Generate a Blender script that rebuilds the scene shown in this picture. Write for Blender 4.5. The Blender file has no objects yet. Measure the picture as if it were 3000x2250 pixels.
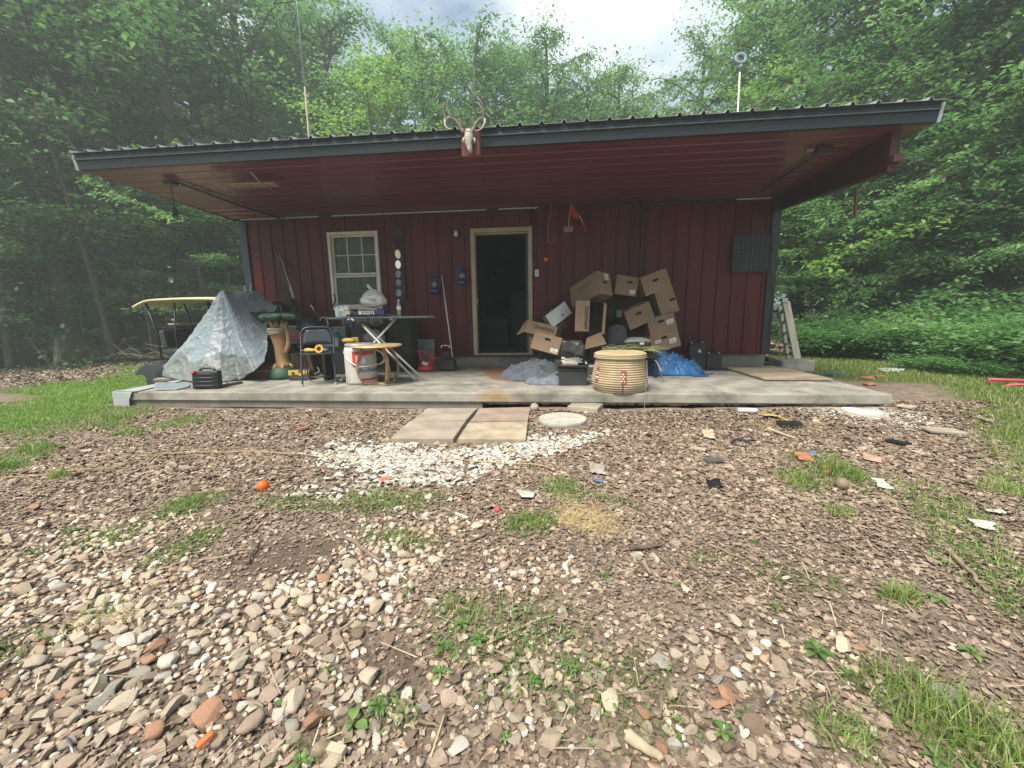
import bpy, math, random
import numpy as np
from mathutils import Vector, Matrix, Euler, noise as mnoise

C = bpy.context.scene.collection
scene = bpy.context.scene
random.seed(7)
R = math.radians
rs = np.random.RandomState(11)

# ------------------------------------------------------------------ camera
F = 1222.79; YAW = .102; PIT = .169; ROLL = -.016
CAM = Vector((5.456, -7.171, .915))
_sy, _cy = math.sin(YAW), math.cos(YAW)
FWD = Vector((-_sy*math.cos(PIT), _cy*math.cos(PIT), -math.sin(PIT)))
RT = Vector((_cy, _sy, 0)); UP = RT.cross(FWD)
R2 = RT*math.cos(ROLL) + UP*math.sin(ROLL); U2 = -RT*math.sin(ROLL) + UP*math.cos(ROLL)
cam_d = bpy.data.cameras.new('camera'); cam = bpy.data.objects.new('camera', cam_d); C.objects.link(cam)
cam_d.sensor_width = 36; cam_d.lens = F/3000*36; cam_d.clip_end = 600; cam_d.clip_start = .05
m3 = Matrix((R2, U2, -FWD)).transposed()
cam.matrix_world = Matrix.Translation(CAM) @ m3.to_4x4()
scene.camera = cam

def ray(px, py): return FWD + R2*((px-1500)/F) - U2*((py-1125)/F)
def at(px, py, Y): d = ray(px, py); return CAM + d*((Y-CAM.y)/d.y)
def atz(px, py, z=0.): d = ray(px, py); return CAM + d*((z-CAM.z)/d.z)
def atx(px, py, x): d = ray(px, py); return CAM + d*((x-CAM.x)/d.x)
_A = np.array([R2, U2, FWD])
def proj(P):
    q = (np.asarray(P, float) - np.array(CAM)) @ _A.T
    return 1500+F*q[..., 0]/q[..., 2], 1125-F*q[..., 1]/q[..., 2], q[..., 2]

# ------------------------------------------------------------------ world, sun, exposure
SUN_EL, SUN_AZ = R(59), R(-148)      # broad bright sky over the clearing, left of and before the cabin front, veiled by thin cloud
w = bpy.data.worlds.new('World'); scene.world = w; w.use_nodes = True
nt = w.node_tree; nt.nodes.clear()
def N(nt, t, **k):
    n = nt.nodes.new(t)
    for a, b in k.items(): setattr(n, a, b)
    return n
sky = N(nt, 'ShaderNodeTexSky', sky_type='NISHITA', sun_disc=False, sun_elevation=SUN_EL, sun_rotation=SUN_AZ, air_density=1.3, dust_density=2.5)
bgs = N(nt, 'ShaderNodeBackground'); bgs.inputs[1].default_value = .085
nt.links.new(sky.outputs[0], bgs.inputs[0])
tc = N(nt, 'ShaderNodeTexCoord'); mp = N(nt, 'ShaderNodeMapping'); mp.inputs['Scale'].default_value = (1.5, 1.5, 3.2)
mp.inputs['Location'].default_value = (.35, .1, .0)
nt.links.new(tc.outputs['Generated'], mp.inputs[0])
cn = N(nt, 'ShaderNodeTexNoise'); cn.inputs['Scale'].default_value = 1.7; cn.inputs['Detail'].default_value = 7; cn.inputs['Roughness'].default_value = .52
nt.links.new(mp.outputs[0], cn.inputs[0])
cr = N(nt, 'ShaderNodeValToRGB'); cr.color_ramp.elements[0].position = .38; cr.color_ramp.elements[1].position = .56
nt.links.new(cn.outputs[0], cr.inputs[0])
# cloud brightness varies
cn2 = N(nt, 'ShaderNodeTexNoise'); cn2.inputs['Scale'].default_value = 2.6; cn2.inputs['Detail'].default_value = 5
nt.links.new(mp.outputs[0], cn2.inputs[0])
c2 = N(nt, 'ShaderNodeValToRGB'); c2.color_ramp.elements[0].position = .36; c2.color_ramp.elements[1].position = .6
c2.color_ramp.elements[0].color = (.20, .262, .34, 1); c2.color_ramp.elements[1].color = (.41, .44, .43, 1)
nt.links.new(cn2.outputs[0], c2.inputs[0])
bgc = N(nt, 'ShaderNodeBackground'); bgc.inputs[1].default_value = 1.0
# brighter cloud where it thins
gd = ray(1640, -60).normalized()
dt_ = N(nt, 'ShaderNodeVectorMath', operation='DOT_PRODUCT'); dt_.inputs[1].default_value = gd; nv = N(nt, 'ShaderNodeVectorMath', operation='NORMALIZE')
nt.links.new(tc.outputs['Generated'], nv.inputs[0]); nt.links.new(nv.outputs[0], dt_.inputs[0])
gr_ = N(nt, 'ShaderNodeMapRange'); gr_.inputs[1].default_value = .90; gr_.inputs[2].default_value = 1.0; gr_.inputs[3].default_value = 0; gr_.inputs[4].default_value = .16; nt.links.new(dt_.outputs['Value'], gr_.inputs[0])
ca = N(nt, 'ShaderNodeVectorMath', operation='ADD'); cc_ = N(nt, 'ShaderNodeCombineXYZ')
for i_ in range(3): nt.links.new(gr_.outputs[0], cc_.inputs[i_])
nt.links.new(c2.outputs[0], ca.inputs[0]); nt.links.new(cc_.outputs[0], ca.inputs[1]); nt.links.new(ca.outputs[0], bgc.inputs[0])
mx = N(nt, 'ShaderNodeMixShader'); nt.links.new(cr.outputs[0], mx.inputs[0]); nt.links.new(bgs.outputs[0], mx.inputs[1]); nt.links.new(bgc.outputs[0], mx.inputs[2])
wo = N(nt, 'ShaderNodeOutputWorld'); nt.links.new(mx.outputs[0], wo.inputs[0])
sl = bpy.data.lights.new('sun', 'SUN'); sl.energy = 3.6; sl.angle = R(26); sl.color = (1, .93, .81)
so = bpy.data.objects.new('sun', sl); C.objects.link(so)
sd = Vector((math.sin(SUN_AZ)*math.cos(SUN_EL), math.cos(SUN_AZ)*math.cos(SUN_EL), math.sin(SUN_EL)))
so.rotation_euler = sd.to_track_quat('Z', 'Y').to_euler(); so.location = (0, 0, 30)
scene.view_settings.view_transform = 'Standard'; scene.view_settings.look = 'None'
scene.view_settings.exposure = 1.15; scene.view_settings.gamma = 1
scene.cycles.use_denoising = True
scene.cycles.max_bounces = 8; scene.cycles.diffuse_bounces = 4; scene.cycles.glossy_bounces = 3; scene.cycles.transmission_bounces = 5; scene.cycles.transparent_max_bounces = 6
scene.cycles.caustics_reflective = False; scene.cycles.caustics_refractive = False
scene.cycles.sample_clamp_indirect = 6

# ------------------------------------------------------------------ materials
MATS = {}
def mat(name, col, rough=.6, metal=0., var=.25, scale=6., bump=0., bscale=None, coat=0., trans=0., island=0., obj=0., alpha=None, detail=6, col2=None, stretch=None, spec=.5, transl=0., sheen=0.):
    if name in MATS: return MATS[name]
    m = bpy.data.materials.new(name); m.use_nodes = True; t = m.node_tree; p = t.nodes['Principled BSDF']; L = t.links.new
    p.inputs['Roughness'].default_value = rough; p.inputs['Metallic'].default_value = metal
    p.inputs['Coat Weight'].default_value = coat; p.inputs['Specular IOR Level'].default_value = spec
    if trans: p.inputs['Transmission Weight'].default_value = trans
    if sheen: p.inputs['Sheen Weight'].default_value = sheen
    tcn = N(t, 'ShaderNodeTexCoord'); src = tcn.outputs['Object']
    if stretch:
        mpn = N(t, 'ShaderNodeMapping'); mpn.inputs['Scale'].default_value = stretch; L(src, mpn.inputs[0]); src = mpn.outputs[0]
    no = N(t, 'ShaderNodeTexNoise'); no.inputs['Scale'].default_value = scale; no.inputs['Detail'].default_value = detail; no.inputs['Roughness'].default_value = .6
    L(src, no.inputs[0])
    rp = N(t, 'ShaderNodeValToRGB'); rp.color_ramp.elements[0].position = .32; rp.color_ramp.elements[1].position = .68
    a = [c*(1-var) for c in col]; b = [min(1, c*(1+var)) for c in col]
    if col2: b = col2; a = col
    rp.color_ramp.elements[0].color = (*a, 1); rp.color_ramp.elements[1].color = (*b, 1)
    L(no.outputs[0], rp.inputs[0]); out = rp.outputs[0]
    if island or obj:
        if island: g = N(t, 'ShaderNodeNewGeometry'); val = g.outputs['Random Per Island']; amt = island
        else: g = N(t, 'ShaderNodeObjectInfo'); val = g.outputs['Random']; amt = obj
        mr = N(t, 'ShaderNodeMapRange'); mr.inputs[3].default_value = 1-amt; mr.inputs[4].default_value = 1+amt
        L(val, mr.inputs[0])
        vm = N(t, 'ShaderNodeVectorMath', operation='SCALE'); L(out, vm.inputs[0]); L(mr.outputs[0], vm.inputs['Scale']); out = vm.outputs[0]
    L(out, p.inputs['Base Color'])
    if bump:
        bn = N(t, 'ShaderNodeTexNoise'); bn.inputs['Scale'].default_value = bscale or scale*4; bn.inputs['Detail'].default_value = 5
        L(src, bn.inputs[0]); bu = N(t, 'ShaderNodeBump'); bu.inputs['Strength'].default_value = 1; bu.inputs['Distance'].default_value = bump
        L(bn.outputs[0], bu.inputs['Height']); L(bu.outputs[0], p.inputs['Normal'])
    if transl:
        tr = N(t, 'ShaderNodeBsdfTranslucent'); L(out, tr.inputs[0])
        ms = N(t, 'ShaderNodeMixShader'); ms.inputs[0].default_value = transl
        o = t.nodes['Material Output']; L(p.outputs[0], ms.inputs[1]); L(tr.outputs[0], ms.inputs[2]); L(ms.outputs[0], o.inputs[0])
    MATS[name] = m; return m

def leafmat(name, ramp, rough=.45, transl=.45, trcol=1.5):
    """leaf colour from the leaf's own random number, translucent"""
    m = bpy.data.materials.new(name); m.use_nodes = True; t = m.node_tree; p = t.nodes['Principled BSDF']; L = t.links.new
    p.inputs['Roughness'].default_value = rough; p.inputs['Specular IOR Level'].default_value = .5
    g = N(t, 'ShaderNodeNewGeometry'); oi = N(t, 'ShaderNodeObjectInfo')
    ad = N(t, 'ShaderNodeMath', operation='MULTIPLY_ADD'); L(g.outputs['Random Per Island'], ad.inputs[0]); ad.inputs[1].default_value = .58
    o2 = N(t, 'ShaderNodeMath', operation='MULTIPLY'); L(oi.outputs['Random'], o2.inputs[0]); o2.inputs[1].default_value = .42; L(o2.outputs[0], ad.inputs[2])
    rp = N(t, 'ShaderNodeValToRGB'); els = rp.color_ramp.elements
    while len(els) < len(ramp): els.new(.5)
    for e, (ps, c) in zip(els, ramp): e.position = ps; e.color = (*c, 1)
    L(ad.outputs[0], rp.inputs[0]); L(rp.outputs[0], p.inputs['Base Color'])
    tr = N(t, 'ShaderNodeBsdfTranslucent'); vm = N(t, 'ShaderNodeVectorMath', operation='MULTIPLY'); vm.inputs[1].default_value = (trcol*.93, trcol*1.10, trcol*.76)
    L(rp.outputs[0], vm.inputs[0]); L(vm.outputs[0], tr.inputs[0])
    ms = N(t, 'ShaderNodeMixShader'); ms.inputs[0].default_value = transl
    o = t.nodes['Material Output']; L(p.outputs[0], ms.inputs[1]); L(tr.outputs[0], ms.inputs[2]); L(ms.outputs[0], o.inputs[0])
    MATS[name] = m; return m

# ------------------------------------------------------------------ mesh helpers
def sgn(v): return (v > 0) - (v < 0)
class MB:
    def __init__(s): s.v = []; s.f = []; s.mi = []
    def add(s, vs, fs, mi=0, M=None):
        o = len(s.v)
        s.v += [tuple(M @ Vector(v)) if M else tuple(v) for v in vs]
        s.f += [tuple(i+o for i in f) for f in fs]; s.mi += [mi]*len(fs); return s
    def box(s, c, d, rot=(0, 0, 0), mi=0, M=None, taper=1.):
        x, y, z = (k/2 for k in d)
        vs = [(-x, -y, -z), (x, -y, -z), (x, y, -z), (-x, y, -z), (-x*taper, -y*taper, z), (x*taper, -y*taper, z), (x*taper, y*taper, z), (-x*taper, y*taper, z)]
        T = Matrix.Translation(c) @ Euler(rot).to_matrix().to_4x4()
        if M: T = M @ T
        return s.add(vs, [(3, 2, 1, 0), (4, 5, 6, 7), (0, 1, 5, 4), (1, 2, 6, 5), (2, 3, 7, 6), (3, 0, 4, 7)], mi, T)
    def tube(s, path, r, seg=8, mi=0, cap=True, M=None, closed=False):
        P = [Vector(p) for p in path]; n = len(P); rr = r if isinstance(r, (list, tuple)) else [r]*n
        vs = []; fs = []; prev = None
        for i in range(n):
            if closed: t = P[(i+1) % n]-P[i-1]
            else: t = P[min(i+1, n-1)]-P[max(i-1, 0)]
            if t.length < 1e-9: t = Vector((0, 0, 1))
            t.normalize()
            if prev is None:
                a = Vector((0, 0, 1)) if abs(t.z) < .9 else Vector((1, 0, 0))
                u = t.cross(a).normalized()
            else:
                u = (prev - t*prev.dot(t))
                u = u.normalized() if u.length > 1e-6 else t.orthogonal().normalized()
            prev = u; b = t.cross(u)
            for k in range(seg):
                an = 2*math.pi*k/seg; vs.append(P[i] + (u*math.cos(an)+b*math.sin(an))*rr[i])
        for i in range(n if closed else n-1):
            j = (i+1) % n
            for k in range(seg):
                fs.append((i*seg+k, i*seg+(k+1) % seg, j*seg+(k+1) % seg, j*seg+k))
        if cap and not closed: fs.append(tuple(range(seg))[::-1]); fs.append(tuple((n-1)*seg+k for k in range(seg)))
        return s.add(vs, fs, mi, M)
    def lathe(s, prof, seg=24, mi=0, M=None, mif=None, capb=True, capt=True):
        vs = []; fs = []; mis = []
        for (r, z) in prof:
            for k in range(seg):
                a = 2*math.pi*k/seg; vs.append((r*math.cos(a), r*math.sin(a), z))
        for i in range(len(prof)-1):
            for k in range(seg):
                fs.append((i*seg+k, i*seg+(k+1) % seg, (i+1)*seg+(k+1) % seg, (i+1)*seg+k)); mis.append(mif(i, k) if mif else mi)
        if capb: fs.append(tuple(range(seg))[::-1]); mis.append(mi)
        if capt: fs.append(tuple((len(prof)-1)*seg+k for k in range(seg))); mis.append(mi)
        o = len(s.mi); s.add(vs, fs, mi, M); s.mi[o:] = mis; return s
    def grid(s, P, mi=0, M=None):
        nu, nv = len(P), len(P[0]); vs = [p for row in P for p in row]
        fs = [(i*nv+j, (i+1)*nv+j, (i+1)*nv+j+1, i*nv+j+1) for i in range(nu-1) for j in range(nv-1)]
        return s.add(vs, fs, mi, M)
    def prism(s, out, t, mi=0, M=None):
        """outline in x,z ; thickness along y from 0 to t"""
        n = len(out); vs = [(x, 0, z) for x, z in out] + [(x, t, z) for x, z in out]
        fs = [tuple(range(n)), tuple(range(n, 2*n))[::-1]] + [(i, i+n, (i+1) % n+n, (i+1) % n) for i in range(n)]
        return s.add(vs, fs, mi, M)
    def ico(s, c, r, sub=2, nz=0., nf=3., seed=0, mi=0, M=None, sc=(1, 1, 1)):
        V, Fc = ICO[sub]; vs = []
        for v in V:
            q = Vector(v); d = 1 + nz*mnoise.fractal(q*nf+Vector((seed*7.3, seed*3.1, seed)), 1., 2., 3)
            vs.append(Vector((q.x*r*sc[0]*d, q.y*r*sc[1]*d, q.z*r*sc[2]*d))+Vector(c))
        return s.add(vs, Fc, mi, M)
    def build(s, name, mats, parent=None, smooth=False, bevel=0., loc=None, rot=None, solid=0., sub=0, auto=None):
        me = bpy.data.meshes.new(name); me.from_pydata([tuple(v) for v in s.v], [], s.f)
        if not isinstance(mats, (list, tuple)): mats = [mats]
        for m in mats: me.materials.append(m)
        if len(mats) > 1: me.polygons.foreach_set('material_index', s.mi)
        if smooth: me.polygons.foreach_set('use_smooth', [True]*len(me.polygons))
        me.validate(); me.update()
        o = bpy.data.objects.new(name, me); C.objects.link(o)
        if parent: o.parent = parent
        if loc is not None: o.location = loc
        if rot is not None: o.rotation_euler = rot
        if solid: q = o.modifiers.new('s', 'SOLIDIFY'); q.thickness = solid; q.offset = 0
        if bevel: q = o.modifiers.new('b', 'BEVEL'); q.width = bevel; q.segments = 2; q.limit_method = 'ANGLE'; q.angle_limit = R(35)
        if sub: q = o.modifiers.new('u', 'SUBSURF'); q.levels = sub; q.render_levels = sub
        if smooth and auto: 
            me.set_sharp_from_angle(angle=R(auto))
        return o
import bmesh
ICO = {}
for _s in (1, 2, 3, 4):
    _b = bmesh.new(); bmesh.ops.create_icosphere(_b, subdivisions=_s, radius=1); _b.verts.ensure_lookup_table()
    ICO[_s] = ([tuple(v.co) for v in _b.verts], [tuple(v.index for v in f.verts) for f in _b.faces]); _b.free()

def tag(o, label=None, cat=None, group=None, kind=None):
    if label: o['label'] = label
    if cat: o['category'] = cat
    if group: o['group'] = group
    if kind: o['kind'] = kind
    return o
def thing(name, label, cat, loc=(0, 0, 0), rot=(0, 0, 0), group=None):
    o = bpy.data.objects.new(name, None); C.objects.link(o); o.location = loc; o.rotation_euler = rot; o.empty_display_size = .1
    return tag(o, label, cat, group)
def copy_tree(o, parent=None):
    c = o.copy(); C.objects.link(c); c.parent = parent
    for ch in o.children: copy_tree(ch, c)
    return c
def np_mesh(name, V, Fq, mats, nper=4, smooth=False, mi=None, parent=None):
    me = bpy.data.meshes.new(name); V = np.asarray(V, np.float32); Fq = np.asarray(Fq, np.int32)
    me.vertices.add(len(V)); me.vertices.foreach_set('co', V.ravel())
    me.loops.add(Fq.size); me.loops.foreach_set('vertex_index', Fq.ravel())
    me.polygons.add(len(Fq)); me.polygons.foreach_set('loop_start', np.arange(len(Fq), dtype=np.int32)*nper)
    try: me.polygons.foreach_set('loop_total', np.full(len(Fq), nper, np.int32))
    except Exception: pass
    for m in (mats if isinstance(mats, (list, tuple)) else [mats]): me.materials.append(m)
    if mi is not None: me.polygons.foreach_set('material_index', mi)
    if smooth: me.polygons.foreach_set('use_smooth', np.ones(len(Fq), bool))
    me.update(calc_edges=True)
    o = bpy.data.objects.new(name, me); C.objects.link(o)
    if parent: o.parent = parent
    return o
def smooth_path(pts, n=6):
    P = [Vector(p) for p in pts]; out = []
    for i in range(len(P)-1):
        p0 = P[max(i-1, 0)]; p1 = P[i]; p2 = P[i+1]; p3 = P[min(i+2, len(P)-1)]
        for k in range(n):
            t = k/n; out.append(.5*((2*p1)+(p2-p0)*t+(2*p0-5*p1+4*p2-p3)*t*t+(3*p1-p0-3*p2+p3)*t**3))
    out.append(P[-1]); return out
def text_mb(s, size, M, mb=None, ext=.0015, bend=None, mi=0, weight=.0):
    cu = bpy.data.curves.new('t', 'FONT'); cu.body = s; cu.size = size; cu.align_x = 'CENTER'; cu.align_y = 'CENTER'; cu.extrude = ext; cu.offset = weight; cu.resolution_u = 2
    o = bpy.data.objects.new('t', cu); C.objects.link(o); dg = bpy.context.evaluated_depsgraph_get()
    me = bpy.data.meshes.new_from_object(o.evaluated_get(dg)); vs = [v.co.copy() for v in me.vertices]; fs = [tuple(p.vertices) for p in me.polygons]
    bpy.data.objects.remove(o); bpy.data.meshes.remove(me); bpy.data.curves.remove(cu)
    if bend:   # wrap on a vertical cylinder of radius bend, text facing -y
        vs = [Vector((math.sin(v.x/bend)*(bend+v.z), -math.cos(v.x/bend)*(bend+v.z), v.y)) for v in vs]
    mb = mb or MB(); mb.add(vs, fs, mi, M); return mb
XZ = Euler((R(90), 0, 0)).to_matrix().to_4x4()    # text plane xy -> xz facing -y
# ------------------------------------------------------------------ ground
def sstep(a, b, x): t = np.clip((x-a)/(b-a), 0, 1); return t*t*(3-2*t)
class VN:   # cheap value noise on numpy arrays
    def __init__(s, seed): s.g = np.random.RandomState(seed).rand(256, 256)
    def __call__(s, x, y):
        xi = np.floor(x).astype(int); yi = np.floor(y).astype(int); fx = x-xi; fy = y-yi; fx = fx*fx*(3-2*fx); fy = fy*fy*(3-2*fy)
        g = s.g; a = g[xi % 256, yi % 256]; b = g[(xi+1) % 256, yi % 256]; c = g[xi % 256, (yi+1) % 256]; d = g[(xi+1) % 256, (yi+1) % 256]
        return (a*(1-fx)+b*fx)*(1-fy)+(c*(1-fx)+d*fx)*fy
V1, V2, V3, V4 = VN(1), VN(2), VN(3), VN(4)
def fbm(V, x, y, o=4):
    r = 0; a = .5
    for i in range(o): r = r+a*V(x*2**i+17*i, y*2**i+9*i); a *= .5
    return r
def gz(x, y):
    x = np.asarray(x, float); y = np.asarray(y, float)
    z = -.2 - .27*sstep(0, 3.2, -x)*sstep(-2.6, .6, y) - .15*sstep(4, 14, -x)
    z = z + (.035*sstep(4.5, 5.2, x)+.035*sstep(6, 8.6, x))*sstep(-3.3, -2.5, y)
    z = z + .05*(fbm(V1, x*.6, y*.6)-.47) + .022*(fbm(V2, x*3, y*3)-.47)*sstep(-40, -5, -np.abs(y))
    z = z + .0025*(y-3)*sstep(3, 20, y)
    inside = (x > -.2) & (x < 9.1) & (y > -2.4) & (y < 6.4)
    return np.where(inside, np.minimum(z, -.3), z)
# masks are blobs over the ground, given where the photograph shows them
def blobs(x, y, L):
    px, py, _ = proj(np.stack([x, y, np.full_like(x, -.2)], -1)); r = np.zeros_like(x)
    for (cx, cy, rx, ry, a, an) in L:
        c, s = math.cos(R(an)), math.sin(R(an)); u = (px-cx)*c+(py-cy)*s; v = -(px-cx)*s+(py-cy)*c
        r = np.maximum(r, a*np.exp(-((u/rx)**2+(v/ry)**2)**1.3))
    return r
GRASS = [(250, 1190, 330, 60, 1, -12), (0, 1235, 190, 42, 1, 0), (-300, 1235, 300, 60, 1, 0), (250, 1120, 220, 35, .9, 0), (470, 1090, 200, 30, 1, 0), (640, 1040, 300, 40, 1, 0),
 (2650, 1100, 420, 34, 1, 4), (2950, 1170, 260, 60, .9, 15), (2450, 1062, 230, 24, 1, 0), (3100, 1300, 260, 130, .7, 20), (3000, 1420, 150, 60, .5, 20),
 (560, 1480, 120, 26, .75, -14), (540, 1600, 150, 30, .6, -25), (330, 1570, 160, 28, .5, -15), (1650, 1440, 70, 34, .9, 10), (1560, 1540, 90, 34, .9, -10), (1780, 1460, 90, 20, .5, 10),
 (1130, 1470, 170, 40, .65, 0), (1180, 1590, 130, 40, .6, 10), (900, 1470, 160, 30, .5, 0), (1500, 1880, 240, 130, .55, 0), (1650, 2000, 330, 130, .5, 5), (1350, 1800, 90, 60, .7, 0), (1150, 2100, 110, 60, .7, 0),
 (2350, 1410, 60, 22, .9, 20), (2480, 1390, 90, 30, .9, 30), (2760, 1500, 210, 60, .6, 25), (2880, 1650, 220, 75, .55, 30), (2960, 1730, 170, 90, .6, 30), (2700, 2080, 220, 75, .6, 35), (2920, 2200, 220, 90, .7, 20),
 (2450, 2120, 160, 50, .5, 25), (2350, 1700, 160, 40, .35, 10), (2630, 1740, 60, 30, .6, 0), (330, 1230, 60, 30, .8, 0), (530, 1240, 90, 16, .6, -10), (380, 1270, 60, 18, .6, 0), (100, 1320, 60, 26, .7, 0), (10, 1360, 60, 30, .7, 0), (170, 1400, 30, 14, .9, 0),
 (60, 1900, 160, 50, .4, -20), (300, 1800, 130, 30, .5, -25), (1190, 1290, 40, 12, .9, 0), (2380, 1340, 90, 20, .5, 0), (1460, 1350, 1, 1, .1, 0), (2100, 1640, 100, 30, .3, 0), (1900, 2150, 200, 80, .35, 0), (900, 2200, 150, 60, .3, 0), (3450, 1500, 380, 260, .6, 20), (3500, 1950, 350, 200, .5, 0), (-450, 1550, 350, 120, .5, -10)]
GRAVEL = [(1180, 1345, 260, 42, 1, 2), (1500, 1330, 210, 34, .8, -12), (1230, 1400, 240, 34, .6, 0), (1000, 1440, 230, 30, .35, 0), (1700, 1290, 110, 26, .45, -12), (1640, 1720, 120, 60, .4, 0), (1180, 1480, 300, 50, .18, 0)]
POWDER = [(2620, 1235, 160, 26, .9, 5), (2440, 1215, 110, 20, .7, 0), (2780, 1260, 110, 22, .5, 10), (2560, 1195, 90, 12, .7, 0), (2250, 1210, 90, 12, .35, 0), (2900, 1530, 80, 22, .5, 15)]
STONES = [(350, 1950, 560, 260, 1, -20), (100, 1700, 330, 150, .75, -25), (900, 1800, 350, 190, .8, 0), (1050, 1640, 300, 90, .7, 0), (900, 2100, 420, 190, .9, 0), (1500, 2050, 500, 220, .42, 0), (1500, 1700, 260, 130, .35, 0), (2150, 1900, 320, 170, .42, 10), (2000, 2200, 500, 120, .4, 0), (2450, 1900, 130, 70, .6, 20), (500, 1560, 260, 60, .35, -20), (1250, 1550, 260, 50, .35, 0), (-400, 1900, 500, 300, .8, 0)]
BARE = [(840, 1630, 230, 70, 1, -10), (1150, 1960, 170, 110, .8, 0), (700, 1740, 200, 50, .6, -15), (2650, 1800, 300, 90, .5, 25)]
STRAW = [(1720, 1530, 110, 46, 1, 15), (2300, 1240, 160, 24, .5, 5), (250, 1870, 260, 46, .5, -22)]
def gmask(x, y):
    n = fbm(V3, x*2.2, y*2.2); n2 = fbm(V4, x*6, y*6)
    g = blobs(x, y, GRASS); g = sstep(.28, .6, g*(.55+.9*n2)*(.6+.85*n))
    far = sstep(.9, 2.4, y)*(x > 9) + sstep(1.5, 3, y)*(x < 0)
    return g, np.clip(far, 0, 1)
def axis(lo, hi, step, out, k=1.14):
    a = list(np.arange(lo, hi, step)); s = step; l = a[0]; h = a[-1]; pre = []; post = []
    while l > out[0]: s *= k; l -= s; pre.append(l)
    s = step
    while h < out[1]: s *= k; h += s; post.append(h)
    return np.array(pre[::-1]+a+post)
xs = axis(-1.5, 12.0, .035, (-150, 160)); ys = axis(-7.2, -1.6, .03, (-120, 160), 1.12)
GX, GY = np.meshgrid(xs, ys, indexing='ij')
near = (np.abs(GX-5) < 9) & (GY < -1) & (GY > -8)
GZ = gz(GX, GY) + np.where(near, .012*(fbm(V4, GX*14, GY*14, 3)-.45), 0)
nx, ny = GX.shape
idx = np.arange(nx*ny).reshape(nx, ny)
Fq = np.stack([idx[:-1, :-1], idx[1:, :-1], idx[1:, 1:], idx[:-1, 1:]], -1).reshape(-1, 4)
gm = bpy.data.materials.new('soil'); gm.use_nodes = True; t = gm.node_tree; p = t.nodes['Principled BSDF']; L = t.links.new
p.inputs['Roughness'].default_value = .95; p.inputs['Specular IOR Level'].default_value = .2
tcn = N(t, 'ShaderNodeTexCoord')
def tnoise(sc, det=6, ro=.65):
    n = N(t, 'ShaderNodeTexNoise'); n.inputs['Scale'].default_value = sc; n.inputs['Detail'].default_value = det; n.inputs['Roughness'].default_value = ro; L(tcn.outputs['Object'], n.inputs[0]); return n
def ramp(src, stops):
    r = N(t, 'ShaderNodeValToRGB'); e = r.color_ramp.elements
    while len(e) < len(stops): e.new(.5)
    for q, (ps, c) in zip(e, stops): q.position = ps; q.color = (*c, 1)
    L(src, r.inputs[0]); return r
na = tnoise(9); nb = tnoise(55, 5, .7)
soil = ramp(na.outputs[0], [(.3, (.14, .107, .083)), (.5, (.225, .177, .14)), (.72, (.31, .25, .20))])
fine = ramp(nb.outputs[0], [(.33, (.45, .42, .40)), (.52, (1, 1, 1)), (.72, (1.55, 1.5, 1.42))])
mu = N(t, 'ShaderNodeMix', data_type='RGBA', blend_type='MULTIPLY'); mu.inputs[0].default_value = 1
L(soil.outputs[0], mu.inputs[6]); L(fine.outputs[0], mu.inputs[7])
def attr(nm): a = N(t, 'ShaderNodeAttribute'); a.attribute_name = nm; return a.outputs['Fac']
cur = mu.outputs[2]
for nm, col in (('grass', (.075, .105, .03)), ('powder', (.42, .39, .34)), ('straw', (.42, .32, .15)), ('bare', (.135, .10, .077)), ('wood', (.05, .045, .028))):
    mxn = N(t, 'ShaderNodeMix', data_type='RGBA'); L(attr(nm), mxn.inputs[0]); L(cur, mxn.inputs[6])
    m2 = N(t, 'ShaderNodeMix', data_type='RGBA', blend_type='MULTIPLY'); m2.inputs[0].default_value = .8; m2.inputs[6].default_value = (*col, 1); L(fine.outputs[0], m2.inputs[7])
    L(m2.outputs[2], mxn.inputs[7]); cur = mxn.outputs[2]
L(cur, p.inputs['Base Color'])
bu = N(t, 'ShaderNodeBump'); bu.inputs['Distance'].default_value = .014; L(nb.outputs[0], bu.inputs['Height']); L(bu.outputs[0], p.inputs['Normal'])
ground = np_mesh('ground', np.stack([GX, GY, GZ], -1).reshape(-1, 3), Fq, gm, smooth=True); ground['kind'] = 'structure'
G, FARM = gmask(GX, GY)
front = (GY > CAM.y+.3)
def addattr(o, nm, a):
    at_ = o.data.attributes.new(nm, 'FLOAT', 'POINT'); at_.data.foreach_set('value', a.astype(np.float32).ravel())
lawn = np.clip(sstep(-1.2, -.2, GY)*((GX > 9.6) | (GX < -.4)), 0, 1)
addattr(ground, 'grass', np.clip(sstep(.02, .55, blobs(GX, GY, GRASS)*(.3+1.4*fbm(V3, GX*2.2, GY*2.2)))*front*.9 + lawn*.75, 0, 1)*.85)
pw = blobs(GX, GY, POWDER)*front
addattr(ground, 'powder', sstep(.3, .75, pw*(.4+1.2*fbm(V2, GX*9, GY*9))))
addattr(ground, 'straw', sstep(.3, .8, blobs(GX, GY, STRAW)*front*(.4+1.1*fbm(V1, GX*8, GY*8)))*.6)
addattr(ground, 'bare', np.maximum(sstep(.3, .8, blobs(GX, GY, BARE)*front)*.9, .55*sstep(.2, .8, blobs(GX, GY, STONES)*front)))
addattr(ground, 'wood', sstep(3.2, 5.5, GY+.25*np.abs(GX-4)*0+.6*fbm(V1, GX*.8, GY*.8)))

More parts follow.
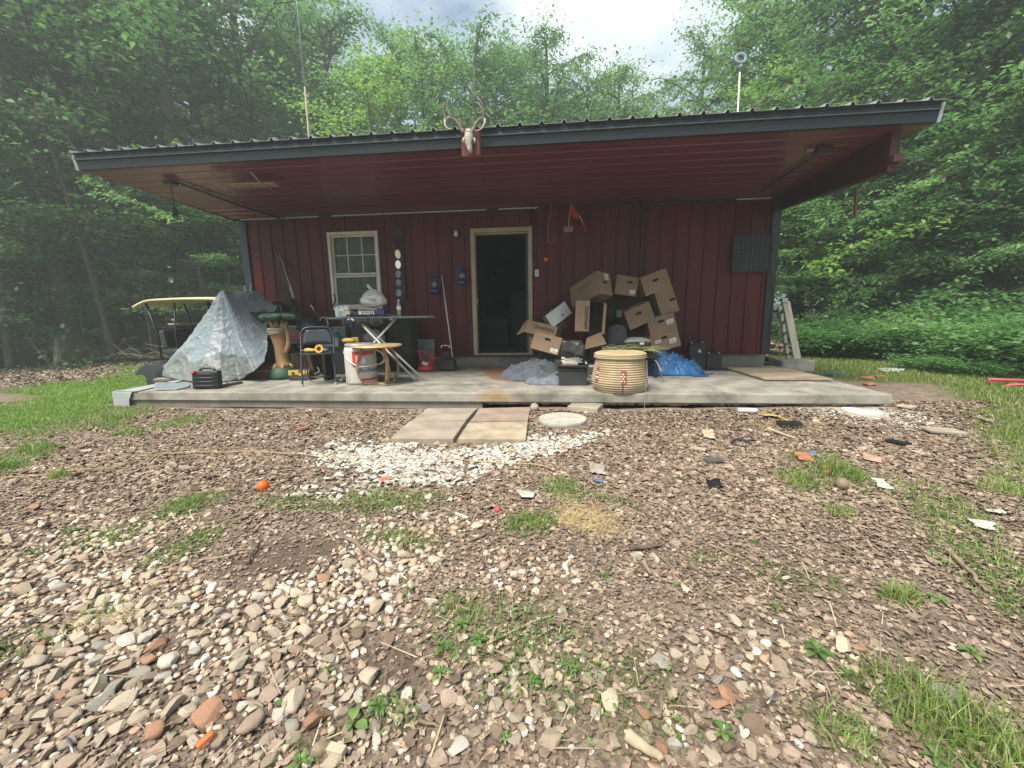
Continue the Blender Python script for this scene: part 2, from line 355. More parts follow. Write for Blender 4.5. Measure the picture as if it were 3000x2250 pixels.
# ------------------------------------------------------------------ porch slab
conc = mat('concrete', (.245, .23, .20), .85, scale=3.4, var=.46, bump=.003, bscale=60, detail=9)
conc2 = mat('concrete_side', (.20, .185, .155), .9, scale=3, var=.3, bump=.004, bscale=50)
def rough_box(mb, x0, x1, y0, y1, z0, z1, nx=90, rag=.0):
    pass
sx0, sx1, sy0 = -.1, 9.01, -2.478
mb = MB(); mb.box(((sx0+sx1)/2, (sy0+.0)/2, -.052), (sx1-sx0, -sy0, .104))
slab = mb.build('porch_slab', conc, bevel=.008); tag(slab, kind='structure')
mb = MB(); mb.box(((sx0+.012+4.62)/2, sy0/2+.02, -.15), (4.62-sx0-.012, -sy0-.024, .09))
lo = mb.build('porch_slab_footing', conc2, slab, bevel=.004)
# ragged broken underside of the right-hand part
mb = MB(); P = []
for i in range(180):
    x = 4.64+(sx1-4.70)*i/179; zz = -.112-.03*fbm(V1, np.array(x*4.), np.array(3.))-.018*random.random()
    P.append([(x, sy0+.012+.008*random.random(), -.1035), (x, sy0+.03+.02*random.random(), float(zz)), (x, sy0+.4, float(zz)-.03)])
mb.grid(P); mb.build('porch_slab_underside', mat('rough_concrete', (.2, .18, .15), .95, scale=14, var=.5, bump=.01, bscale=40), slab)
for x_ in (2.93, 6.02): MB().tube([(x_+.012*math.sin(k*1.3), -2.47+2.46*k/12, -.0005) for k in range(13)], .0025, 5).build('slab_joint', mat('joint_dark', (.06, .055, .05), .9), slab)
ck = smooth_path([(7.2, -2.47, 0), (7.35, -2.1, 0), (7.3, -1.8, 0), (7.55, -1.35, 0), (7.5, -1.0, 0)], 5); MB().tube([v+Vector((.012*rs.randn(), 0, -.0003)) for v in ck], .0014, 4).build('slab_crack', MATS['joint_dark'], slab)
# rust stain marks as thin sheets are avoided; the stain is part of the mix below
t = conc.node_tree; p = t.nodes['Principled BSDF']; L = t.links.new
tcn = N(t, 'ShaderNodeTexCoord')
def stain(t, cx, cy, rx, ry, col, amt, base):
    sv = N(t, 'ShaderNodeVectorMath', operation='SUBTRACT'); sv.inputs[1].default_value = (cx, cy, 0); L(tcn.outputs['Object'], sv.inputs[0])
    dv = N(t, 'ShaderNodeVectorMath', operation='DIVIDE'); dv.inputs[1].default_value = (rx, ry, 9); L(sv.outputs[0], dv.inputs[0])
    ln = N(t, 'ShaderNodeVectorMath', operation='LENGTH'); L(dv.outputs[0], ln.inputs[0])
    nn = N(t, 'ShaderNodeTexNoise'); nn.inputs['Scale'].default_value = 5; L(tcn.outputs['Object'], nn.inputs[0])
    ad = N(t, 'ShaderNodeMath', operation='ADD'); L(ln.outputs['Value'], ad.inputs[0]); L(nn.outputs[0], ad.inputs[1])
    mr = N(t, 'ShaderNodeMapRange'); mr.inputs[1].default_value = .8; mr.inputs[2].default_value = 1.5; mr.inputs[3].default_value = amt; mr.inputs[4].default_value = 0; L(ad.outputs[0], mr.inputs[0])
    mxn = N(t, 'ShaderNodeMix', data_type='RGBA'); L(mr.outputs[0], mxn.inputs[0]); L(base, mxn.inputs[6]); mxn.inputs[7].default_value = (*col, 1); return mxn.outputs[2]
base = p.inputs['Base Color'].links[0].from_socket
base = stain(t, 4.78, -2.5, .3, .22, (.36, .22, .08), .55, base)
base = stain(t, 4.9, -1.6, .5, .4, (.24, .16, .10), .4, base)
base = stain(t, 7.9, -2.4, .18, .3, (.38, .365, .34), .6, base)
base = stain(t, 3.9, -2.5, .25, .08, (.20, .19, .17), .5, base)
base = stain(t, 3.0, -1.0, 1.6, .5, (.19, .17, .145), .4, base)
L(base, p.inputs['Base Color'])

# ------------------------------------------------------------------ cabin
red = mat('red_siding', (.082, .008, .011), .42, var=.28, scale=1.3, coat=.0, spec=.25, stretch=(2, 2, .6))
room_tint = mat('dim_room_tint', (.055, .072, .085), .8)  # dim bluish light of the room put into the wall colour
soff_m = mat('red_soffit', (.135, .030, .044), .34, var=.2, scale=1.1, coat=.25, bump=.0006, bscale=8)
trim = mat('slate_trim', (.009, .016, .024), .42, var=.2, scale=3)
fasc_m = mat('slate_fascia', (.009, .017, .023), .45, var=.15, scale=3)
galv = mat('pale_roof_metal', (.42, .44, .45), .35, metal=.6, var=.1)
tan = mat('tan_frame', (.36, .31, .22), .6, var=.15, bump=.001)
white = mat('white_vinyl', (.60, .60, .53), .45, var=.08)
blackm = mat('black_plastic', (.012, .013, .015), .45, var=.3, bump=.0005, bscale=90)
W = 8.899; ZT = 2.604; SL = .024; RY = -2.403; RX0, RX1 = -.14, 9.11
cabin = thing('cabin', 'low cabin in dark red ribbed metal siding with a deep flat porch roof', 'cabin')
def ribx(x0, x1, sp=.2286, off=0.):
    """list of (x, depth) of a ribbed sheet between x0 and x1"""
    out = [(x0, 0.)]; k = math.ceil((x0-off-.03)/sp)
    while True:
        c = off+k*sp
        if c-.03 > x1: break
        for dx, d in ((-.024, 0), (-.012, .019), (.012, .019), (.024, 0)):
            if x0 < c+dx < x1: out.append((c+dx, d))
        k += 1
    out.append((x1, 0.)); return out
def sheet(mb, x0, x1, z0, z1, axis='x', Y=0., sgn_=-1, off=.06):
    prof = ribx(x0, x1, off=off); vs = []; fs = []
    for x, d in prof:
        for z in (z0, z1): vs.append((x, Y+sgn_*d, z) if axis == 'x' else (Y+sgn_*d, x, z))
    for i in range(len(prof)-1): fs.append((i*2, i*2+2, i*2+3, i*2+1))
    mb.add(vs, fs)
DX0, DX1, DZ0, DZ1 = 4.138, 5.026, .2, 2.23
WX0, WX1, WZ0, WZ1 = 1.576, 2.474, 1.02, 2.322
mb = MB(); B = .19
for (a, b, c, d) in ((0, WX0, B, ZT), (WX0, WX1, B, WZ0), (WX0, WX1, WZ1, ZT), (WX1, DX0-.07, B, ZT), (DX0-.07, DX1+.07, DZ1+.07, ZT), (DX1+.07, W, B, ZT)):
    sheet(mb, a, b, c, d)
fwall = mb.build('front_wall', red, cabin)
for zr in (.34, 1.05, 1.78, 2.5):
    q = MB()
    for k in range(38):
        xx = .06+.2286*k+.045
        if xx > W-.05 or (WX0-.08 < xx < WX1+.08 and WZ0-.1 < zr < WZ1+.1) or (DX0-.12 < xx < DX1+.12 and zr < 2.4): continue
        q.lathe([(.006, 0), (.004, .004), (0, .0045)], 6, M=Matrix.Translation((xx, -.0005, zr)) @ Euler((R(90), 0, 0)).to_matrix().to_4x4(), capb=False, capt=False)
    q.build('screw_row', trim, fwall)
for nm, X, s in (('side_wall', 0., -1), ('side_wall', W, 1)):
    mb = MB(); sheet(mb, .0, 6.2, B, ZT+.3, 'y', X, s); mb.build(nm, red, cabin)
mb = MB(); sheet(mb, 0, W, B, ZT, 'x', 6.2, 1); mb.build('back_wall', red, cabin)
mb = MB(); mb.box((W/2, 3.09, 0), (W-.02, 6.14, .394)); mb.build('foundation', conc2, cabin)
mb = MB(); mb.box((W/2, -.018, .192), (W-.26, .03, .02)); mb.build('base_trim', red, cabin)
# dark room behind the door
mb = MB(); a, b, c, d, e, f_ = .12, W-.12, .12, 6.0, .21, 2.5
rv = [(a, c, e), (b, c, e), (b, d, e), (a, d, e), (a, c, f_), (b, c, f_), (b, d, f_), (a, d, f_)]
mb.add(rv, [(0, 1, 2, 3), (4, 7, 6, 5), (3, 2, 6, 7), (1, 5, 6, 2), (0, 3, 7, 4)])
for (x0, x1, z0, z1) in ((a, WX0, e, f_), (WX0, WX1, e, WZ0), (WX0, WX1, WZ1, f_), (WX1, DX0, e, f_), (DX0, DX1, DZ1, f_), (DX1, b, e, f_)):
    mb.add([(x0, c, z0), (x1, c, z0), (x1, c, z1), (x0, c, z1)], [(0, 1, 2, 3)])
mb.build('interior_room', room_tint, cabin)
# door frame
mb = MB()
for s, x in ((-1, DX0), (1, DX1)):
    mb.box((x+s*.035, -.012, (DZ0+DZ1+.07)/2), (.07, .05, DZ1+.07-DZ0)); mb.box((x+s*.012, .07, (DZ0+DZ1)/2), (.025, .11, DZ1-DZ0))
mb.box(((DX0+DX1)/2, -.010, DZ1+.035), (DX1-DX0-.002, .046, .07)); mb.box(((DX0+DX1)/2, .07, DZ1-.012), (DX1-DX0, .11, .024))
mb.box(((DX0+DX1)/2, .05, DZ0+.01), (DX1-DX0, .15, .03))
df = mb.build('door_frame', tan, cabin, bevel=.004)
MB().box((DX0+.012, .02, 1.12), (.012, .03, .07)).build('strike_plate', mat('brass', (.5, .42, .25), .35, metal=1), df)
# open door leaf, swung inwards
dl = MB().box((DX1-.03, .13+.43, (DZ0+DZ1)/2+.01), (.04, .84, DZ1-DZ0-.05)).build('door', mat('door_dark', (.04, .05, .055), .5), cabin, bevel=.004)
MB().lathe([(.0, 0), (.022, .01), (.027, .03), (.018, .05), (.0, .055)], 12, M=Matrix.Translation((DX1-.055, .92, 1.12)) @ Euler((0, R(-90), 0)).to_matrix().to_4x4()).build('knob', MATS['brass'], dl, smooth=True)
o = thing('dark_silhouette', 'dark bulky cabinet dimly seen in the room behind the doorway', 'silhouette', (4.95, 2.3, .215))
MB().box((0, 0, .55), (.9, .5, 1.1)).build('silhouette_body', mat('silhouette_black', (.008, .009, .012), .6), o, bevel=.02); MB().box((-.1, 0, 1.16), (.5, .3, .12)).build('top_item', MATS['silhouette_black'], o, bevel=.02)  # black furniture shape added for the dark silhouettes in the doorway
o = thing('low_bulk', 'low dark chest dimly seen inside the doorway at left', 'bulk', (4.2, 1.9, .215))
MB().box((0, 0, .25), (.6, .5, .5)).build('bulk_body', MATS['silhouette_black'], o, bevel=.02); MB().box((0, 0, .54), (.62, .52, .06)).build('lid', mat('bulk_lid', (.03, .035, .04), .5), o, bevel=.01)  # second black shape added as a low silhouette
# window
wn = MB()
fw = .05
for x in (WX0+fw/2, WX1-fw/2): wn.box((x, -.012, (WZ0+WZ1)/2), (fw, .07, WZ1-WZ0))
for z in (WZ0+fw/2, WZ1-fw/2): wn.box(((WX0+WX1)/2, -.010, z), (WX1-WX0-2*fw-.002, .066, fw))
win = wn.build('window', white, cabin, bevel=.004)
ZM = 1.61
for z0, z1, yy, nm in ((ZM, WZ1-fw, .018, 'upper_sash'), (WZ0+fw, ZM-.01, .0, 'lower_sash')):
    q = MB(); x0, x1 = WX0+fw+.002, WX1-fw-.002; b_ = .03
    q.box(((x0+x1)/2, yy, z0+b_/2), (x1-x0, .03, b_)); q.box(((x0+x1)/2, yy, z1-b_/2-.002), (x1-x0, .03, b_))
    for x in (x0+b_/2, x1-b_/2): q.box((x, yy+.001, (z0+z1)/2), (b_, .028, z1-z0-2*b_-.006))
    q.build(nm, white, win, bevel=.003)
    q = MB()
    for k in (1, 2): q.box((x0+(x1-x0)*k/3, yy+.006, (z0+z1)/2), (.014, .008, z1-z0-2*b_-.008))
    q.box(((x0+x1)/2, yy+.007, (z0+z1)/2), (x1-x0-2*b_-.004, .006, .014)); q.build('muntins', white if nm == 'upper_sash' else mat('dim_muntin', (.09, .10, .09), .5), win)
gl = mat('window_glass', (.16, .20, .17), .03, var=.05, trans=0, spec=.6)
gp = gl.node_tree.nodes['Principled BSDF']; gp.inputs['Alpha'].default_value = .32
for z0, z1, yy in ((ZM+.03, WZ1-fw-.03, .024), (WZ0+fw+.03, ZM-.04, .008)):
    MB().add([(WX0+fw+.02, yy, z0), (WX1-fw-.02, yy, z0), (WX1-fw-.02, yy, z1), (WX0+fw+.02, yy, z1)], [(0, 1, 2, 3)]).build('pane', gl, win)
cu = MB(); P = []
for i in range(80):
    x = WX0+.02+(WX1-WX0-.04)*i/79; P.append([(x, .085+.012*math.sin(i*.85)+.006*math.sin(i*.31), z) for z in (WZ0, 1.4, 1.8, WZ1)])
cu.grid(P); cu.build('reflection_sheet', mat('olive_reflection', (.035, .05, .03), .9, var=.3, scale=5), win, smooth=True)  # added folded sheet; its olive stands in for trees reflected in the panes
# corner trims
for x, s in ((0, -1), (W, 1)):
    mb = MB(); mb.box((x+s*.02-s*.055, -.028, (B+ZT)/2-.01), (.13, .02, ZT-B-.02)); mb.box((x+s*.03, .045, (B+ZT)/2-.01), (.02, .13, ZT-B-.02)); mb.build('corner_trim', trim, cabin, bevel=.002)
# soffit
def sz(y): return ZT - SL*y
mb = MB(); prof = ribx(0, 2.36, .2286, .1); vs = []; fs = []
for y, d in prof:
    for x in (RX0+.01, RX1-.01): vs.append((x, -y, sz(-y)-d*.32))
for i in range(len(prof)-1): fs.append((i*2, i*2+1, i*2+3, i*2+2))
mb.add(vs, fs); mb.build('soffit', soff_m, cabin)
mb = MB(); mb.box((W/2+.0, -.02, ZT-.03), (W+.1, .03, .035)); mb.build('wall_top_trim', trim, cabin)
for x0, x1 in ((.02, 1.45), (1.7, 4.35), (4.55, 5.1), (8.25, 8.75)): MB().box(((x0+x1)/2, -.045, ZT-.022), (x1-x0, .012, .016)).build('edge_strip', white, cabin)
# fascia with a ledge
FZ0, FZ1 = sz(RY)+.006, sz(RY)+.158
mb = MB(); x0, x1 = RX0, RX1
pr = [(RY+.06, FZ0-.005), (RY-.005, FZ0-.005), (RY-.012, FZ0+.085), (RY-.034, FZ0+.093), (RY-.036, FZ0+.1), (RY-.03, FZ1-.004), (RY-.02, FZ1), (RY+.06, FZ1)]
vs = [(x0, y, z) for y, z in pr]+[(x1, y, z) for y, z in pr]; n = len(pr)
mb.add(vs, [(i, i+n, i+n+1, i+1) for i in range(n-1)]+[(n-1, 2*n-1, n, 0), tuple(range(n)), tuple(range(n, 2*n))[::-1]]); mb.build('fascia', fasc_m, cabin)
mb = MB(); mb.box(((x0+x1)/2, RY-.0385, FZ0+.094), (x1-x0, .006, .008)); mb.build('fascia_lip', mat('lip', (.06, .085, .10), .4), cabin)
for x, s in ((x0, -1), (x1, 1)):
    mb = MB(); pts = [(RY-.03, FZ1), (RY+.12, FZ1-.0), (RY+.10, FZ0-.01), (RY+.0, FZ0-.012)]
    vs = [(x+s*.004, y, z) for y, z in pts]+[(x+s*.03, y-.01, z) for y, z in pts]
    mb.add(vs, [(0, 1, 2, 3), (7, 6, 5, 4), (0, 4, 5, 1), (1, 5, 6, 2), (2, 6, 7, 3), (3, 7, 4, 0)]); mb.build('fascia_end_cap', galv, cabin)
    mb = MB(); mb.add([(x, RY+.1, FZ0), (x, 0, ZT-.02), (x, 6.4, ZT-.02), (x, 6.4, ZT+.35), (x, 2.5, ZT+1.05), (x, RY+.1, FZ1)], [(0, 1, 2, 3, 4, 5)]); mb.build('rake_trim', trim, cabin, solid=.02)
# roof sheets with raised ribs running to the ridge
mb = MB(); prof = ribx(RX0-.01, RX1+.01, .2286, .07); vs = []; fs = []
for x, d in prof:
    for y, z in ((RY-.075, FZ1+.006), (2.6, FZ1+.006+.19*(2.6-RY)), (6.6, ZT+.3)): vs.append((x, y, z+d*1.45))
for i in range(len(prof)-1):
    for k in range(2): fs.append((i*3+k, i*3+3+k, i*3+4+k, i*3+1+k))
mb.add(vs, fs); mb.build('roof', galv, cabin, solid=.004)
# eave closure: dark band hiding the pale sheet edge between the ribs
mb = MB(); mb.box(((x0+x1)/2, RY-.03, FZ1+.001), (x1-x0, .012, .022)); mb.build('eave_trim', fasc_m, cabin)
# red clad beam below the right end of the soffit
e0 = atx(2625, 500, W+.02); e1 = atx(2303, 637, W+.02); 
yb = max(-2.3, min(-1.6, e0.y)); zb0 = e0.z; zb1 = 2.40
mb = MB(); pts = [(0, sz(0)), (yb, sz(yb)), (yb, zb0+.14), (yb-.06, zb0+.14), (yb-.06, zb0+.07), (yb, zb0+.07), (yb, zb0), (0, zb1)]
vs = [(W-.06, y, z) for y, z in pts]+[(W+.03, y, z) for y, z in pts]; n = len(pts)
mb.add(vs, [tuple(range(n)), tuple(range(n, 2*n))[::-1]]+[(i, i+n, (i+1) % n+n, (i+1) % n) for i in range(n)]); bm_ = mb.build('side_beam', mat('dull_red_beam', (.045, .008, .011), .55, var=.25, scale=2), cabin)
mb = MB(); mb.box((W-.063, yb/2, (sz(0)+sz(yb))/2-.13), (.006, -yb*.96, .012), rot=(math.atan2(sz(yb)-.01-ZT, yb)*1, 0, 0)); mb.build('beam_seam', trim, bm_)
# wood stick hanging from beam
hp = atx(2500, 560, W+.02); hq = atx(2520, 622, W+.02)
mb = MB(); mb.box((W+.06, hp.y, (hp.z+hq.z)/2), (.02, .035, (hp.z-hq.z)*1.25), rot=(R(4), R(-6), 0)); o = mb.build('wooden_stick', mat('raw_wood', (.17, .09, .05), .7, scale=20, stretch=(1, 1, .1)), bevel=.002); tag(o, 'short brown wooden slat hanging below the red beam at the right end', 'stick')
# conduits
def conduit(name, pts, r, m, label, cat, parent=None):
    o = MB().tube(pts, r, 6).build(name, m, parent, smooth=True)
    if label: tag(o, label, cat)
    return o
bx = atz(500, 536, sz(-1.3)-.03)
j = thing('ceiling_pendant', 'black pendant socket on a short cord under the left end of the porch ceiling', 'pendant lamp', bx)
MB().box((0, 0, 0), (.13, .10, .05)).build('junction_box', blackm, j, bevel=.006)
e = at(503, 610, bx.y)-bx
MB().tube([(0, 0, -.02), (.004, 0, e.z/2), (0, 0, e.z)], .006, 6).build('cord', blackm, j)
MB().lathe([(.012, e.z+.01), (.02, e.z), (.033, e.z-.05), (.036, e.z-.1), (.03, e.z-.105)], 12).build('socket', blackm, j, smooth=True)
p1 = Vector((bx.x, bx.y, sz(bx.y)-.03)); p2 = at(820, 640, -.05)
conduit('ceiling_conduit', [p1+Vector((.06, .02, 0)), (p1+p2)/2+Vector((0, 0, -.012)), p2], .014, blackm, 'thin black conduit crossing the left porch ceiling to the wall', 'conduit')
conduit('ceiling_conduit', [p1+Vector((.07, .07, 0)), (p1+p2)/2+Vector((.05, .06, -.02)), p2+Vector((.1, 0, 0))], .007, blackm, 'slack black cable beside the conduit on the left porch ceiling', 'cable')
q1 = atz(2412, 438, sz(-1.5)-.02); q2 = atz(2230, 560, sz(-.4)-.02)
j = thing('ceiling_box', 'black outlet box on the right side of the porch ceiling', 'junction box', q1); MB().box((0, 0, 0), (.14, .11, .05)).build('box_body', blackm, j, bevel=.006)
MB().box((-.14, .01, .0), (.08, .05, .02)).build('bracket', mat('grey_metal', (.3, .3, .3), .4, metal=.7), j)
conduit('ceiling_conduit', [q1, (q1+q2)/2, q2], .011, blackm, 'thin black conduit crossing the right porch ceiling', 'conduit')
# ceiling rack : tan board held by two brackets
ra = atz(640, 545, sz(-1.35)-.1); rb = atz(808, 540, sz(-1.35)-.1)
rk = thing('ceiling_rack', 'tan board held by two pale brackets under the left porch ceiling', 'rack', (ra+rb)/2)
le = (rb-ra).length; MB().box((0, 0, 0), (le*1.02, .13, .018), rot=(0, 0, math.atan2((rb-ra).y, (rb-ra).x))).build('board', mat('tan_board', (.30, .21, .13), .7, scale=12, stretch=(.2, 2, 2)), rk)
for k in (-.36, .33):
    MB().tube([(k*le-.02, -.22, .08), (k*le, -.1, -.0), (k*le, .12, -.03), (k*le+.015, .14, .0)], .011, 6).build('bracket', mat('dull_bracket', (.25, .18, .14), .5), rk, smooth=True)
o = MB().tube([Vector(atz(685, 565, sz(-1.1)-.02))+Vector((.03*math.cos(a), 0, .035*math.sin(a))) for a in np.linspace(0, 5.2, 14)], .003, 5).build('wire_hook', galv); tag(o, 'small wire loop hanging beside the ceiling rack', 'hook')

# vertical conduits on the wall
g_dark = mat('dark_conduit', (.02, .022, .03), .5)
o = conduit('wall_conduit', [at(1568, 602, -.05), at(1569, 700, -.05), at(1572, 795, -.05)], .011, g_dark, 'black vertical conduit on the red wall just right of the doorway', 'conduit')
o = conduit('wall_conduit', [at(1880, 585, -.05), at(1878, 740, -.05), at(1874, 900, -.05)], .012, g_dark, 'black vertical conduit on the red wall behind the cardboard boxes', 'conduit')
o = thing('wall_clamp', 'small silver floodlight clamp at the wall top right of the doorway', 'clamp', at(1568, 609, -.07)); MB().ico((0, 0, 0), .02, 2, .2).tube([(-.05, 0, 0), (.05, 0, .01)], .008, 6).build('clamp_body', mat('silver', (.6, .62, .65), .3, metal=.9), o)
# outlet plate
o = thing('outlet_plate', 'pale outlet box on the red wall right of the doorway', 'outlet', at(1573, 800, -.045))
MB().box((0, 0, 0), (.065, .04, .11)).build('plate', white, o, bevel=.004); MB().box((0, -.022, 0), (.022, .006, .04)).build('socket', mat('grey_s', (.3, .3, .28), .5), o)
o = thing('door_bell', 'small dull metal bell on the door frame edge', 'bell', at(1565, 775, -.05)); MB().lathe([(.02, -.01), (.017, 0), (.012, .02), (.0, .03)], 12).build('bell_body', mat('pewter', (.22, .21, .2), .35, metal=.8), o, smooth=True)
o = thing('orange_reflector', 'round orange reflector on the red wall right of the doorway', 'reflector', at(1599, 760, -.04), (R(90), 0, 0)); MB().lathe([(.035, 0), (.037, .01), (.03, .02), (.0, .022)], 20).build('lens', mat('orange_lens', (.75, .12, .03), .25), o, smooth=True)
MB().box((-.05, 0, .0), (.07, .008, .008)).build('arm', g_dark, o)
# curled pink wire
pk = [at(1615, 600, -.12), at(1610, 640, -.1), at(1604, 680, -.08), at(1607, 708, -.07), at(1617, 711, -.07), at(1624, 700, -.07), at(1618, 694, -.07)]
o = MB().tube(smooth_path(pk, 5), .005, 6).build('hanging_wire', mat('pink_wire', (.45, .12, .13), .5), smooth=True); tag(o, 'curled pink wire hanging from the ceiling over the red wall', 'wire')
# pennant
fl = at(1672, 600, -.10); pb = at(1665, 672, -.06)
o = thing('pennant', 'torn red pennant with a black and white band on a thin stick above the boxes', 'pennant', pb)
MB().tube([(0, 0, .03), fl-pb], .005, 6).build('stick', white, o)
MB().box((0, 0, 0), (.155, .03, .085)).build('wood_block', mat('tan_block', (.26, .17, .11), .7), o, bevel=.004)
A = [(1672, 600), (1680, 602), (1697, 632), (1711, 650), (1718, 680)]; Bq = [(1670, 626), (1680, 637), (1692, 641), (1702, 650), (1716, 679)]
P = [[tuple(at(a[0], a[1], -.1+.02*math.sin(i*2))-pb), tuple((at(a[0], a[1], -.1)+at(b[0], b[1], -.11))/2-pb), tuple(at(b[0], b[1], -.1-.02*math.sin(i*1.7))-pb)] for i, (a, b) in enumerate(zip(A, Bq))]
MB().grid(P).build('cloth', mat('red_cloth', (.42, .03, .03), .8), o, solid=.002)
P = [[tuple(Vector(q)*1.0+Vector((0, -.006, 0))) for q in row] for row in P[2:4]]
MB().grid(P).build('black_band', mat('black_cloth', (.02, .02, .02), .8), o, solid=.002)
MB().tube([Vector(P[0][0])+Vector((0, -.006, 0)), Vector(P[1][1])+Vector((0, -.006, 0))], .006, 5).build('white_stripe', white, o)
# wire mesh panel on the wall
a = at(2152, 690, -.09); b = at(2257, 794, -.09)
o = thing('wire_mesh_panel', 'black wire grid panel mounted at the right end of the red wall', 'wire panel', a)
wx, wz = b.x-a.x, a.z-b.z
MB().box((wx/2, .045, -wz/2), (wx, .02, wz)).build('backing', mat('dark_back', (.015, .017, .02), .6), o)
mb = MB()
for x in (0, wx): mb.box((x, 0, -wz/2), (.014, .014, wz+.014))
for z in (0, -wz): mb.box((wx/2, 0.001, z), (wx-.014, .012, .014))
mb.build('frame', blackm, o)
mb = MB()
for k in range(1, 8): mb.tube([(wx*k/8, 0, 0), (wx*k/8, 0, -wz)], .0022, 4)
for k in range(1, 11): mb.tube([(0, -.004, -wz*k/11), (wx, -.004, -wz*k/11)], .0022, 4)
mb.build('wire_grid', mat('grid_wire', (.16, .18, .20), .4, metal=.3), o)
o = conduit('dangling_cord', [at(2262, 640, -.06), at(2258, 800, -.06), at(2268, 860, -.06), at(2256, 950, -.06), at(2254, 1010, -.06)], .005, mat('brown_cord', (.06, .02, .02), .6), 'thin dark cord hanging down the right end of the red wall', 'cord')
# wall lamp, mirrors, lanterns
o = thing('wall_lamp', 'small wall lamp with pale frosted glass left of the doorway', 'lamp', at(1336, 684, -.05))
MB().box((0, .01, .04), (.10, .05, .09)).build('mount', g_dark, o, bevel=.01)
MB().lathe([(.022, .03), (.028, .01), (.036, -.05), (.03, -.055)], 14, M=Matrix.Translation((.01, -.05, 0))).build('glass_shade', mat('frosted', (.6, .58, .5), .4), o, smooth=True)
def lantern(px, py, label, s=1.):
    o = thing('oil_lantern', label, 'lantern', at(px, py, -.09), group='blue oil lanterns on the wall')
    bl = mat('blue_enamel', (.02, .03, .16), .3, var=.3, coat=.4); s_ = s*.30
    MB().lathe([(.0, -.5*s_), (.26*s_, -.5*s_), (.30*s_, -.45*s_), (.30*s_, -.32*s_), (.2*s_, -.27*s_), (.14*s_, -.22*s_)], 18).build('fuel_tank', bl, o, smooth=True)
    MB().lathe([(.12*s_, -.22*s_), (.2*s_, -.1*s_), (.21*s_, .0), (.12*s_, .17*s_)], 16).build('glass_globe', mat('smoky_glass', (.12, .14, .16), .08, spec=.8), o, smooth=True)
    MB().lathe([(.13*s_, .17*s_), (.17*s_, .2*s_), (.15*s_, .3*s_), (.10*s_, .34*s_), (.1*s_, .42*s_), (0, .45*s_)], 16).build('chimney_cap', bl, o, smooth=True)
    for q in (-1, 1): MB().tube(smooth_path([(q*.27*s_, 0, -.35*s_), (q*.30*s_, 0, 0), (q*.26*s_, 0, .25*s_), (q*.12*s_, 0, .33*s_)], 4), .022*s_, 6).build('side_tube', bl, o, smooth=True)
    MB().tube([(.24*s_*math.cos(a), 0, .35*s_+.42*s_*math.sin(a)) for a in np.linspace(0, math.pi, 11)], .008*s_, 5).build('bail', blackm, o)
lantern(1273, 832, 'blue oil lantern on the red wall, the lower one, above the broom', 1.0)
lantern(1354, 806, 'blue oil lantern on the red wall, the higher one, beside the door frame', 1.02)
tp = at(1165, 700, -.06)
o = thing('mirror_strip', 'dark hanging strip of six oval mirrors right of the window', 'mirror strip', tp)
MB().box((.0, .012, -.44), (.16, .02, 1.18)).build('backing_board', mat('dark_board', (.022, .02, .028), .6, var=.4), o, bevel=.003)
mat('dark_reflection_mirror', (.10, .105, .11), .12, metal=1., var=.3)  # dark reflections put into the colour of most of the mirrors
msil = mat('mirror_glass', (.75, .77, .80), .06, metal=1., var=.04)
for i, (py, hh) in enumerate(((712, 1), (745, .95), (775, .9), (803, .8), (828, .8), (858, .8))):
    c = at(1165+i*.7, py, -.072)-tp; M = Matrix.Translation(c) @ Euler((R(90+(-8, 14, 3, -2, 2, -6)[i]), 0, 0)).to_matrix().to_4x4() @ Matrix.Diagonal((.80, 1.28*hh, 1, 1))
    mm = MB().lathe([(.062, .0), (.060, .004)], 24, M=M).build('oval_mirror', msil if i in (1, 2) else MATS['dark_reflection_mirror'], o, smooth=False)
# ------------------------------------------------------------------ porch objects
def M4(loc=(0, 0, 0), rot=(0, 0, 0), sc=(1, 1, 1)): return Matrix.Translation(loc) @ Euler(rot).to_matrix().to_4x4() @ Matrix.Diagonal((*sc, 1))
yel = mat('yellow_plastic', (.50, .33, .04), .4, var=.12)
blackf = mat('black_fabric', (.018, .018, .02), .85, var=.4, scale=12, bump=.003, bscale=40)
greym = mat('grey_enamel', (.10, .115, .13), .45, var=.15)
steel = mat('steel_tube', (.35, .36, .37), .35, metal=.8)
wood = mat('honey_wood', (.26, .145, .06), .55, scale=9, var=.4, stretch=(1, 1, .15), bump=.001, coat=.15)
woodl = mat('light_wood', (.42, .30, .15), .5, scale=9, var=.3, stretch=(.3, 1, 1), coat=.15)
greyw = mat('weathered_wood', (.30, .26, .21), .85, scale=14, var=.35, stretch=(.1, 1, 1), bump=.002)
pwhite = mat('white_plastic', (.66, .66, .62), .45, var=.08)
redp = mat('red_plastic', (.42, .02, .03), .4, var=.15)

def crumple(P, amp, fr, seed, sharp=1.):
    out = []
    for row in P:
        r = []
        for p_ in row:
            q = Vector(p_); d = mnoise.noise_vector(q*fr+Vector((seed, seed*2, 0)))
            d2 = mnoise.noise_vector(q*fr*2.7+Vector((seed*3, 0, seed)))
            rd = 1-2*abs(mnoise.noise(q*fr*1.3+Vector((seed, 0, 0)))); rd2 = 1-2*abs(mnoise.noise(q*fr*3.1+Vector((0, seed, 0))))
            n1 = mnoise.noise(q*fr*1.1+d*.4+Vector((seed*5, 0, 0))); n2 = mnoise.noise(q*fr*2.3+d*.6+Vector((0, 0, seed*4)))
            cz_ = max(0, 1-7*abs(n1))+.6*max(0, 1-7*abs(n2))
            r.append(q+d*amp+d2*amp*.25+Vector((0, -1, .5))*(rd*amp*sharp*.35+cz_*amp*sharp*.55))
        out.append(r)
    return out
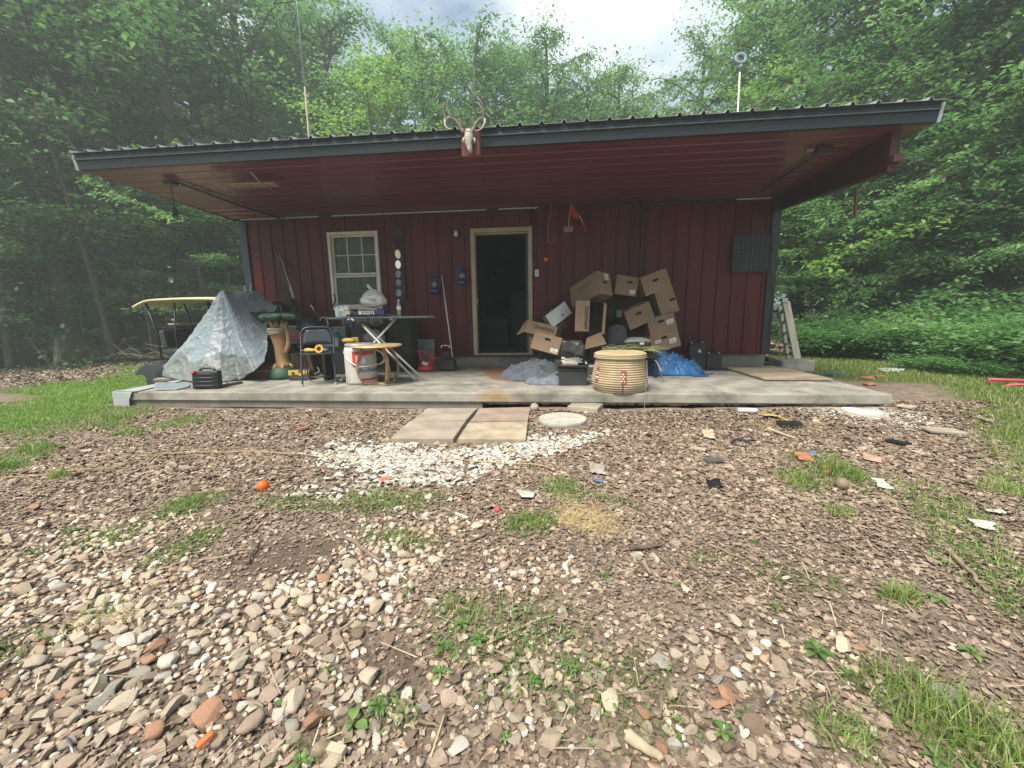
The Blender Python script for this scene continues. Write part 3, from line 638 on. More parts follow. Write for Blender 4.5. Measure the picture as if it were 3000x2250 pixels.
def resample(pts, n):
    P = [Vector(p_) for p_ in pts]; d = [0]
    for a, b in zip(P, P[1:]): d.append(d[-1]+max(1e-6, (b-a).length))
    out = []
    for i in range(n):
        s = d[-1]*i/(n-1); k = 0
        while k < len(d)-2 and d[k+1] < s: k += 1
        out.append(P[k].lerp(P[k+1], (s-d[k])/(d[k+1]-d[k])))
    return out
# --- silver tarp over a heap
silver = mat('silver_tarp', (.225, .27, .305), .46, var=.06, scale=3, bump=.0012, bscale=14, coat=.0, transl=.05)
olive = mat('olive_tarp', (.135, .155, .15), .5, var=.2, scale=4, bump=.004, bscale=20)
K = [(500, 1058, -.35, 0), (482, 1078, -1.05, 0), (479, 1103, -1.55, 1), (520, 1114, None, 0), (575, 1121, None, 0), (640, 1119, None, 0), (706, 1113, None, 0), (745, 1088, -1.75, 0), (776, 1062, -1.55, 0), (790, 1005, -1.25, 0), (783, 956, -1.0, 0), (800, 925, -.7, 0), (815, 897, -.45, 0)]
bot = [atz(a, b, .01) if y is None else at(a, b, y) for a, b, y, _ in K]
P1 = at(650, 853, -1.15); P1b = at(688, 852, -.9); P2 = at(762, 857, -.5)
top = [P1]*6+[P1+Vector((.01, 0, 0)), P1+Vector((.02, .01, 0)), P1+Vector((.03, .02, 0)), P1b, P1b.lerp(P2, .3), P1b.lerp(P2, .6), P2]
nu = 200; nv = 110
tb = resample(bot, nu); 
# match top to bottom by index fraction
cum = [0]
for a, b in zip(bot, bot[1:]): cum.append(cum[-1]+(b-a).length)
P = []
for i in range(nu):
    s = cum[-1]*i/(nu-1); k = 0
    while k < len(cum)-2 and cum[k+1] < s: k += 1
    f = (s-cum[k])/(cum[k+1]-cum[k]); T = top[k].lerp(top[k+1], f); Bp = tb[i]; row = []
    for j in range(nv):
        v = j/(nv-1); q = T.lerp(Bp, v); q.z -= .07*math.sin(math.pi*v)*(.8+.2*math.sin(i*.045)) * (1 if i > 18 else .5)
        q.y += .035*math.sin(math.pi*v)*math.sin(i*.07+2*v); row.append(q)
    P.append(row)
P = crumple(P, .017, 2.9, 3.1, 1.1); P = crumple(P, .006, 6, 5.1, 2.0); P = crumple(P, .0022, 16, 1.7, 2.0)
mb = MB(); mb.grid(P)
for q in range(len(mb.f)):
    i, j = divmod(q, nv-1); v = j/(nv-1)
    lim = .72+.13*abs(((i*.021+.3) % 1)-.5)*2-.06+.02*mnoise.noise(Vector((i*.2, 0, 0)))
    if (43 < i < 135 and v > lim) or (i > 160 and v > .5 and i < 187): mb.mi[q] = 1
base_t = atz(600, 1110, 0)
o = mb.build('tarpaulin', [silver, olive], smooth=True, solid=.003); tag(o, 'crumpled silver tarpaulin draped over a tall heap at the left end of the porch', 'tarp')
# heap under it : crate, box and a red toolbox, dark dome chair cover seen through the hole
o = thing('covered_crate', 'dark crate and rails showing under the right side of the silver tarpaulin', 'crate', at(790, 1080, -.95))
MB().box((-.35, .25, .45), (.7, .6, .9)).build('crate_body', blackf, o, bevel=.02)
o = thing('black_hood', 'black curved hood showing behind the top right of the silver tarpaulin', 'hood', at(790, 930, -.42))
mb = MB(); pts = [(740, 925), (737, 893), (760, 880), (800, 885), (822, 898), (838, 925), (842, 950), (760, 955)]
oc = at(790, 930, -.42); out = [((at(a, b, -.42)-oc).x, (at(a, b, -.42)-oc).z) for a, b in pts]; mb.prism(out, .25); mb.build('hood_shell', blackm, o, bevel=.01)
MB().tube([at(790, 886, -.46)-oc, at(812, 905, -.48)-oc, at(800, 915, -.5)-oc], .006, 6).tube([at(814, 893, -.46)-oc, at(822, 896, -.46)-oc, at(823, 912, -.46)-oc], .005, 6).build('metal_rod', steel, o)
o = thing('red_toolbox', 'low dark red metal box with a pale seam under the tarpaulin', 'toolbox', atz(745, 1112, 0)+Vector((0, .25, 0)))
MB().box((0, .0, .06), (.52, .36, .12)).build('box_base', mat('dull_red', (.12, .025, .02), .5), o, bevel=.01); MB().box((0, 0, .165), (.50, .34, .08)).build('lid', mat('dull_red2', (.14, .02, .02), .45), o, bevel=.02)
MB().box((0, -.185, .122), (.5, .008, .014)).build('seam', steel, o)
for (a, b, c_, d, lab) in ((722, 858, 718, 838, 'pale rod sticking up behind the silver tarpaulin, the left one'), (729, 857, 736, 829, 'pale rod sticking up behind the silver tarpaulin, the right one')):
    o = MB().tube([at(a, b+60, -.25), at(c_, d, -.22)], .011, 8).build('upright_rod', steel); tag(o, lab, 'rod', 'rods behind the tarp')
# tarp flap on the slab, grey cloth over the left slab edge, planks
fl_ = [atz(452, 1138, .01), atz(460, 1143, .01), atz(520, 1141, .01), atz(556, 1133, .01)]; fb = [atz(455, 1122, .03), atz(480, 1119, .03), atz(520, 1121, .02), atz(556, 1124, .02)]
P = [[a.lerp(b, j/7) for j in range(8)] for a, b in zip(resample(fl_, 24), resample(fb, 24))]; P = crumple(P, .007, 7, 2)
P = [[Vector((q.x, q.y, max(q.z, .012))) for q in r] for r in P]
o = MB().grid(P).build('tarp_flap', silver, smooth=True, solid=.003); tag(o, 'loose flat flap of silver tarp lying on the slab left of the black tool case', 'tarp')
cl = [atz(434, 1120, .012), atz(380, 1132, .012), atz(341, 1148, .012)]; 
P = []
for k, xx in enumerate(np.linspace(0, 1, 24)):
    yb_ = -1.2+(-2.49+1.2)*xx; wd = .02+.28*(1-xx)*.5
    P.append([Vector((-.1+.26*xx+.05, yb_, .012)), Vector((-.02, yb_, .014)), Vector((-.115, yb_, .008)), Vector((-.125, yb_, -.06)), Vector((-.13, yb_, -.2))])
P += [[Vector((-.115+.27*u, -2.497, .01)) if j == 0 else Vector((-.115+.27*u*(1-.12*j), -2.5, .01-.055*j)) for j in range(5)] for u in (0,)]
P = P[:-1]
mb = MB(); mb.grid(P)
mb.grid([[Vector((-.13, -2.46, .012)), Vector((-.05, -2.46, .013)), Vector((.16, -2.46, .012))], [Vector((-.13, -2.499, .0)), Vector((-.05, -2.499, .0)), Vector((.15, -2.499, .0))], [Vector((-.125, -2.502, -.12)), Vector((-.04, -2.502, -.12)), Vector((.10, -2.502, -.10))], [Vector((-.12, -2.505, -.22)), Vector((-.03, -2.505, -.22)), Vector((.09, -2.505, -.22))]])
o = mb.build('grey_sheet', mat('lavender_grey_sheet', (.33, .34, .37), .7, var=.12, bump=.004, bscale=14), smooth=False, solid=.003); tag(o, 'lavender grey sheet wrapped over the left front corner of the concrete porch', 'sheet')
def board(name, a, b, wd, th, z, m, label, cat='board', roll=0.):
    a = Vector(a); b = Vector(b); c = (a+b)/2; d = b-a; o = MB().box((0, 0, 0), (d.length, wd, th)).build(name, m, bevel=.002)
    o.location = (c.x, c.y, c.z+z+th/2); o.rotation_euler = (roll, -math.atan2(d.z, math.hypot(d.x, d.y)), math.atan2(d.y, d.x)); return tag(o, label, cat)
board('plank', atz(455, 1116, 0), atz(520, 1112, 0), .16, .035, 0, greyw, 'grey plank end poking out under the left edge of the silver tarpaulin')
board('plank', atz(640, 1112, 0), atz(672, 1110, 0), .14, .03, .0, greyw, 'pale plank end just right of the black tool case')
o = board('steel_bar', atz(622, 1139, 0), atz(708, 1124, 0), .045, .035, .0, mat('rusty_bar', (.09, .065, .045), .7, var=.4), 'long flat rusty steel bar on the slab beside the tool case', 'bar')
o = MB().tube([atz(663, 1122, .02), atz(706, 1100, .06)], .009, 6).build('bent_rod', mat('rusty_bar2', (.16, .13, .1), .6)); tag(o, 'thin brown rod angled up right of the black tool case', 'rod')

# --- black tool case
cs = atz(602, 1141, 0); o = thing('tool_case', 'black ribbed plastic tool case with a red latch standing at the slab edge', 'tool case', cs, (R(-6), 0, R(9)))
wC, hC, dC = .335, .25, .10
mb = MB(); mb.box((0, dC/2, hC*.5), (wC, dC, hC*.93), taper=.97)
mb.build('case_body', blackm, o, bevel=.018)
for k in range(4): MB().tube([(-wC*.44, -.002, .045+.05*k), (-.05, -.007, .047+.05*k), (.05, -.007, .047+.05*k), (wC*.44, -.002, .045+.05*k)], .011, 6).build('rib', blackm, o, smooth=True)
MB().tube(smooth_path([(-wC*.25, .05, hC*.93), (-wC*.22, .05, hC*1.05), (0, .05, hC*1.10), (wC*.26, .05, hC*1.05), (wC*.3, .05, hC*.93)], 4), .013, 8).build('handle', blackm, o, smooth=True)
MB().box((-wC*.40, -.01, hC*.90), (.055, .03, .028), rot=(0, R(-28), 0)).build('latch', mat('red_latch', (.55, .06, .07), .4), o, bevel=.004)

# --- carved tree stand with a green foliage top
ts = atz(806, 1113, 0)+Vector((.03, .18, 0))
o = thing('carved_tree_stand', 'carved wooden tree stand with a green leafy top, tied with rope', 'carved stand', ts)
grp = mat('green_paint', (.018, .065, .032), .6, var=.45, scale=9, bump=.004)
H = 1.0
hp_ = (at(806, 925, ts.y)-ts).z
prof = [(.215, 0), (.22, .05), (.20, .11), (.17, .15), (.10, .2), (.05, .22)]
MB().lathe(prof, 22).build('painted_base', grp, o, smooth=True)
tw = mat('carved_wood', (.28, .165, .07), .5, scale=5, var=.35, stretch=(1.5, 1.5, .4), coat=.3, bump=.004)
mb = MB(); pth = [(.02, 0, .17), (.0, 0, .28), (-.005, 0, .45), (-.02, 0, .60), (-.03, 0, .72)]
hs = hp_/.93
mb.tube(smooth_path([(a, b, c*hs) for a, b, c in pth], 4), [.115, .11, .105, .10, .098, .096, .094, .094, .092, .094, .098, .10, .105, .112, .118, .12, .122][:17], 16)
for a in np.linspace(0, 6.28, 7)[:-1]: mb.tube([(.1*math.cos(a), .1*math.sin(a), .2*hs), (.16*math.cos(a), .16*math.sin(a), .15)], [.04, .015], 8)
mb.tube(smooth_path([(.06, -.02, .38*hs), (.12, -.02, .48*hs), (.13, -.01, .6*hs), (.10, 0, .76*hs)], 4), .035, 8)
for bx_, tz in ((-.13, .86), (-.04, .87), (.07, .86), (.13, .85)): mb.tube([(bx_*.5, 0, .70*hs), (bx_, -.01, tz*hs)], [.045, .026], 8)
mb.build('trunk', tw, o, smooth=True)
mb = MB()
for k in range(26):
    a = rs.rand()*6.28; r = .2*math.sqrt(rs.rand()); mb.ico((r*1.25*math.cos(a)+.02, r*.8*math.sin(a), (.90+.03*rs.rand())*hs), .075, 2, .35, 2.5, k, sc=(1.2, 1, .6))
mb.build('leafy_top', grp, o, smooth=True)
MB().lathe([(.2, 0), (.21, .012), (.2, .024)], 24, M=M4((.02, .03, .945*hs), (0, 0, 0), (1.35, .9, 1))).build('dark_board', mat('dark_wood', (.03, .02, .02), .5), o, smooth=True)
rp_ = []
for k in range(150): a = k*.31; rp_.append((-.025+.128*math.cos(a), .13*math.sin(a), (.665+.09*k/150+.012*math.sin(a*1.3))*hs))
MB().tube(rp_, .011, 6).build('rope', mat('rope', (.30, .25, .19), .9, bump=.003, bscale=60), o, smooth=True)

# --- yellow and black tool bag
tbp = atz(864, 1117, 0)+Vector((.02, .10, 0)); o = thing('tool_bag', 'black and yellow cloth tool bag slumped at the foot of the carved stand', 'tool bag', tbp, (0, 0, R(3)))
mb = MB(); mb.box((0, .05, .075), (.34, .17, .15), taper=.82); mb.build('bag_body', mat('charcoal_cloth', (.045, .045, .048), .9, var=.3, bump=.003), o, bevel=.022)
ym = MB()
for (x0_, x1_, z0_, z1_) in ((-.155, -.105, .075, .15), (-.105, -.055, .122, .15), (-.055, .0, .085, .15), (0.0, .06, .068, .11), (.06, .09, .09, .15), (.105, .155, .1, .15)):
    ym.box(((x0_+x1_)/2, -.036+(z0_+z1_)*.055, (z0_+z1_)/2), (x1_-x0_-.002, .006, z1_-z0_), rot=(R(-6), 0, 0))
ym.build('yellow_panel', yel, o)

# --- folding chair
cA = atz(887, 1133, 0); cB = atz(984, 1127, 0)
ch = thing('folding_chair', 'dark grey metal folding chair standing near the slab edge', 'folding chair', (cA+cB)/2, (0, 0, math.atan2(cB.y-cA.y, cB.x-cA.x)))
wd = (cB-cA).length; hw = wd/2; zt = (at(935, 960, cA.y+.30)-CAM).z+CAM.z; zs_ = .43
ft = mat('chair_paint', (.028, .034, .044), .35, var=.12, coat=.2); tipm = mat('rubber_tip', (.35, .35, .33), .6)
fr = [(-hw, 0, .02), (-hw, .10, zs_*.8), (-hw, .22, zt-.13), (-hw*.93, .235, zt-.05), (-hw*.66, .245, zt), (0, .247, zt+.008), (hw*.66, .245, zt), (hw*.93, .235, zt-.05), (hw, .22, zt-.13), (hw, .10, zs_*.8), (hw, 0, .02)]
MB().tube(smooth_path(fr, 5), .0125, 8).build('front_frame', ft, ch, smooth=True)
for s in (-1, 1):
    MB().tube([(s*(hw-.03), .40, .02), (s*(hw-.03), .12, zs_-.02)], .0115, 8).build('rear_leg', ft, ch, smooth=True)
    for (x, y) in ((s*hw, 0), (s*(hw-.03), .40)): MB().tube([(x, y, 0), (x, y-.005, .035)], .016, 8).build('foot_tip', tipm, ch)
MB().tube([(-hw+.03, .37, .07), (hw-.03, .37, .07)], .009, 6).build('rear_stretcher', ft, ch)
mb = MB(); mb.box((0, .13, zs_), (wd*.92, .36, .02), rot=(R(1), 0, 0)); mb.build('seat', ft, ch, bevel=.008)
n = 14; zb_ = zt-.23; P = []
for i in range(n+1):
    u = -1+2*i/n; x = u*(hw-.012); ztop = zt-.004-.12*max(0, abs(u)-.55)**2/.2*1.1
    P.append([(x, .20+.015*(1-u*u)+.0*j+.045*j/4, zb_+.01*(1-u*u)+(ztop-zb_)*j/4) for j in range(5)])
MB().grid(P).build('backrest', ft, ch, smooth=True, solid=.004)
def drill(label, loc, rot, s=1., body=yel):
    o = thing('power_drill', label, 'drill', loc, rot, 'yellow cordless drills')
    RY_ = R(90)
    MB().lathe([(.0, -.08), (.028, -.075), (.034, -.03), (.034, .05), (.028, .075), (.02, .08)], 16, M=M4((0, 0, 0), (0, RY_, 0), (s, s, s))).build('motor_housing', body, o, smooth=True)
    MB().lathe([(.02, .08), (.022, .1), (.012, .13), (.0, .132)], 14, M=M4((0, 0, 0), (0, RY_, 0), (s, s, s))).build('chuck', blackm, o, smooth=True)
    MB().box((-.02*s, -.06*s, 0), (.038*s, .10*s, .034*s), rot=(0, 0, R(10))).build('grip', blackm, o, bevel=.008)
    MB().box((-.03*s, -.13*s, 0), (.09*s, .05*s, .07*s)).build('battery', body, o, bevel=.008)
    return o
sp = at(905, 1033, cA.y+.05)
o = thing('cordless_saw', 'yellow cordless tool with a round open guard lying on the folding chair seat', 'power tool', (at(915, 1031, cA.y+.1).x, cA.y+.1, zs_+.045))
MB().lathe([(.0, -.05), (.026, -.045), (.030, 0), (.02, .06), (.016, .12)], 14, M=M4((-.05, 0, -.005), (0, R(90), 0))).build('tool_body', yel, o, smooth=True)
MB().lathe([(.055, -.018), (.06, 0), (.055, .018), (.032, .018), (.03, -.018)], 8, M=M4((.10, 0, .012), (R(80), 0, R(10))), capb=False, capt=False).build('guard_ring', mat('orange_yellow', (.72, .34, .05), .4), o)
MB().lathe([(.03, -.01), (.0, -.012)], 10, M=M4((.10, .0, .012), (R(80), 0, R(10)))).build('dark_core', mat('dark_red_core', (.12, .02, .01), .5), o)
MB().tube([(.15, .0, .0), (.21, .02, -.01)], .022, 8).build('battery_end', greym, o, smooth=True)
MB().tube([(-.1, 0, -.005), (-.16, 0, -.01)], .01, 8).build('nose', greym, o)

# --- ironing board with stuff
IY = -1.15
ia = at(973, 929, IY); ib = at(1272, 925, IY); ztb = (ia.z+ib.z)/2
ir = thing('ironing_board', 'grey ironing board used as a table, on crossed white legs', 'ironing board', (ia.x, IY, 0))
Lb = ib.x-ia.x; out = []
for i in range(25): u = i/24; out.append((u*Lb, .17*(1 if u < .62 else math.sqrt(max(0, 1-((u-.62)/.38)**2))*.9+.1*(1-(u-.62)/.38))))
vs = [(x, -y, ztb) for x, y in out]+[(x, y, ztb) for x, y in out[::-1]]; n = len(vs)
mb = MB(); mb.add(vs+[(x, y, z-.03) for x, y, z in vs], [tuple(range(n)), tuple(range(n, 2*n))[::-1]]+[(i, i+n, (i+1) % n+n, (i+1) % n) for i in range(n)]); mb.build('board_top', greym, ir, bevel=.004)
wl = mat('white_tube', (.60, .60, .56), .4, var=.1)
def loc(px, py, Y): q = at(px, py, Y); return Vector((q.x-ia.x, q.y-IY, q.z))
xm = loc(1105, 1010, IY)
for (a, b, dy, nm) in ((loc(1045, 948, IY-.1), loc(1217, 1113, -1.52), -.12, 'leg'), (loc(1052, 948, IY+.1), loc(1229, 1101, -1.2), .12, 'leg'), (loc(1160, 932, IY), loc(998, 1114, -1.6), 0, 'leg')):
    a.z = ztb-.03; mm = Vector((xm.x+.03*abs(dy)*8*.2, (a.y+b.y)/2, (a.z+b.z)/2)); MB().tube([a, b.copy()], .0165, 10).build(nm, wl, ir, smooth=True)
    b.z = .0
MB().tube([loc(1000, 1114, -1.75), loc(998, 1114, -1.45)], .014, 8).build('floor_bar', wl, ir, smooth=True)
MB().box((xm.x+.26, .0, ztb-.045), (.05, .12, .03)).build('leg_bracket', wl, ir, bevel=.004)
# items on the board
zt_ = ztb+.001
bxp = at(1085, 918, IY); o = thing('blue_product_box', 'flat dark blue carton with four small white pictures on its side', 'box', (bxp.x+.0, IY, zt_))
MB().box((.06, 0, .05), (.40, .24, .085)).build('carton', mat('blue_carton', (.02, .025, .13), .4, var=.25), o, bevel=.004)
for k in range(4): MB().box((-.10+.062*k, -.122, .055), (.05, .003, .05)).build('picture_panel', pwhite, o)
for k in range(1, 4):
    q = MB(); q.prism([(-.018, .015), (.012, .018), (.016, .008), (.004, .004), (.006, -.02), (-.002, -.022), (-.006, .002), (-.016, .004)], -.002, M=M4((-.10+.062*k, -.1245, .055))); q.build('tool_picture', blackm, o)
MB().box((.0, .0, .106), (.28, .2, .022)).build('tan_lid', mat('tan_lid', (.34, .2, .15), .6), o, bevel=.003)
def bag(name, loc_, w_, d_, h_, label, m, seed, knot=True):
    o = thing(name, label, 'plastic bag', loc_)
    mb = MB(); V, Fc = ICO[4]; vs = []
    for v in V:
        q = Vector(v); z = (q.z+1)/2; rr = (1-.62*max(0, z-.25)**1.1) * (1 if z > .12 else .75+2*z)
        f = 1+.10*(1-2*abs(mnoise.noise(q*2.2+Vector((seed, 0, 0)))))+.05*(1-2*abs(mnoise.noise(q*5.5+Vector((0, seed, 0)))))
        vs.append((q.x*w_/2*rr*f, q.y*d_/2*rr*f, z*h_*(.94+.08*f)))
    mb.add(vs, Fc); mb.build('bag_body', m, o, smooth=True)
    if knot:
        MB().tube(smooth_path([(0, 0, h_*.9), (-.02, 0, h_*1.02), (-.05, 0, h_*1.14), (-.075, 0, h_*1.28)], 4), [.05, .042, .034, .024, .022, .022, .024, .026, .026, .024, .022, .016, .006][:13], 8).build('knot', m, o, smooth=True)
    return o
bagm = mat('white_bag', (.66, .67, .66), .35, var=.1, bump=.003, bscale=25, transl=.25)
bo = bag('plastic_bag', (at(1095, 900, IY).x, IY, zt_+.12), .40, .26, .27, 'knotted white plastic bag on top of the blue carton', bagm, 2.)
q = MB()
for k, (x, z, ww) in enumerate(((.01, .16, .09), (.03, .135, .12), (.04, .11, .11), (.0, .185, .04))): q.tube([(x-ww/2, -.125+.02*(z > .15), z), (x, -.133+.02*(z > .15), z-.004), (x+ww/2, -.118+.02*(z > .15), z-.008)], .006, 5)
q.build('faded_print', mat('faded_blue', (.18, .25, .36), .5), bo)
# clutter tubs left on the board
for i, (px, py, ww, hh, m_, lab, nm) in enumerate(((1000, 905, .14, .12, pwhite, 'white tub with odds and ends at the left end of the ironing board', 'storage_tub'), (1018, 910, .12, .09, mat('cream_tub', (.5, .47, .36), .5), 'cream tub in front of the white tub on the ironing board', 'storage_tub'), (1042, 908, .10, .07, mat('purple_box', (.09, .07, .13), .5), 'small dusky purple box between the tubs and the blue carton', 'small_box'), (996, 917, .06, .09, mat('pale_blue_pack', (.3, .42, .5), .5), 'pale blue packet leaning at the left end of the ironing board', 'packet'))):
    p_ = at(px, py, IY-.06*(i == 1)-.1*(i == 3)); o = MB().box((0, 0, hh/2), (ww, .12 if i < 3 else .03, hh), taper=1.06).build(nm, m_, bevel=.006); o.location = (p_.x, p_.y, zt_); tag(o, lab, nm.split('_')[-1])
for k in range(3):
    o = MB().ico((0, 0, 0), .034+.008*k, 3, .5, 2, k).build('crumpled_paper', pwhite, smooth=True); q = at(988+k*14, 893+(k%2)*4, IY); o.location = (q.x, q.y, zt_+.125); tag(o, ('leftmost', 'middle', 'rightmost')[k]+' pale crumpled paper ball on top of the white tub', 'paper ball')
mn = MB()
for k in range(9):
    a = rs.rand()*6; mn.tube([(-.3+.07*k, .05*math.sin(a), .012), (-.26+.07*k, -.05, .02+.01*rs.rand()), (-.2+.07*k, .06*math.cos(a), .012)], .012, 5)
o = mn.build('black_straps', blackf, smooth=True); o.location = (at(1085, 925, IY).x, IY-.12, zt_); tag(o, 'tangle of black straps along the front edge of the ironing board', 'straps')
mn = MB(); P = [[(x, -.19-.02*math.sin(i*.9), z) for z in np.linspace(-.085-.02*math.sin(i*.5), .0, 6)] for i, x in enumerate(np.linspace(0, .62, 40))]; mn.grid(crumple(P, .012, 14, 4))
o = mn.build('black_netting', mat('netting', (.03, .032, .03), .8, var=.9, scale=70), smooth=True, solid=.004); o.location = (at(1020, 935, IY).x, IY, zt_-.02); tag(o, 'black patterned netting hanging from the front edge of the ironing board', 'netting')
o = MB().tube(smooth_path([(0, 0, 0), (.03, 0, .02), (.07, 0, .012), (.10, 0, -.01)], 5), [.01]*8+[.014]*8, 8).build('white_clip', pwhite, smooth=True); q = at(1018, 938, IY-.2); o.location = q; tag(o, 'white curved clip on the black netting', 'clip')
wb = thing('water_bottle', 'clear half full plastic water bottle with a white label on the ironing board', 'bottle', (at(1172, 920, IY).x, IY-.03, zt_))
gm_ = mat('clear_plastic', (.75, .80, .80), .06, trans=.75, spec=.6, var=.02)
MB().lathe([(.02, 0), (.031, .004), (.032, .03), (.030, .06), (.032, .09), (.032, .15), (.024, .19), (.013, .21), (.0125, .222)], 18).build('bottle_body', gm_, wb, smooth=True)
MB().lathe([(.0335, .095), (.0335, .142)], 18, capb=False, capt=False).build('paper_label', pwhite, wb, smooth=True); MB().lathe([(.015, .215), (.015, .236), (.0, .237)], 14).build('cap', pwhite, wb)
o = MB().tube([(0, 0, .01), (.05, -.03, .03), (.11, .02, .012), (.16, -.02, .008)], .007, 6).build('pliers', steel); o.location = (at(1135, 922, IY).x, IY-.08, zt_); tag(o, 'grey hand tool lying between the blue carton and the bottle', 'pliers')

# --- behind / under the board
dk = mat('dark_drum', (.022, .020, .018), .7, var=.5, scale=7)
o = thing('black_drum', 'tall dark speckled drum against the wall under the ironing board', 'drum', at(1187, 1090, -.42)); o.location.z = 0
hz = at(1187, 935, -.42).z
MB().lathe([(.23, 0), (.24, .02), (.235, hz*.33), (.245, hz*.35), (.235, hz*.37), (.235, hz*.66), (.245, hz*.68), (.235, hz*.7), (.24, hz)], 28).build('drum_body', dk, o, smooth=True)
MB().lathe([(.25, hz), (.25, hz+.02), (.0, hz+.02)], 28).build('drum_lid', blackm, o)
gp_ = at(1243, 1040, -.10); pn = thing('metal_sheet', 'square speckled grey sheet leaning on the red wall behind the red blower', 'panel', at(1243, 1040, -.10), (R(-7), 0, 0))
MB().box((0, 0, -.02), (.36, .012, .56)).build('sheet', mat('speckled_grey', (.16, .18, .17), .6, var=.45, scale=18), pn)
q = MB(); q.box((0, -.01, .262), (.37, .014, .012)); q.box((.182, -.01, -.02), (.012, .014, .552)); q.build('rim', mat('rim_g', (.26, .28, .26), .5), pn)
# wooden shelf behind
sh = thing('wooden_shelf', 'brown slatted wooden stand behind the crossed ironing board legs', 'shelf', at(1110, 1090, -.35)); sh.location.z = 0
hh = at(1110, 945, -.35).z
for x in (-.32, .1): MB().box((x, 0, hh/2), (.05, .05, hh)).build('post', mat('brown_wood', (.12, .085, .06), .7, scale=10), sh)
MB().box((-.11, 0, hh-.03), (.52, .3, .03)).build('top_board', MATS['brown_wood'], sh); MB().box((-.11, 0, .42), (.50, .28, .025)).build('lower_board', MATS['brown_wood'], sh)
for k in range(4): MB().box((-.25+.09*k, .1, hh-.2), (.035, .012, .3)).build('slat', mat('pinkish_slat', (.22, .15, .14), .7), sh)
bag('plastic_bag', (at(1098, 1010, -.55).x, -.55, .445), .38, .25, .24, 'grey white plastic bag sagging behind the crossed ironing board legs', mat('dull_bag', (.30, .31, .31), .5, bump=.003, bscale=20), 5., False)
drill('yellow cordless drill lying on the ledge behind the beer bucket, left of the stool', at(1022, 998, -1.5)+Vector((0, 0, 0)), (0, 0, R(182)), 1.1)
tl = thing('low_bench', 'dark low bench top behind the white beer bucket', 'bench', (at(1000, 1010, -1.45).x, -1.45, 0))
zz = at(1020, 1008, -1.5).z
MB().box((.05, 0, zz-.06), (.62, .30, .03)).build('bench_top', blackm, tl)
for x in (-.22, .3): MB().box((x, 0, (zz-.07)/2), (.04, .25, zz-.07)).build('leg', blackm, tl)
o = MB().lathe([(.03, 0), (.033, .06), (.03, .07)], 12).build('small_tin', wood, smooth=True); o.location = (at(1066, 1000, -1.5).x, -1.5, zz-.045); tag(o, 'small brown tin at the left rim of the round wooden stool', 'tin')
o = MB().box((0, 0, .03), (.07, .06, .075)).build('brown_block', mat('brown_block_m', (.09, .05, .035), .6), bevel=.006); o.location = (at(1078, 1000, -1.5).x, -1.47, zz-.045); tag(o, 'dark brown block beside the small tin behind the wooden stool', 'block')

# --- beer can shaped bucket
bk = atz(1046, 1127, 0)+Vector((0, .16, 0)); s_ = F/((bk-CAM).dot(FWD)); hb = (1127-1012)/s_; rb_ = 44/s_
o = thing('beer_bucket', 'white and red beer can shaped cooler bucket with a white bail handle', 'bucket', bk, (0, 0, R(18)))
rd = mat('can_red', (.50, .03, .04), .4)
def mif(i, k):
    a = k/40*360
    return 0
MB().lathe([(rb_*.88, 0), (rb_*.98, .015), (rb_, .04), (rb_, hb*.84), (rb_*.98, hb*.87), (rb_*.90, hb*.93)], 40).build('bucket_body', mat('can_white', (.50, .49, .45), .35, var=.1, scale=4), o, smooth=True)
MB().lathe([(rb_*.92, hb*.925), (rb_*.93, hb*.99), (rb_*.9, hb), (0, hb)], 40).build('lid', greym and mat('can_lid', (.34, .35, .35), .4, metal=.3), o, smooth=True)
def wrap(x0, x1, z0, z1, off=.0015):
    n = 12; r = rb_+off; P = [[(math.sin(x0+(x1-x0)*i/n)*r, -math.cos(x0+(x1-x0)*i/n)*r, z) for z in (z0, z1)] for i in range(n+1)]; return P
mb = MB(); mb.grid(wrap(R(8), R(80), hb*.10, hb*.16)); mb.grid(wrap(R(-22), R(62), hb*.74, hb*.83)); mb.grid(wrap(R(-22), R(-10), hb*.45, hb*.74))
mb.build('red_band', rd, o)
mb = MB(); 
for k in range(14): mb.grid(wrap(R(-102), R(-96), hb*(.12+.05*k), hb*(.15+.05*k)))
mb.build('red_edge_lettering', rd, o)
tx = text_mb('Budweiser', .088, Matrix.Translation((0, 0, hb*.36)) @ Matrix.Rotation(R(50), 4, 'Z'), bend=rb_+.0012, ext=.0006, weight=.001); tx.build('brand_lettering', mat('navy_ink', (.02, .025, .14), .5), o)
mb = MB()
for k in range(9): mb.grid(wrap(R(-80), R(-36), hb*(.66-.055*k), hb*(.664-.055*k)))
for k in range(5): mb.grid(wrap(R(14), R(60), hb*(.29-.025*k), hb*(.292-.025*k)))
mb.build('fine_print', mat('print_grey', (.36, .36, .38), .5), o)
M_ = Matrix.Rotation(R(-48), 4, 'Z'); 
MB().lathe([(.03, 0), (.036, .0015), (.03, .003)], 20, M=M_ @ M4((0, -rb_-.0005, hb*.16), (R(90), 0, 0)), capb=False, capt=False).build('round_seal', mat('seal_blue', (.18, .24, .42), .5), o)
MB().tube(smooth_path([(-rb_*1.0, -.02, hb*.8), (-rb_*.6, -rb_*.9, hb*.62), (0, -rb_*1.25, hb*.48), (rb_*.7, -rb_*1.0, hb*.47), (rb_*1.35, -rb_*.3, hb*.50), (rb_*1.5, 0, hb*.62), (rb_*1.3, .02, hb*.76), (rb_*1.0, .02, hb*.82)], 5), [.008]*20+[.014]*16, 8).build('bail_handle', pwhite, o, smooth=True)
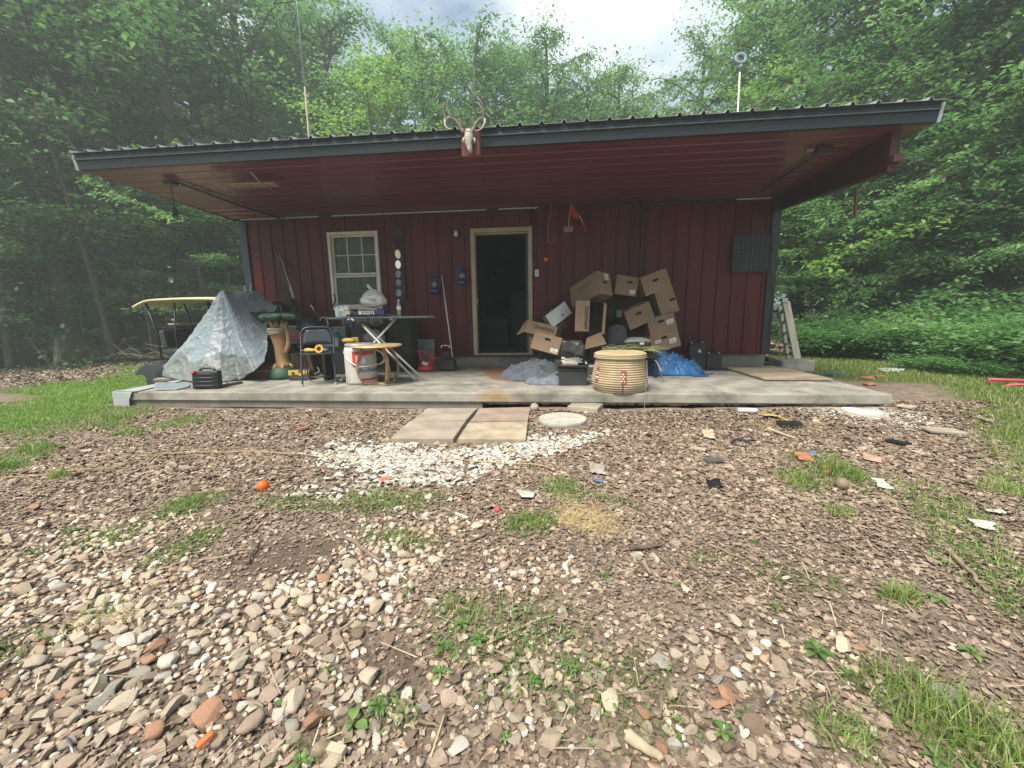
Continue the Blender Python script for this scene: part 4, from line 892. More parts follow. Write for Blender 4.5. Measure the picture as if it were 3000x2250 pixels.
bag('crumpled_wrap', bk+Vector((.10, -.19, hb*.5)), .15, .07, .14, 'crumpled clear wrap stuck on the front of the beer bucket', mat('clear_wrap', (.5, .52, .53), .2, bump=.004, bscale=40), 9., False)

# --- round wooden stool with curved legs
stp = atz(1095, 1130, 0)+Vector((.02, .13, 0)); s_ = F/((stp-CAM).dot(FWD)); hS = at(1095, 1010, stp.y).z
o = thing('wooden_stool', 'round honey coloured wooden stool with four curved wavy legs', 'stool', stp, (0, 0, R(10)))
rS = 72/s_
MB().lathe([(0, hS-.03), (rS*.93, hS-.028), (rS, hS-.014), (rS*.97, hS), (0, hS+.003)], 40).build('seat', woodl, o, smooth=True, auto=40)
for a in (R(-155), R(-50), R(25), R(125)):
    c, s = math.cos(a), math.sin(a)
    pth = [(rS*.50*c, rS*.50*s, hS-.03), (rS*.72*c, rS*.72*s, hS*.72), (rS*.80*c, rS*.80*s, hS*.45), (rS*.74*c, rS*.74*s, hS*.2), (rS*.55*c, rS*.55*s, .02)]
    q = MB(); pp = smooth_path(pth, 6); vs = []; fs = []
    for i, p_ in enumerate(pp):
        wdt = .024+.004*math.sin(i*1.1); th = .014
        for (du, dv) in ((-1, -1), (1, -1), (1, 1), (-1, 1)): vs.append(p_+Vector((-s, c, 0))*du*wdt+Vector((c, s, 0))*dv*th)
    for i in range(len(pp)-1):
        for k in range(4): fs.append((i*4+k, i*4+(k+1) % 4, i*4+4+(k+1) % 4, i*4+4+k))
    fs += [(0, 1, 2, 3), tuple(len(vs)-4+k for k in (3, 2, 1, 0))]; q.add(vs, fs); q.build('leg', wood, o, bevel=.004)
for a in (R(-155), R(-50)):
    MB().box((0, 0, .014), (rS*1.25, .045, .022), rot=(0, 0, a)).build('foot_bar', wood if a < -2 else woodl, o, bevel=.004)

# --- red blower, dust pan, broom
bl = atz(1243, 1090, 0)+Vector((0, .1, 0)); o = thing('leaf_blower', 'red plastic leaf blower with a curved handle resting by the wall', 'leaf blower', bl, (0, 0, R(4)))
MB().lathe([(.10, 0), (.14, .02), (.145, .06), (.12, .09), (.05, .11)], 24, M=M4((0, 0, 0), (0, 0, 0), (1.0, .75, 1))).build('fan_housing', redp, o, smooth=True)
MB().ico((.04, 0, .12), .075, 3, .08, sc=(1, .8, 1)).build('motor_hood', redp, o, smooth=True)
MB().tube(smooth_path([(-.14, 0, .325), (-.07, 0, .33), (.03, 0, .30), (.10, 0, .24), (.11, 0, .15)], 5), [.017]*12+[.02]*9, 10).build('handle', redp, o, smooth=True)
MB().tube(smooth_path([(-.10, 0, .32), (-.08, 0, .23), (-.05, 0, .14)], 5), .018, 8).build('rear_grip', redp, o, smooth=True)
MB().tube([(.08, 0, .2), (.2, 0, .215)], [.02, .012], 8).build('nozzle', redp, o, smooth=True)
MB().box((0, -.055, .13), (.09, .012, .05), rot=(0, R(20), 0)).build('pale_decal', pwhite, o, bevel=.003)
bp = at(1312, 1068, -.55); o = thing('dustpan', 'black long handled dustpan standing by the wall', 'dustpan', (bp.x, -.55, 0))
MB().box((0, 0, .10), (.26, .2, .17), taper=.92).build('pan', blackm, o, bevel=.02)
MB().box((-.03, .05, .24), (.13, .06, .14)).build('neck', blackm, o, bevel=.015)
MB().tube(smooth_path([(-.09, 0, .37), (-.095, 0, .405), (-.03, 0, .41), (.035, 0, .405), (.03, 0, .37)], 4), .008, 8).build('white_grip', pwhite, o, smooth=True)
mt_ = at(1294, 806, -.06); mbm = at(1326, 1048, -.5)
o = thing('broom', 'thin pale broom handle leaning on the red wall left of the doorway', 'broom', mbm); MB().tube([(0, 0, 0), mt_-mbm], .0095, 8).build('handle', pwhite, o, smooth=True); MB().box((0, 0, -.03), (.05, .04, .08)).build('socket', blackm, o, bevel=.008)

# --- fishing rods, fan and clutter
rodm = mat('rod_dark', (.03, .03, .033), .35); rodp = mat('rod_pale', (.5, .5, .46), .4)
for k, (a, b, lab) in enumerate((((803, 712), (884, 985), 'leftmost leaning rod, thin and dark'), ((811, 745), (893, 985), 'second leaning rod with a pale upper half'), ((818, 745), (900, 985), 'third leaning rod with a pale upper half'), ((818, 830), (878, 960), 'shortest leaning rod, dark, on the left'))):
    A_ = at(*a, -.05); B_ = at(*b, -.5); o = thing('fishing_rod', lab+', against the red wall', 'fishing rod', B_, group='rods leaning on the wall left of the window')
    MB().tube([(0, 0, 0), (A_-B_)*.45], .016, 8).build('butt', rodm, o, smooth=True); MB().tube([(A_-B_)*.45, A_-B_], [.014, .007], 6).build('blank', rodp if k in (1, 2) else rodm, o, smooth=True)
    MB().tube([(A_-B_)*.3+Vector((.0, -.02, 0)), (A_-B_)*.36+Vector((0, -.02, 0))], .02, 8).build('reel_seat', blackm, o)
A_ = at(901, 880, -.35); B_ = at(945, 945, -.6)
o = thing('ring_handled_tool', 'dark tool with a looped ring handle above the folding chair', 'tool', B_)
MB().tube([(0, 0, 0), (A_-B_)*.55], .012, 8).build('shaft', rodm, o); MB().tube([(A_-B_)*.55, (A_-B_)*.78], .011, 8).build('pale_sleeve', rodp, o)
rc = A_-B_; MB().tube([rc+Vector((.035*math.cos(a)*.8, 0, .045*math.sin(a))) for a in np.linspace(0, 2*math.pi, 17)[:-1]], .009, 6, closed=True).build('ring_handle', g_dark, o, smooth=True)
o = thing('grey_dome', 'charcoal grey dome shaped cover behind the folding chair back', 'cover', at(905, 955, -.75))
MB().ico((0, 0, -.03), .17, 3, .12, 1.5, 3, sc=(1, .8, .85)).build('dome', mat('charcoal_shell', (.035, .045, .05), .5), o, smooth=True)
MB().tube(smooth_path([(-.15, -.05, -.05), (-.05, -.14, .09), (.1, -.12, .12), (.25, -.05, .05)], 5), .018, 8).build('strap', blackf, o, smooth=True)
o = thing('duffel_bag', 'black bag with a curved pale handle behind the folding chair', 'bag', at(950, 960, -.6)); MB().ico((0, 0, 0), .19, 3, .18, 1.6, 8, sc=(1.3, .8, .6)).build('bag_body', blackf, o, smooth=True)
MB().tube(smooth_path([(-.02, -.1, .1), (.05, -.12, .17), (.12, -.12, .13), (.14, -.12, .02)], 5), .012, 8).build('handle', mat('pale_handle', (.33, .33, .3), .5), o, smooth=True)
# wire basket
o = thing('wire_basket', 'pale wire basket behind the carved tree stand', 'wire basket', at(850, 980, -.85)); q = MB()
wW, hW = .34, .26
for k in range(15): x = -wW/2+wW*k/14; q.tube([(x, -.1, hW/2), (x*.9, -.09, -hW/2), (x*.9, .09, -hW/2), (x, .1, hW/2)], .0028, 4)
for k in range(5): z = hW/2-hW*k/4; q.tube([(-wW/2, -.1, z), (wW/2, -.1, z), (wW/2, .1, z), (-wW/2, .1, z)], .0032 if k else .005, 4, closed=True)
q.build('wire_cage', mat('pale_wire', (.5, .5, .48), .4, metal=.3), o)
o = MB().box((0, 0, 0), (.24, .02, .12), rot=(0, R(12), 0)).build('stained_cloth_panel', mat('pink_stain', (.42, .26, .22), .8, scale=7, col2=(.45, .05, .04)), bevel=.004); o.location = at(868, 982, -.98); tag(o, 'pale board with red stains beside the wire basket', 'board')
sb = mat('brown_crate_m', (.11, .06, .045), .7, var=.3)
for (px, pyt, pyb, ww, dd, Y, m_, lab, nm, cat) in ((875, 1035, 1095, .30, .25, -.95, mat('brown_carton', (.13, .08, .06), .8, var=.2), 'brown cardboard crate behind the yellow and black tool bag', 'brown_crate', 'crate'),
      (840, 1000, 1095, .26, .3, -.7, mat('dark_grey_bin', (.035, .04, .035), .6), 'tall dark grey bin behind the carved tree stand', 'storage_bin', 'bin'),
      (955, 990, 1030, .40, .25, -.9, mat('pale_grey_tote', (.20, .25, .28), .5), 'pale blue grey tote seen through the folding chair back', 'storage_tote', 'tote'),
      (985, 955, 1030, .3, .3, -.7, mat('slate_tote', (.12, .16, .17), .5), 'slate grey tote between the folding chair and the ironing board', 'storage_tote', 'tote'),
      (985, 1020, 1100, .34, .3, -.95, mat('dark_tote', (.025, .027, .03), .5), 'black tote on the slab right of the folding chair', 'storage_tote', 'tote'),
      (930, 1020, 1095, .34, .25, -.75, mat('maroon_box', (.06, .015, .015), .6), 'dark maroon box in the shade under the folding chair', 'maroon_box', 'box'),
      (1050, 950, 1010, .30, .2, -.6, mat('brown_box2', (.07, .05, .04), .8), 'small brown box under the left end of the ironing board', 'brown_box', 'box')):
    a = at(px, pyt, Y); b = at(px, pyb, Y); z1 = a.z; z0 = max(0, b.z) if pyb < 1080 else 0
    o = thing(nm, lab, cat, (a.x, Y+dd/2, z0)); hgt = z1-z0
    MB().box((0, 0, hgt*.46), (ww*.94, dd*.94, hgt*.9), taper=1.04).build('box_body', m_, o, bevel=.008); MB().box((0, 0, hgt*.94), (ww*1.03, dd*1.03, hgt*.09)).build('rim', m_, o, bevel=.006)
o = MB().box((0, 0, 0), (.05, .04, .14), rot=(0, R(-22), 0)).build('white_cylinder_part', mat('dim_white', (.3, .3, .28), .5), bevel=.018); o.location = at(955, 1082, -1.25)+Vector((0, 0, .02)); tag(o, 'pale tilted cylinder in the clutter below the chair seat', 'cylinder')
o = MB().tube([at(930, 1075, -1.25), at(945, 1105, -1.3)], .008, 6).tube([at(918, 1098, -1.3), at(938, 1088, -1.3)], .01, 6).build('metal_scraps', steel); tag(o, 'thin metal scraps under the folding chair', 'scrap')
o = MB().box((0, 0, 0), (.07, .05, .42), rot=(0, R(-9), 0)).build('brown_post', mat('brown_post_m', (.12, .065, .045), .7)); o.location = at(912, 1072, -1.1); tag(o, 'brown board end standing under the left of the chair seat', 'board')
o = MB().tube(smooth_path([(0, 0, 0), (.06, -.03, .05), (.1, 0, 0), (.04, .03, -.05), (-.02, 0, -.02)], 4), .012, 6).build('green_gear', mat('green_metal', (.12, .16, .07), .5), smooth=True); o.location = at(872, 1010, -1.0); tag(o, 'green metal coil between the wire basket and the chair', 'coil')
o = thing('blue_grip_tool', 'bright blue grip hanging under the left end of the ironing board', 'tool', at(1030, 950, -1.0)); MB().box((0, 0, 0), (.07, .05, .11)).build('grip_body', mat('bright_blue', (.02, .07, .40), .4), o, bevel=.012); MB().tube([(-.02, 0, .03), (-.12, 0, .0)], .015, 8).build('trigger_arm', MATS['bright_blue'], o)
o = MB().tube(smooth_path([at(978, 862, -.5), at(982, 880, -.5), at(974, 905, -.5), at(976, 950, -.6), at(1003, 1000, -.8)], 5), .012, 6).build('black_cable', blackm, smooth=True); tag(o, 'black cable arching down at the window frame', 'cable')

# --- cardboard boxes
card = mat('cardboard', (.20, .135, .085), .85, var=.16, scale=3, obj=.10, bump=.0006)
cdark = mat('cardboard_shaded', (.06, .042, .03), .9, var=.15)  # shade among and inside the boxes put into a darker cardboard
ink = mat('brown_ink', (.06, .035, .03), .8)
def cardboard(px, py, Y, w_, h_, d_, roll, yaw, pitch, label, hole=True, hx=0., hz=.18, stick=(), txt=None, m=None, open_=False):
    """front face centre at the pixel, at depth Y"""
    o = thing('cardboard_box', label, 'cardboard box', at(px, py, Y), group='cardboard boxes heaped on the porch')
    o.rotation_mode = 'XYZ'; o.rotation_euler = (Matrix.Rotation(R(yaw), 3, 'Z') @ Matrix.Rotation(R(pitch), 3, 'X') @ Matrix.Rotation(R(roll), 3, 'Y')).to_euler()
    m = m or card; a, b = w_/2, h_/2; q = MB(); n = 24
    hc = (hx*w_, hz*h_); hr = .018; hl = .026
    if hole:
        outer = []; inner = []
        for k in range(n):
            an = 2*math.pi*k/n; c, s = math.cos(an), math.sin(an)
            e = 1/max(abs(c)/a, abs(s)/b)
            outer.append((c*e, s*e)); inner.append((hc[0]+sgn(c)*hl*(abs(c) > .01)+c*hr, hc[1]+s*hr))
        # real corners
        for (sx_, sz_) in ((1, 1), (-1, 1), (-1, -1), (1, -1)):
            k = min(range(n), key=lambda k_: (outer[k_][0]-sx_*a)**2+(outer[k_][1]-sz_*b)**2); outer[k] = (sx_*a, sz_*b)
        vs = [(x, 0, z) for x, z in outer]+[(x, 0, z) for x, z in inner]
        q.add(vs, [(k, (k+1) % n, (k+1) % n+n, k+n) for k in range(n)])
        r = MB(); r.add([(x, .0, z) for x, z in inner]+[(x, .02, z) for x, z in inner], [(k, (k+1) % n, (k+1) % n+n, k+n) for k in range(n)]+[tuple(range(n, 2*n))])
        r.build('hand_hole', mat('hole_dark', (.012, .01, .009), .9), o)
    else: q.add([(-a, 0, -b), (a, 0, -b), (a, 0, b), (-a, 0, b)], [(0, 1, 2, 3)])
    V = [(-a, 0, -b), (a, 0, -b), (a, 0, b), (-a, 0, b), (-a, d_, -b), (a, d_, -b), (a, d_, b), (-a, d_, b)]
    q.add(V, [(4, 7, 6, 5), (0, 4, 5, 1), (1, 5, 6, 2), (2, 6, 7, 3), (3, 7, 4, 0)]); q.build('carton', m, o)
    for (lx, lz, lw, lh) in stick:
        st = MB().box((lx*w_, -.0015, lz*h_), (lw, .003, lh)).build('shipping_label', mat('label_paper', (.62, .60, .55), .6, var=.04), o)
        k = MB()
        for i in range(9): k.box((lx*w_-lw*.38+lw*.76*i/8, -.0036, lz*h_-lh*.22), (lw*(.02+.03*((i*7) % 3)), .001, lh*.26))
        for i in range(3): k.box((lx*w_-lw*.05*i, -.0036, lz*h_+lh*(.12+.1*i)), (lw*.6, .001, lh*.03))
        k.build('barcode', ink, st)
    # taped seam and lid edge
    MB().box((0, d_/2, b+.001), (w_*.16, d_*.98, .002)).build('packing_tape', mat('tape', (.30, .21, .13), .35), o)
    return o
LB = (.075, .06)
box_a = cardboard(1772, 830, -1.0, .25, .34, .60, 8, 40, -20, 'topmost left cardboard box, tilted, with a paper label at its upper right corner', hz=.05, hx=-.0, stick=((.2, .32, .07, .09),))
text_mb('Smithfield', .08, Matrix.Translation((-.1265, .30, .06)) @ Matrix.Rotation(R(-90), 4, 'Z') @ XZ, weight=.0022).build('brand_lettering', mat('faint_ink2', (.13, .08, .05), .8), box_a)
cardboard(1836, 837, -.75, .33, .275, .30, 9, 8, 0, 'darker cardboard box at the top middle of the heap, label at its lower right corner', hz=.2, hx=.12, stick=((.30, -.29, *LB),))
cardboard(1922, 827, -.75, .40, .28, .32, -20, 8, 0, 'cardboard box at the top right of the heap, tipped to the left, no label', hz=.12)
cardboard(1954, 883, -.72, .27, .38, .30, -20, 5, 0, 'tall cardboard box with an upright hand hole below the top right one', hz=-.0, hx=.3)
cardboard(1874, 925, -.85, .40, .28, .34, -22, 10, 0, 'plain cardboard box leaning in the middle right of the heap', hz=.14)
cardboard(1940, 951, -.80, .40, .26, .34, -16, 5, 0, 'cardboard box right of the middle with one paper label, second from the bottom', hz=.2, hx=-.02, stick=((.3, .04, .10, .07),))
cardboard(1949, 1000, -.82, .42, .25, .34, -16, 5, 0, 'lowest cardboard box on the right with two paper labels', hz=.24, hx=.0, stick=((.26, -.08, .10, .07), (-.24, .1, .085, .045)))
b1 = cardboard(1600, 1005, -1.45, .40, .24, .36, 14, -14, -12, 'pale front cardboard box at the lower left of the heap, label at its lower right', hz=.22, hx=.02, stick=((.34, -.3, .10, .055),))
# open printed box behind it
b2 = cardboard(1585, 965, -1.15, .45, .18, .40, 14, -10, -14, 'open printed cardboard box at the far left of the heap, flaps up', hole=False)
text_mb('Smithfield', .075, Matrix.Translation((.04, -.002, .02)) @ XZ, weight=.0022).build('brand_lettering', ink, b2)
q = MB()
for i in range(3): q.box((.07, -.0015, -.03-.018*i), (.17-.02*i, .001, .006))
for i in range(5): q.box((-.14, -.0015, .045-.02*i), (.09, .001, .004))
q.build('fine_print', mat('faint_ink', (.2, .13, .09), .8), b2)
MB().add([(.225, 0, .09), (.225, .40, .09), (.29, .40, .22), (.27, .05, .2)], [(0, 1, 2, 3)]).build('open_flap', card, b2, solid=.004)
MB().add([(-.225, .4, .09), (.225, .40, .09), (.25, .46, .22), (-.2, .46, .14)], [(0, 1, 2, 3)]).build('back_flap', card, b2, solid=.004)
MB().add([(-.225, 0, -.09), (-.225, 0, .09), (-.30, .12, .07), (-.36, .1, -.16)], [(0, 1, 2, 3)]).build('side_flap', card, b2, solid=.004)
# tall open box
tbx = at(1706, 926, -1.25); o = thing('cardboard_box', 'tall open cardboard box standing on end with sideways lettering on its front flap', 'cardboard box', tbx, (0, R(1.5), 0), group='cardboard boxes heaped on the porch')
wF = .195; hF = .42
MB().box((0, 0, 0), (wF, .005, hF)).build('front_flap', card, o)
text_mb('Smithfield', .078, M4((.058, -.0035, -.02), (0, R(90), 0)) @ XZ, weight=.0024).build('brand_lettering', ink, o)
q = MB()
for i in range(3): q.box((.0-.02*i, -.0032, -.04), (.006, .001, .18-.03*i))
for i in range(4): q.box((-.005, -.0032, .175-.025*i), (.07, .001, .003))
for s_2 in (-1, 1): q.box((-.005+s_2*.042, -.0032, .137), (.002, .001, .11))
q.build('fine_print', MATS['faint_ink'], o)
q = MB(); x0, x1 = wF/2, wF/2+.19
q.add([(x0, .0, -hF/2), (x0, .0, hF/2), (x0+.03, .38, hF/2), (x0+.03, .38, -hF/2)], [(0, 1, 2, 3)]); q.add([(x0+.03, .38, -hF*.75), (x1, .34, -hF*.75), (x1, .34, hF/2-.01), (x0+.03, .38, hF/2)], [(0, 1, 2, 3)])
q.add([(x1, .34, -hF*.75), (x1, .34, hF/2), (x1-.0, -.01, hF/2-.02), (x1-.01, -.01, -hF*.62)], [(0, 1, 2, 3)]); q.add([(x0, .0, hF/2), (x1, -.01, hF/2-.02), (x1, .34, hF/2), (x0+.03, .38, hF/2)], [(0, 1, 2, 3)])
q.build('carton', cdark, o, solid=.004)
MB().add([(x1, -.02, hF/2-.02), (x1+.03, -.06, hF/2-.05), (x1+.02, -.05, -hF*.55), (x1-.01, -.015, -hF*.6)], [(0, 1, 2, 3)]).build('right_flap', card, o, solid=.004)
MB().add([(x0-.02, .05, -hF*.72), (x1-.02, .02, -hF*.52), (x1+.06, -.02, -hF*.9), (x0-.05, .0, -hF*1.1)], [(0, 1, 2, 3)]).build('lower_flap', card, o, solid=.004)
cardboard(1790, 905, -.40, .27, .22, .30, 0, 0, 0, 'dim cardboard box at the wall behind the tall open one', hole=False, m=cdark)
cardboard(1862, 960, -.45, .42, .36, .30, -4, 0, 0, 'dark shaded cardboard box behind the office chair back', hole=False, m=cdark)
for k, (px, py, Y, w_, h_, d_, lab) in enumerate(((1780, 1030, -.75, .5, .52, .5, 'shaded cardboard box at the bottom middle of the heap'), (1625, 1040, -1.0, .45, .30, .4, 'cardboard box hidden low behind the clothes heap'), (1930, 1015, -.42, .34, .4, .3, 'shaded cardboard box supporting the right stack'), (1900, 890, -.42, .62, .34, .33, 'added dark filler box in the gap between the tilted right ones'), (1815, 900, -.36, .42, .36, .25, 'added dark filler box for the shade deep in the heap'), (1725, 900, -.36, .34, .45, .25, 'added dark filler box for the shade behind the tall open one'))):
    cardboard(px, py, Y, w_, h_, d_, (0, 2, -3, -12, 0, 3)[k], 0, 0, lab, hole=False, m=cdark)  # dark filler boxes added where the gaps in the heap look black
# flat black and silver carton
o = thing('black_silver_carton', 'flat black and silver carton tilted left of the tall open cardboard box', 'carton', at(1628, 925, -1.0), (0, 0, 0), None)
o.rotation_euler = (Matrix.Rotation(R(18), 3, 'Z') @ Matrix.Rotation(R(-38), 3, 'Y').inverted()).to_euler(); o.rotation_euler = (R(-6), R(-34), R(24))
MB().box((0, .1, 0), (.42, .35, .22)).build('carton_body', mat('black_card', (.025, .025, .03), .4), o, bevel=.003)
MB().box((.02, -.078, -.0), (.36, .003, .20)).build('silver_front', mat('silver_card', (.30, .31, .31), .35, metal=.3, col2=(.48, .49, .48), scale=1), o)
MB().lathe([(.0, 0), (.018, .001)], 16, M=M4((.06, -.081, -.04), (R(90), 0, 0))).build('round_emblem', mat('dark_emblem', (.08, .08, .085), .4), o)
MB().box((-.03, -.05, .112), (.012, .07, .003)).build('white_tape', pwhite, o)
# office chair back
o = thing('office_chair', 'small charcoal office chair back among the boxes', 'office chair', at(1807, 985, -1.05))
fab = mat('charcoal_fabric', (.035, .036, .045), .9, var=.2, bump=.002, bscale=60); P = []
for i in range(17):
    u = -1+2*i/16; row = []
    for j in range(13): v = -1+2*j/12; wv = .135*(1+.10*v*-1)*math.sqrt(max(0, 1-.18*v*v)); row.append((u*wv*(1 if abs(v) < .8 else .93), -.03*(1-u*u)*(1-v*v)**.5, v*.155*(1-.12*u*u)))
    P.append(row)
MB().grid(P).build('backrest', fab, o, smooth=True, solid=.035)
MB().tube(smooth_path([(-.12, -.03, -.12), (0, -.05, -.15), (.13, -.03, -.12)], 6), .014, 8).build('lower_rim', blackm, o, smooth=True)
MB().tube([(.0, .03, -.15), (.0, .03, -.30)], .016, 8).build('back_post', blackm, o)
MB().lathe([(0, -.34), (.2, -.33), (.21, -.30), (.19, -.28), (0, -.275)], 24, M=M4((0, .1, 0))).build('seat', fab, o, smooth=True)
MB().tube([(0, .1, -.33), (0, .1, -.55)], .025, 8).build('column', blackm, o)
o = MB().box((0, 0, 0), (.10, .08, .12), rot=(0, R(4), 0)).build('clear_jug', mat('smoky_plastic', (.035, .045, .06), .2), bevel=.02); o.location = at(1812, 920, -.85); tag(o, 'smoky grey plastic jug on top of the office chair back', 'jug')
# printer like device
o = thing('grey_machine', 'low rounded grey machine with a dark front between the boxes', 'machine', at(1862, 1000, -1.0))
MB().ico((0, 0, 0), .19, 3, .0, sc=(1.15, .7, .34)).build('shell', mat('grey_shell', (.22, .23, .22), .45), o, smooth=True)
MB().box((.03, -.12, -.03), (.26, .06, .06)).build('dark_front', blackm, o, bevel=.01)
MB().box((.06, -.152, -.02), (.06, .004, .03)).build('front_label', pwhite, o); MB().box((.14, -.152, -.03), (.014, .004, .035)).build('red_label', redp, o)
mb = MB()
for k in range(60):
    a = Vector((-.45+rs.rand()*.7, -.1+rs.rand()*.25, .02+.05*rs.rand())); d = Vector((.14+.14*rs.rand(), .1*rs.randn(), .035*rs.randn())); mb.tube([a, a+d*.5+Vector((0, 0, .012)), a+d], [.003, .004, .001], 4)
o = mb.build('dry_stalks', mat('straw_green', (.26, .27, .10), .8, island=.4)); o.location = at(1852, 1033, -1.35); tag(o, 'dry green stalks laid across behind the coiled basket', 'stalks', kind='stuff')
o = thing('low_table', 'low dark table top behind the coiled basket carrying the stalks', 'table', (at(1850, 1045, -1.3).x, -1.1, 0)); zz = at(1850, 1042, -1.35).z
MB().box((0, 0, zz-.02), (.75, .5, .03)).build('table_top', blackm, o)
for sx_ in (-1, 1):
    for sy_ in (-1, 1): MB().box((sx_*.33, sy_*.2, (zz-.03)/2), (.04, .04, zz-.036)).build('leg', blackm, o)
# leather bag on white books on black board on a battery
bt = atz(1678, 1131, 0)+Vector((0, .12, 0)); s_ = F/((bt-CAM).dot(FWD)); 
o = thing('car_battery', 'dark grey car battery at the slab edge carrying a black board', 'battery', bt, (0, 0, R(2)))
wB = 80/s_; MB().box((0, .0, .09), (wB, .19, .18)).build('battery_case', mat('battery_grey', (.03, .033, .036), .5, var=.2), o, bevel=.006)
MB().box((0, .0, .20), (wB*1.02, .2, .045)).build('battery_lid', blackm, o, bevel=.006)
for k in (-1, 1): MB().lathe([(.012, .222), (.011, .24)], 10, M=M4((k*wB*.33, .03, 0))).build('terminal', steel, o)
zb2 = .235; o = MB().box((0, 0, .014), (.40, .26, .028)).build('black_board', blackm, bevel=.004); o.location = bt+Vector((-.0, .0, zb2)); o.rotation_euler = (0, R(1), R(-3)); tag(o, 'flat black board resting on the car battery', 'board')
o = thing('bearing_wheel', 'small dark wheel with a pale hub at the edge of the black board', 'wheel', bt+Vector((.16, -.12, zb2+.055)), (R(90), 0, R(10)))
MB().lathe([(.011, -.012), (.028, -.012), (.03, 0), (.028, .012), (.011, .012)], 24).build('tyre', blackm, o, smooth=True); MB().lathe([(.0, .014), (.012, .013), (.013, -.013)], 16).build('hub', pwhite, o)
for k in range(4):
    o = MB().box((0, 0, .008), (.25-.01*k, .19, .017)).build('white_book', mat('book_white', (.6, .6, .56), .6, obj=.1), bevel=.004); o.location = bt+Vector((-.01+.006*k*(-1)**k, .01, zb2+.05+.0185*k)); o.rotation_euler = (0, 0, R(3*(-1)**k+2)); tag(o, ('lowest', 'second', 'third', 'topmost')[k]+' white book of the small stack under the black leather bag', 'book', 'white books under the leather bag')
o = MB().box((0, 0, .008), (.2, .16, .02)).build('red_magazine', mat('red_mag', (.25, .04, .05), .5, col2=(.4, .38, .36), scale=20), bevel=.002); o.location = bt+Vector((-.03, -.03, zb2+.03)); o.rotation_euler = (0, 0, R(-6)); tag(o, 'red and pale magazine flat under the white books', 'magazine')
o = thing('leather_bag', 'crumpled black leather bag on top of the white books', 'bag', bt+Vector((-.0, 0, zb2+.13)))
lth = mat('black_leather', (.022, .021, .022), .38, var=.3, scale=6, bump=.006, bscale=18)
mb = MB(); V, Fc = ICO[4]; vs = []
for v in V:
    q = Vector(v); f = 1+.12*(1-2*abs(mnoise.noise(q*2.1+Vector((4, 0, 0)))))+.06*(1-2*abs(mnoise.noise(q*5)))
    p_ = [sgn(c)*abs(c)**.55 for c in q]; vs.append((p_[0]*.145*f*(1-.08*(q.z > 0)), p_[1]*.10*f, p_[2]*.10*f+.085+.02*mnoise.noise(q*1.5)))
mb.add(vs, Fc); mb.build('bag_body', lth, o, smooth=True)
P = crumple([[(x, -.118-.004*j, .17-.022*j-.03*math.sin(x*14)) for j in range(7)] for x in np.linspace(-.13, .13, 26)], .006, 12, 3); MB().grid(P).build('bag_flap', lth, o, smooth=True, solid=.005)
MB().box((.105, -.112, .05), (.05, .03, .09)).build('side_pocket', lth, o, bevel=.01)
for q in (.03, .12): MB().box((.0+q, -.131, .02), (.012, .006, .012)).build('buckle', steel, o)
# galvanised bucket, white tub
gb = atz(1625, 1118, 0)+Vector((0, .16, 0)); o = thing('metal_bucket', 'tipped galvanised metal bucket beside the heap of clothes', 'bucket', gb, (0, R(-12), 0))
gz_m = mat('galvanised', (.30, .36, .38), .38, metal=.45, var=.25, scale=5)
MB().lathe([(.0, .005), (.12, .005), (.125, .02), (.165, .24), (.17, .25), (.162, .25), (.12, .03), (0, .03)], 32, capb=False, capt=False).build('bucket_body', gz_m, o, smooth=True, auto=50)
MB().tube([(.17*math.cos(a), -.02+.17*math.sin(a)*-.25-.13, .24+.0-.13*math.sin(a)) for a in np.linspace(0, math.pi, 15)], .004, 6).build('bail', steel, o)
o = thing('white_tub', 'dull white plastic tub between the battery and the coiled basket', 'tub', atz(1735, 1108, 0)+Vector((0, .1, 0))); MB().lathe([(.09, 0), (.105, .15), (.112, .155), (.108, .17), (0, .17)], 24).build('tub_body', mat('dull_white', (.33, .33, .32), .5), o, smooth=True)
o = MB().tube([atz(1718, 1100, .03), atz(1742, 1103, .03)], .005, 6).build('pale_stick', pwhite); tag(o, 'short pale stick beside the white tub', 'stick')
# clothes heap
def heap(name, cx, cy, rx, ry, h, m, label, cat, seed, nz=.35, n=130, fr=3.0, fold=.085, z0=.004, top=None):
    P = []
    for i in range(n):
        row = []
        for j in range(n):
            u = -1+2*i/(n-1); v = -1+2*j/(n-1)
            # square -> disc
            x = u*math.sqrt(1-v*v/2); y = v*math.sqrt(1-u*u/2); r = math.hypot(x, y); a = math.atan2(y, x)
            e = 1+.17*mnoise.noise(Vector((math.cos(a)*1.6, math.sin(a)*1.6, seed)))+.07*mnoise.noise(Vector((math.cos(a)*5, math.sin(a)*5, seed)))
            X = x*rx*e; Y = y*ry*e; q = Vector((X*fr*1.2+seed, Y*fr*1.2, seed))
            warp = mnoise.noise_vector(q*.9)*.6; rd_ = (1-2.2*abs(mnoise.noise(q*1.5+warp))); rd2 = (1-2*abs(mnoise.noise(q*3.6+warp*2)))
            base = max(0, 1-r**1.7)**.8; tp_ = top(X, Y) if top else 1.
            n3 = mnoise.noise(q*2.2+warp*1.6); n4 = mnoise.noise(q*4.6-warp*2)
            z = h*base*tp_*(.85+nz*mnoise.noise(q*.7))+fold*(rd_*.55+rd2*.15+.55*max(0, 1-5*abs(n3))+.3*max(0, 1-5*abs(n4)))*min(1, base*2.4)
            row.append((cx+X, cy+Y, max(z0, z0+z)))
        P.append(row)
    o = MB().grid(P).build(name, m, smooth=True, solid=.004); return tag(o, label, cat)
den = mat('grey_denim', (.085, .10, .122), .9, var=.28, scale=9, bump=.004, bscale=55)
hc = atz(1565, 1112, 0)
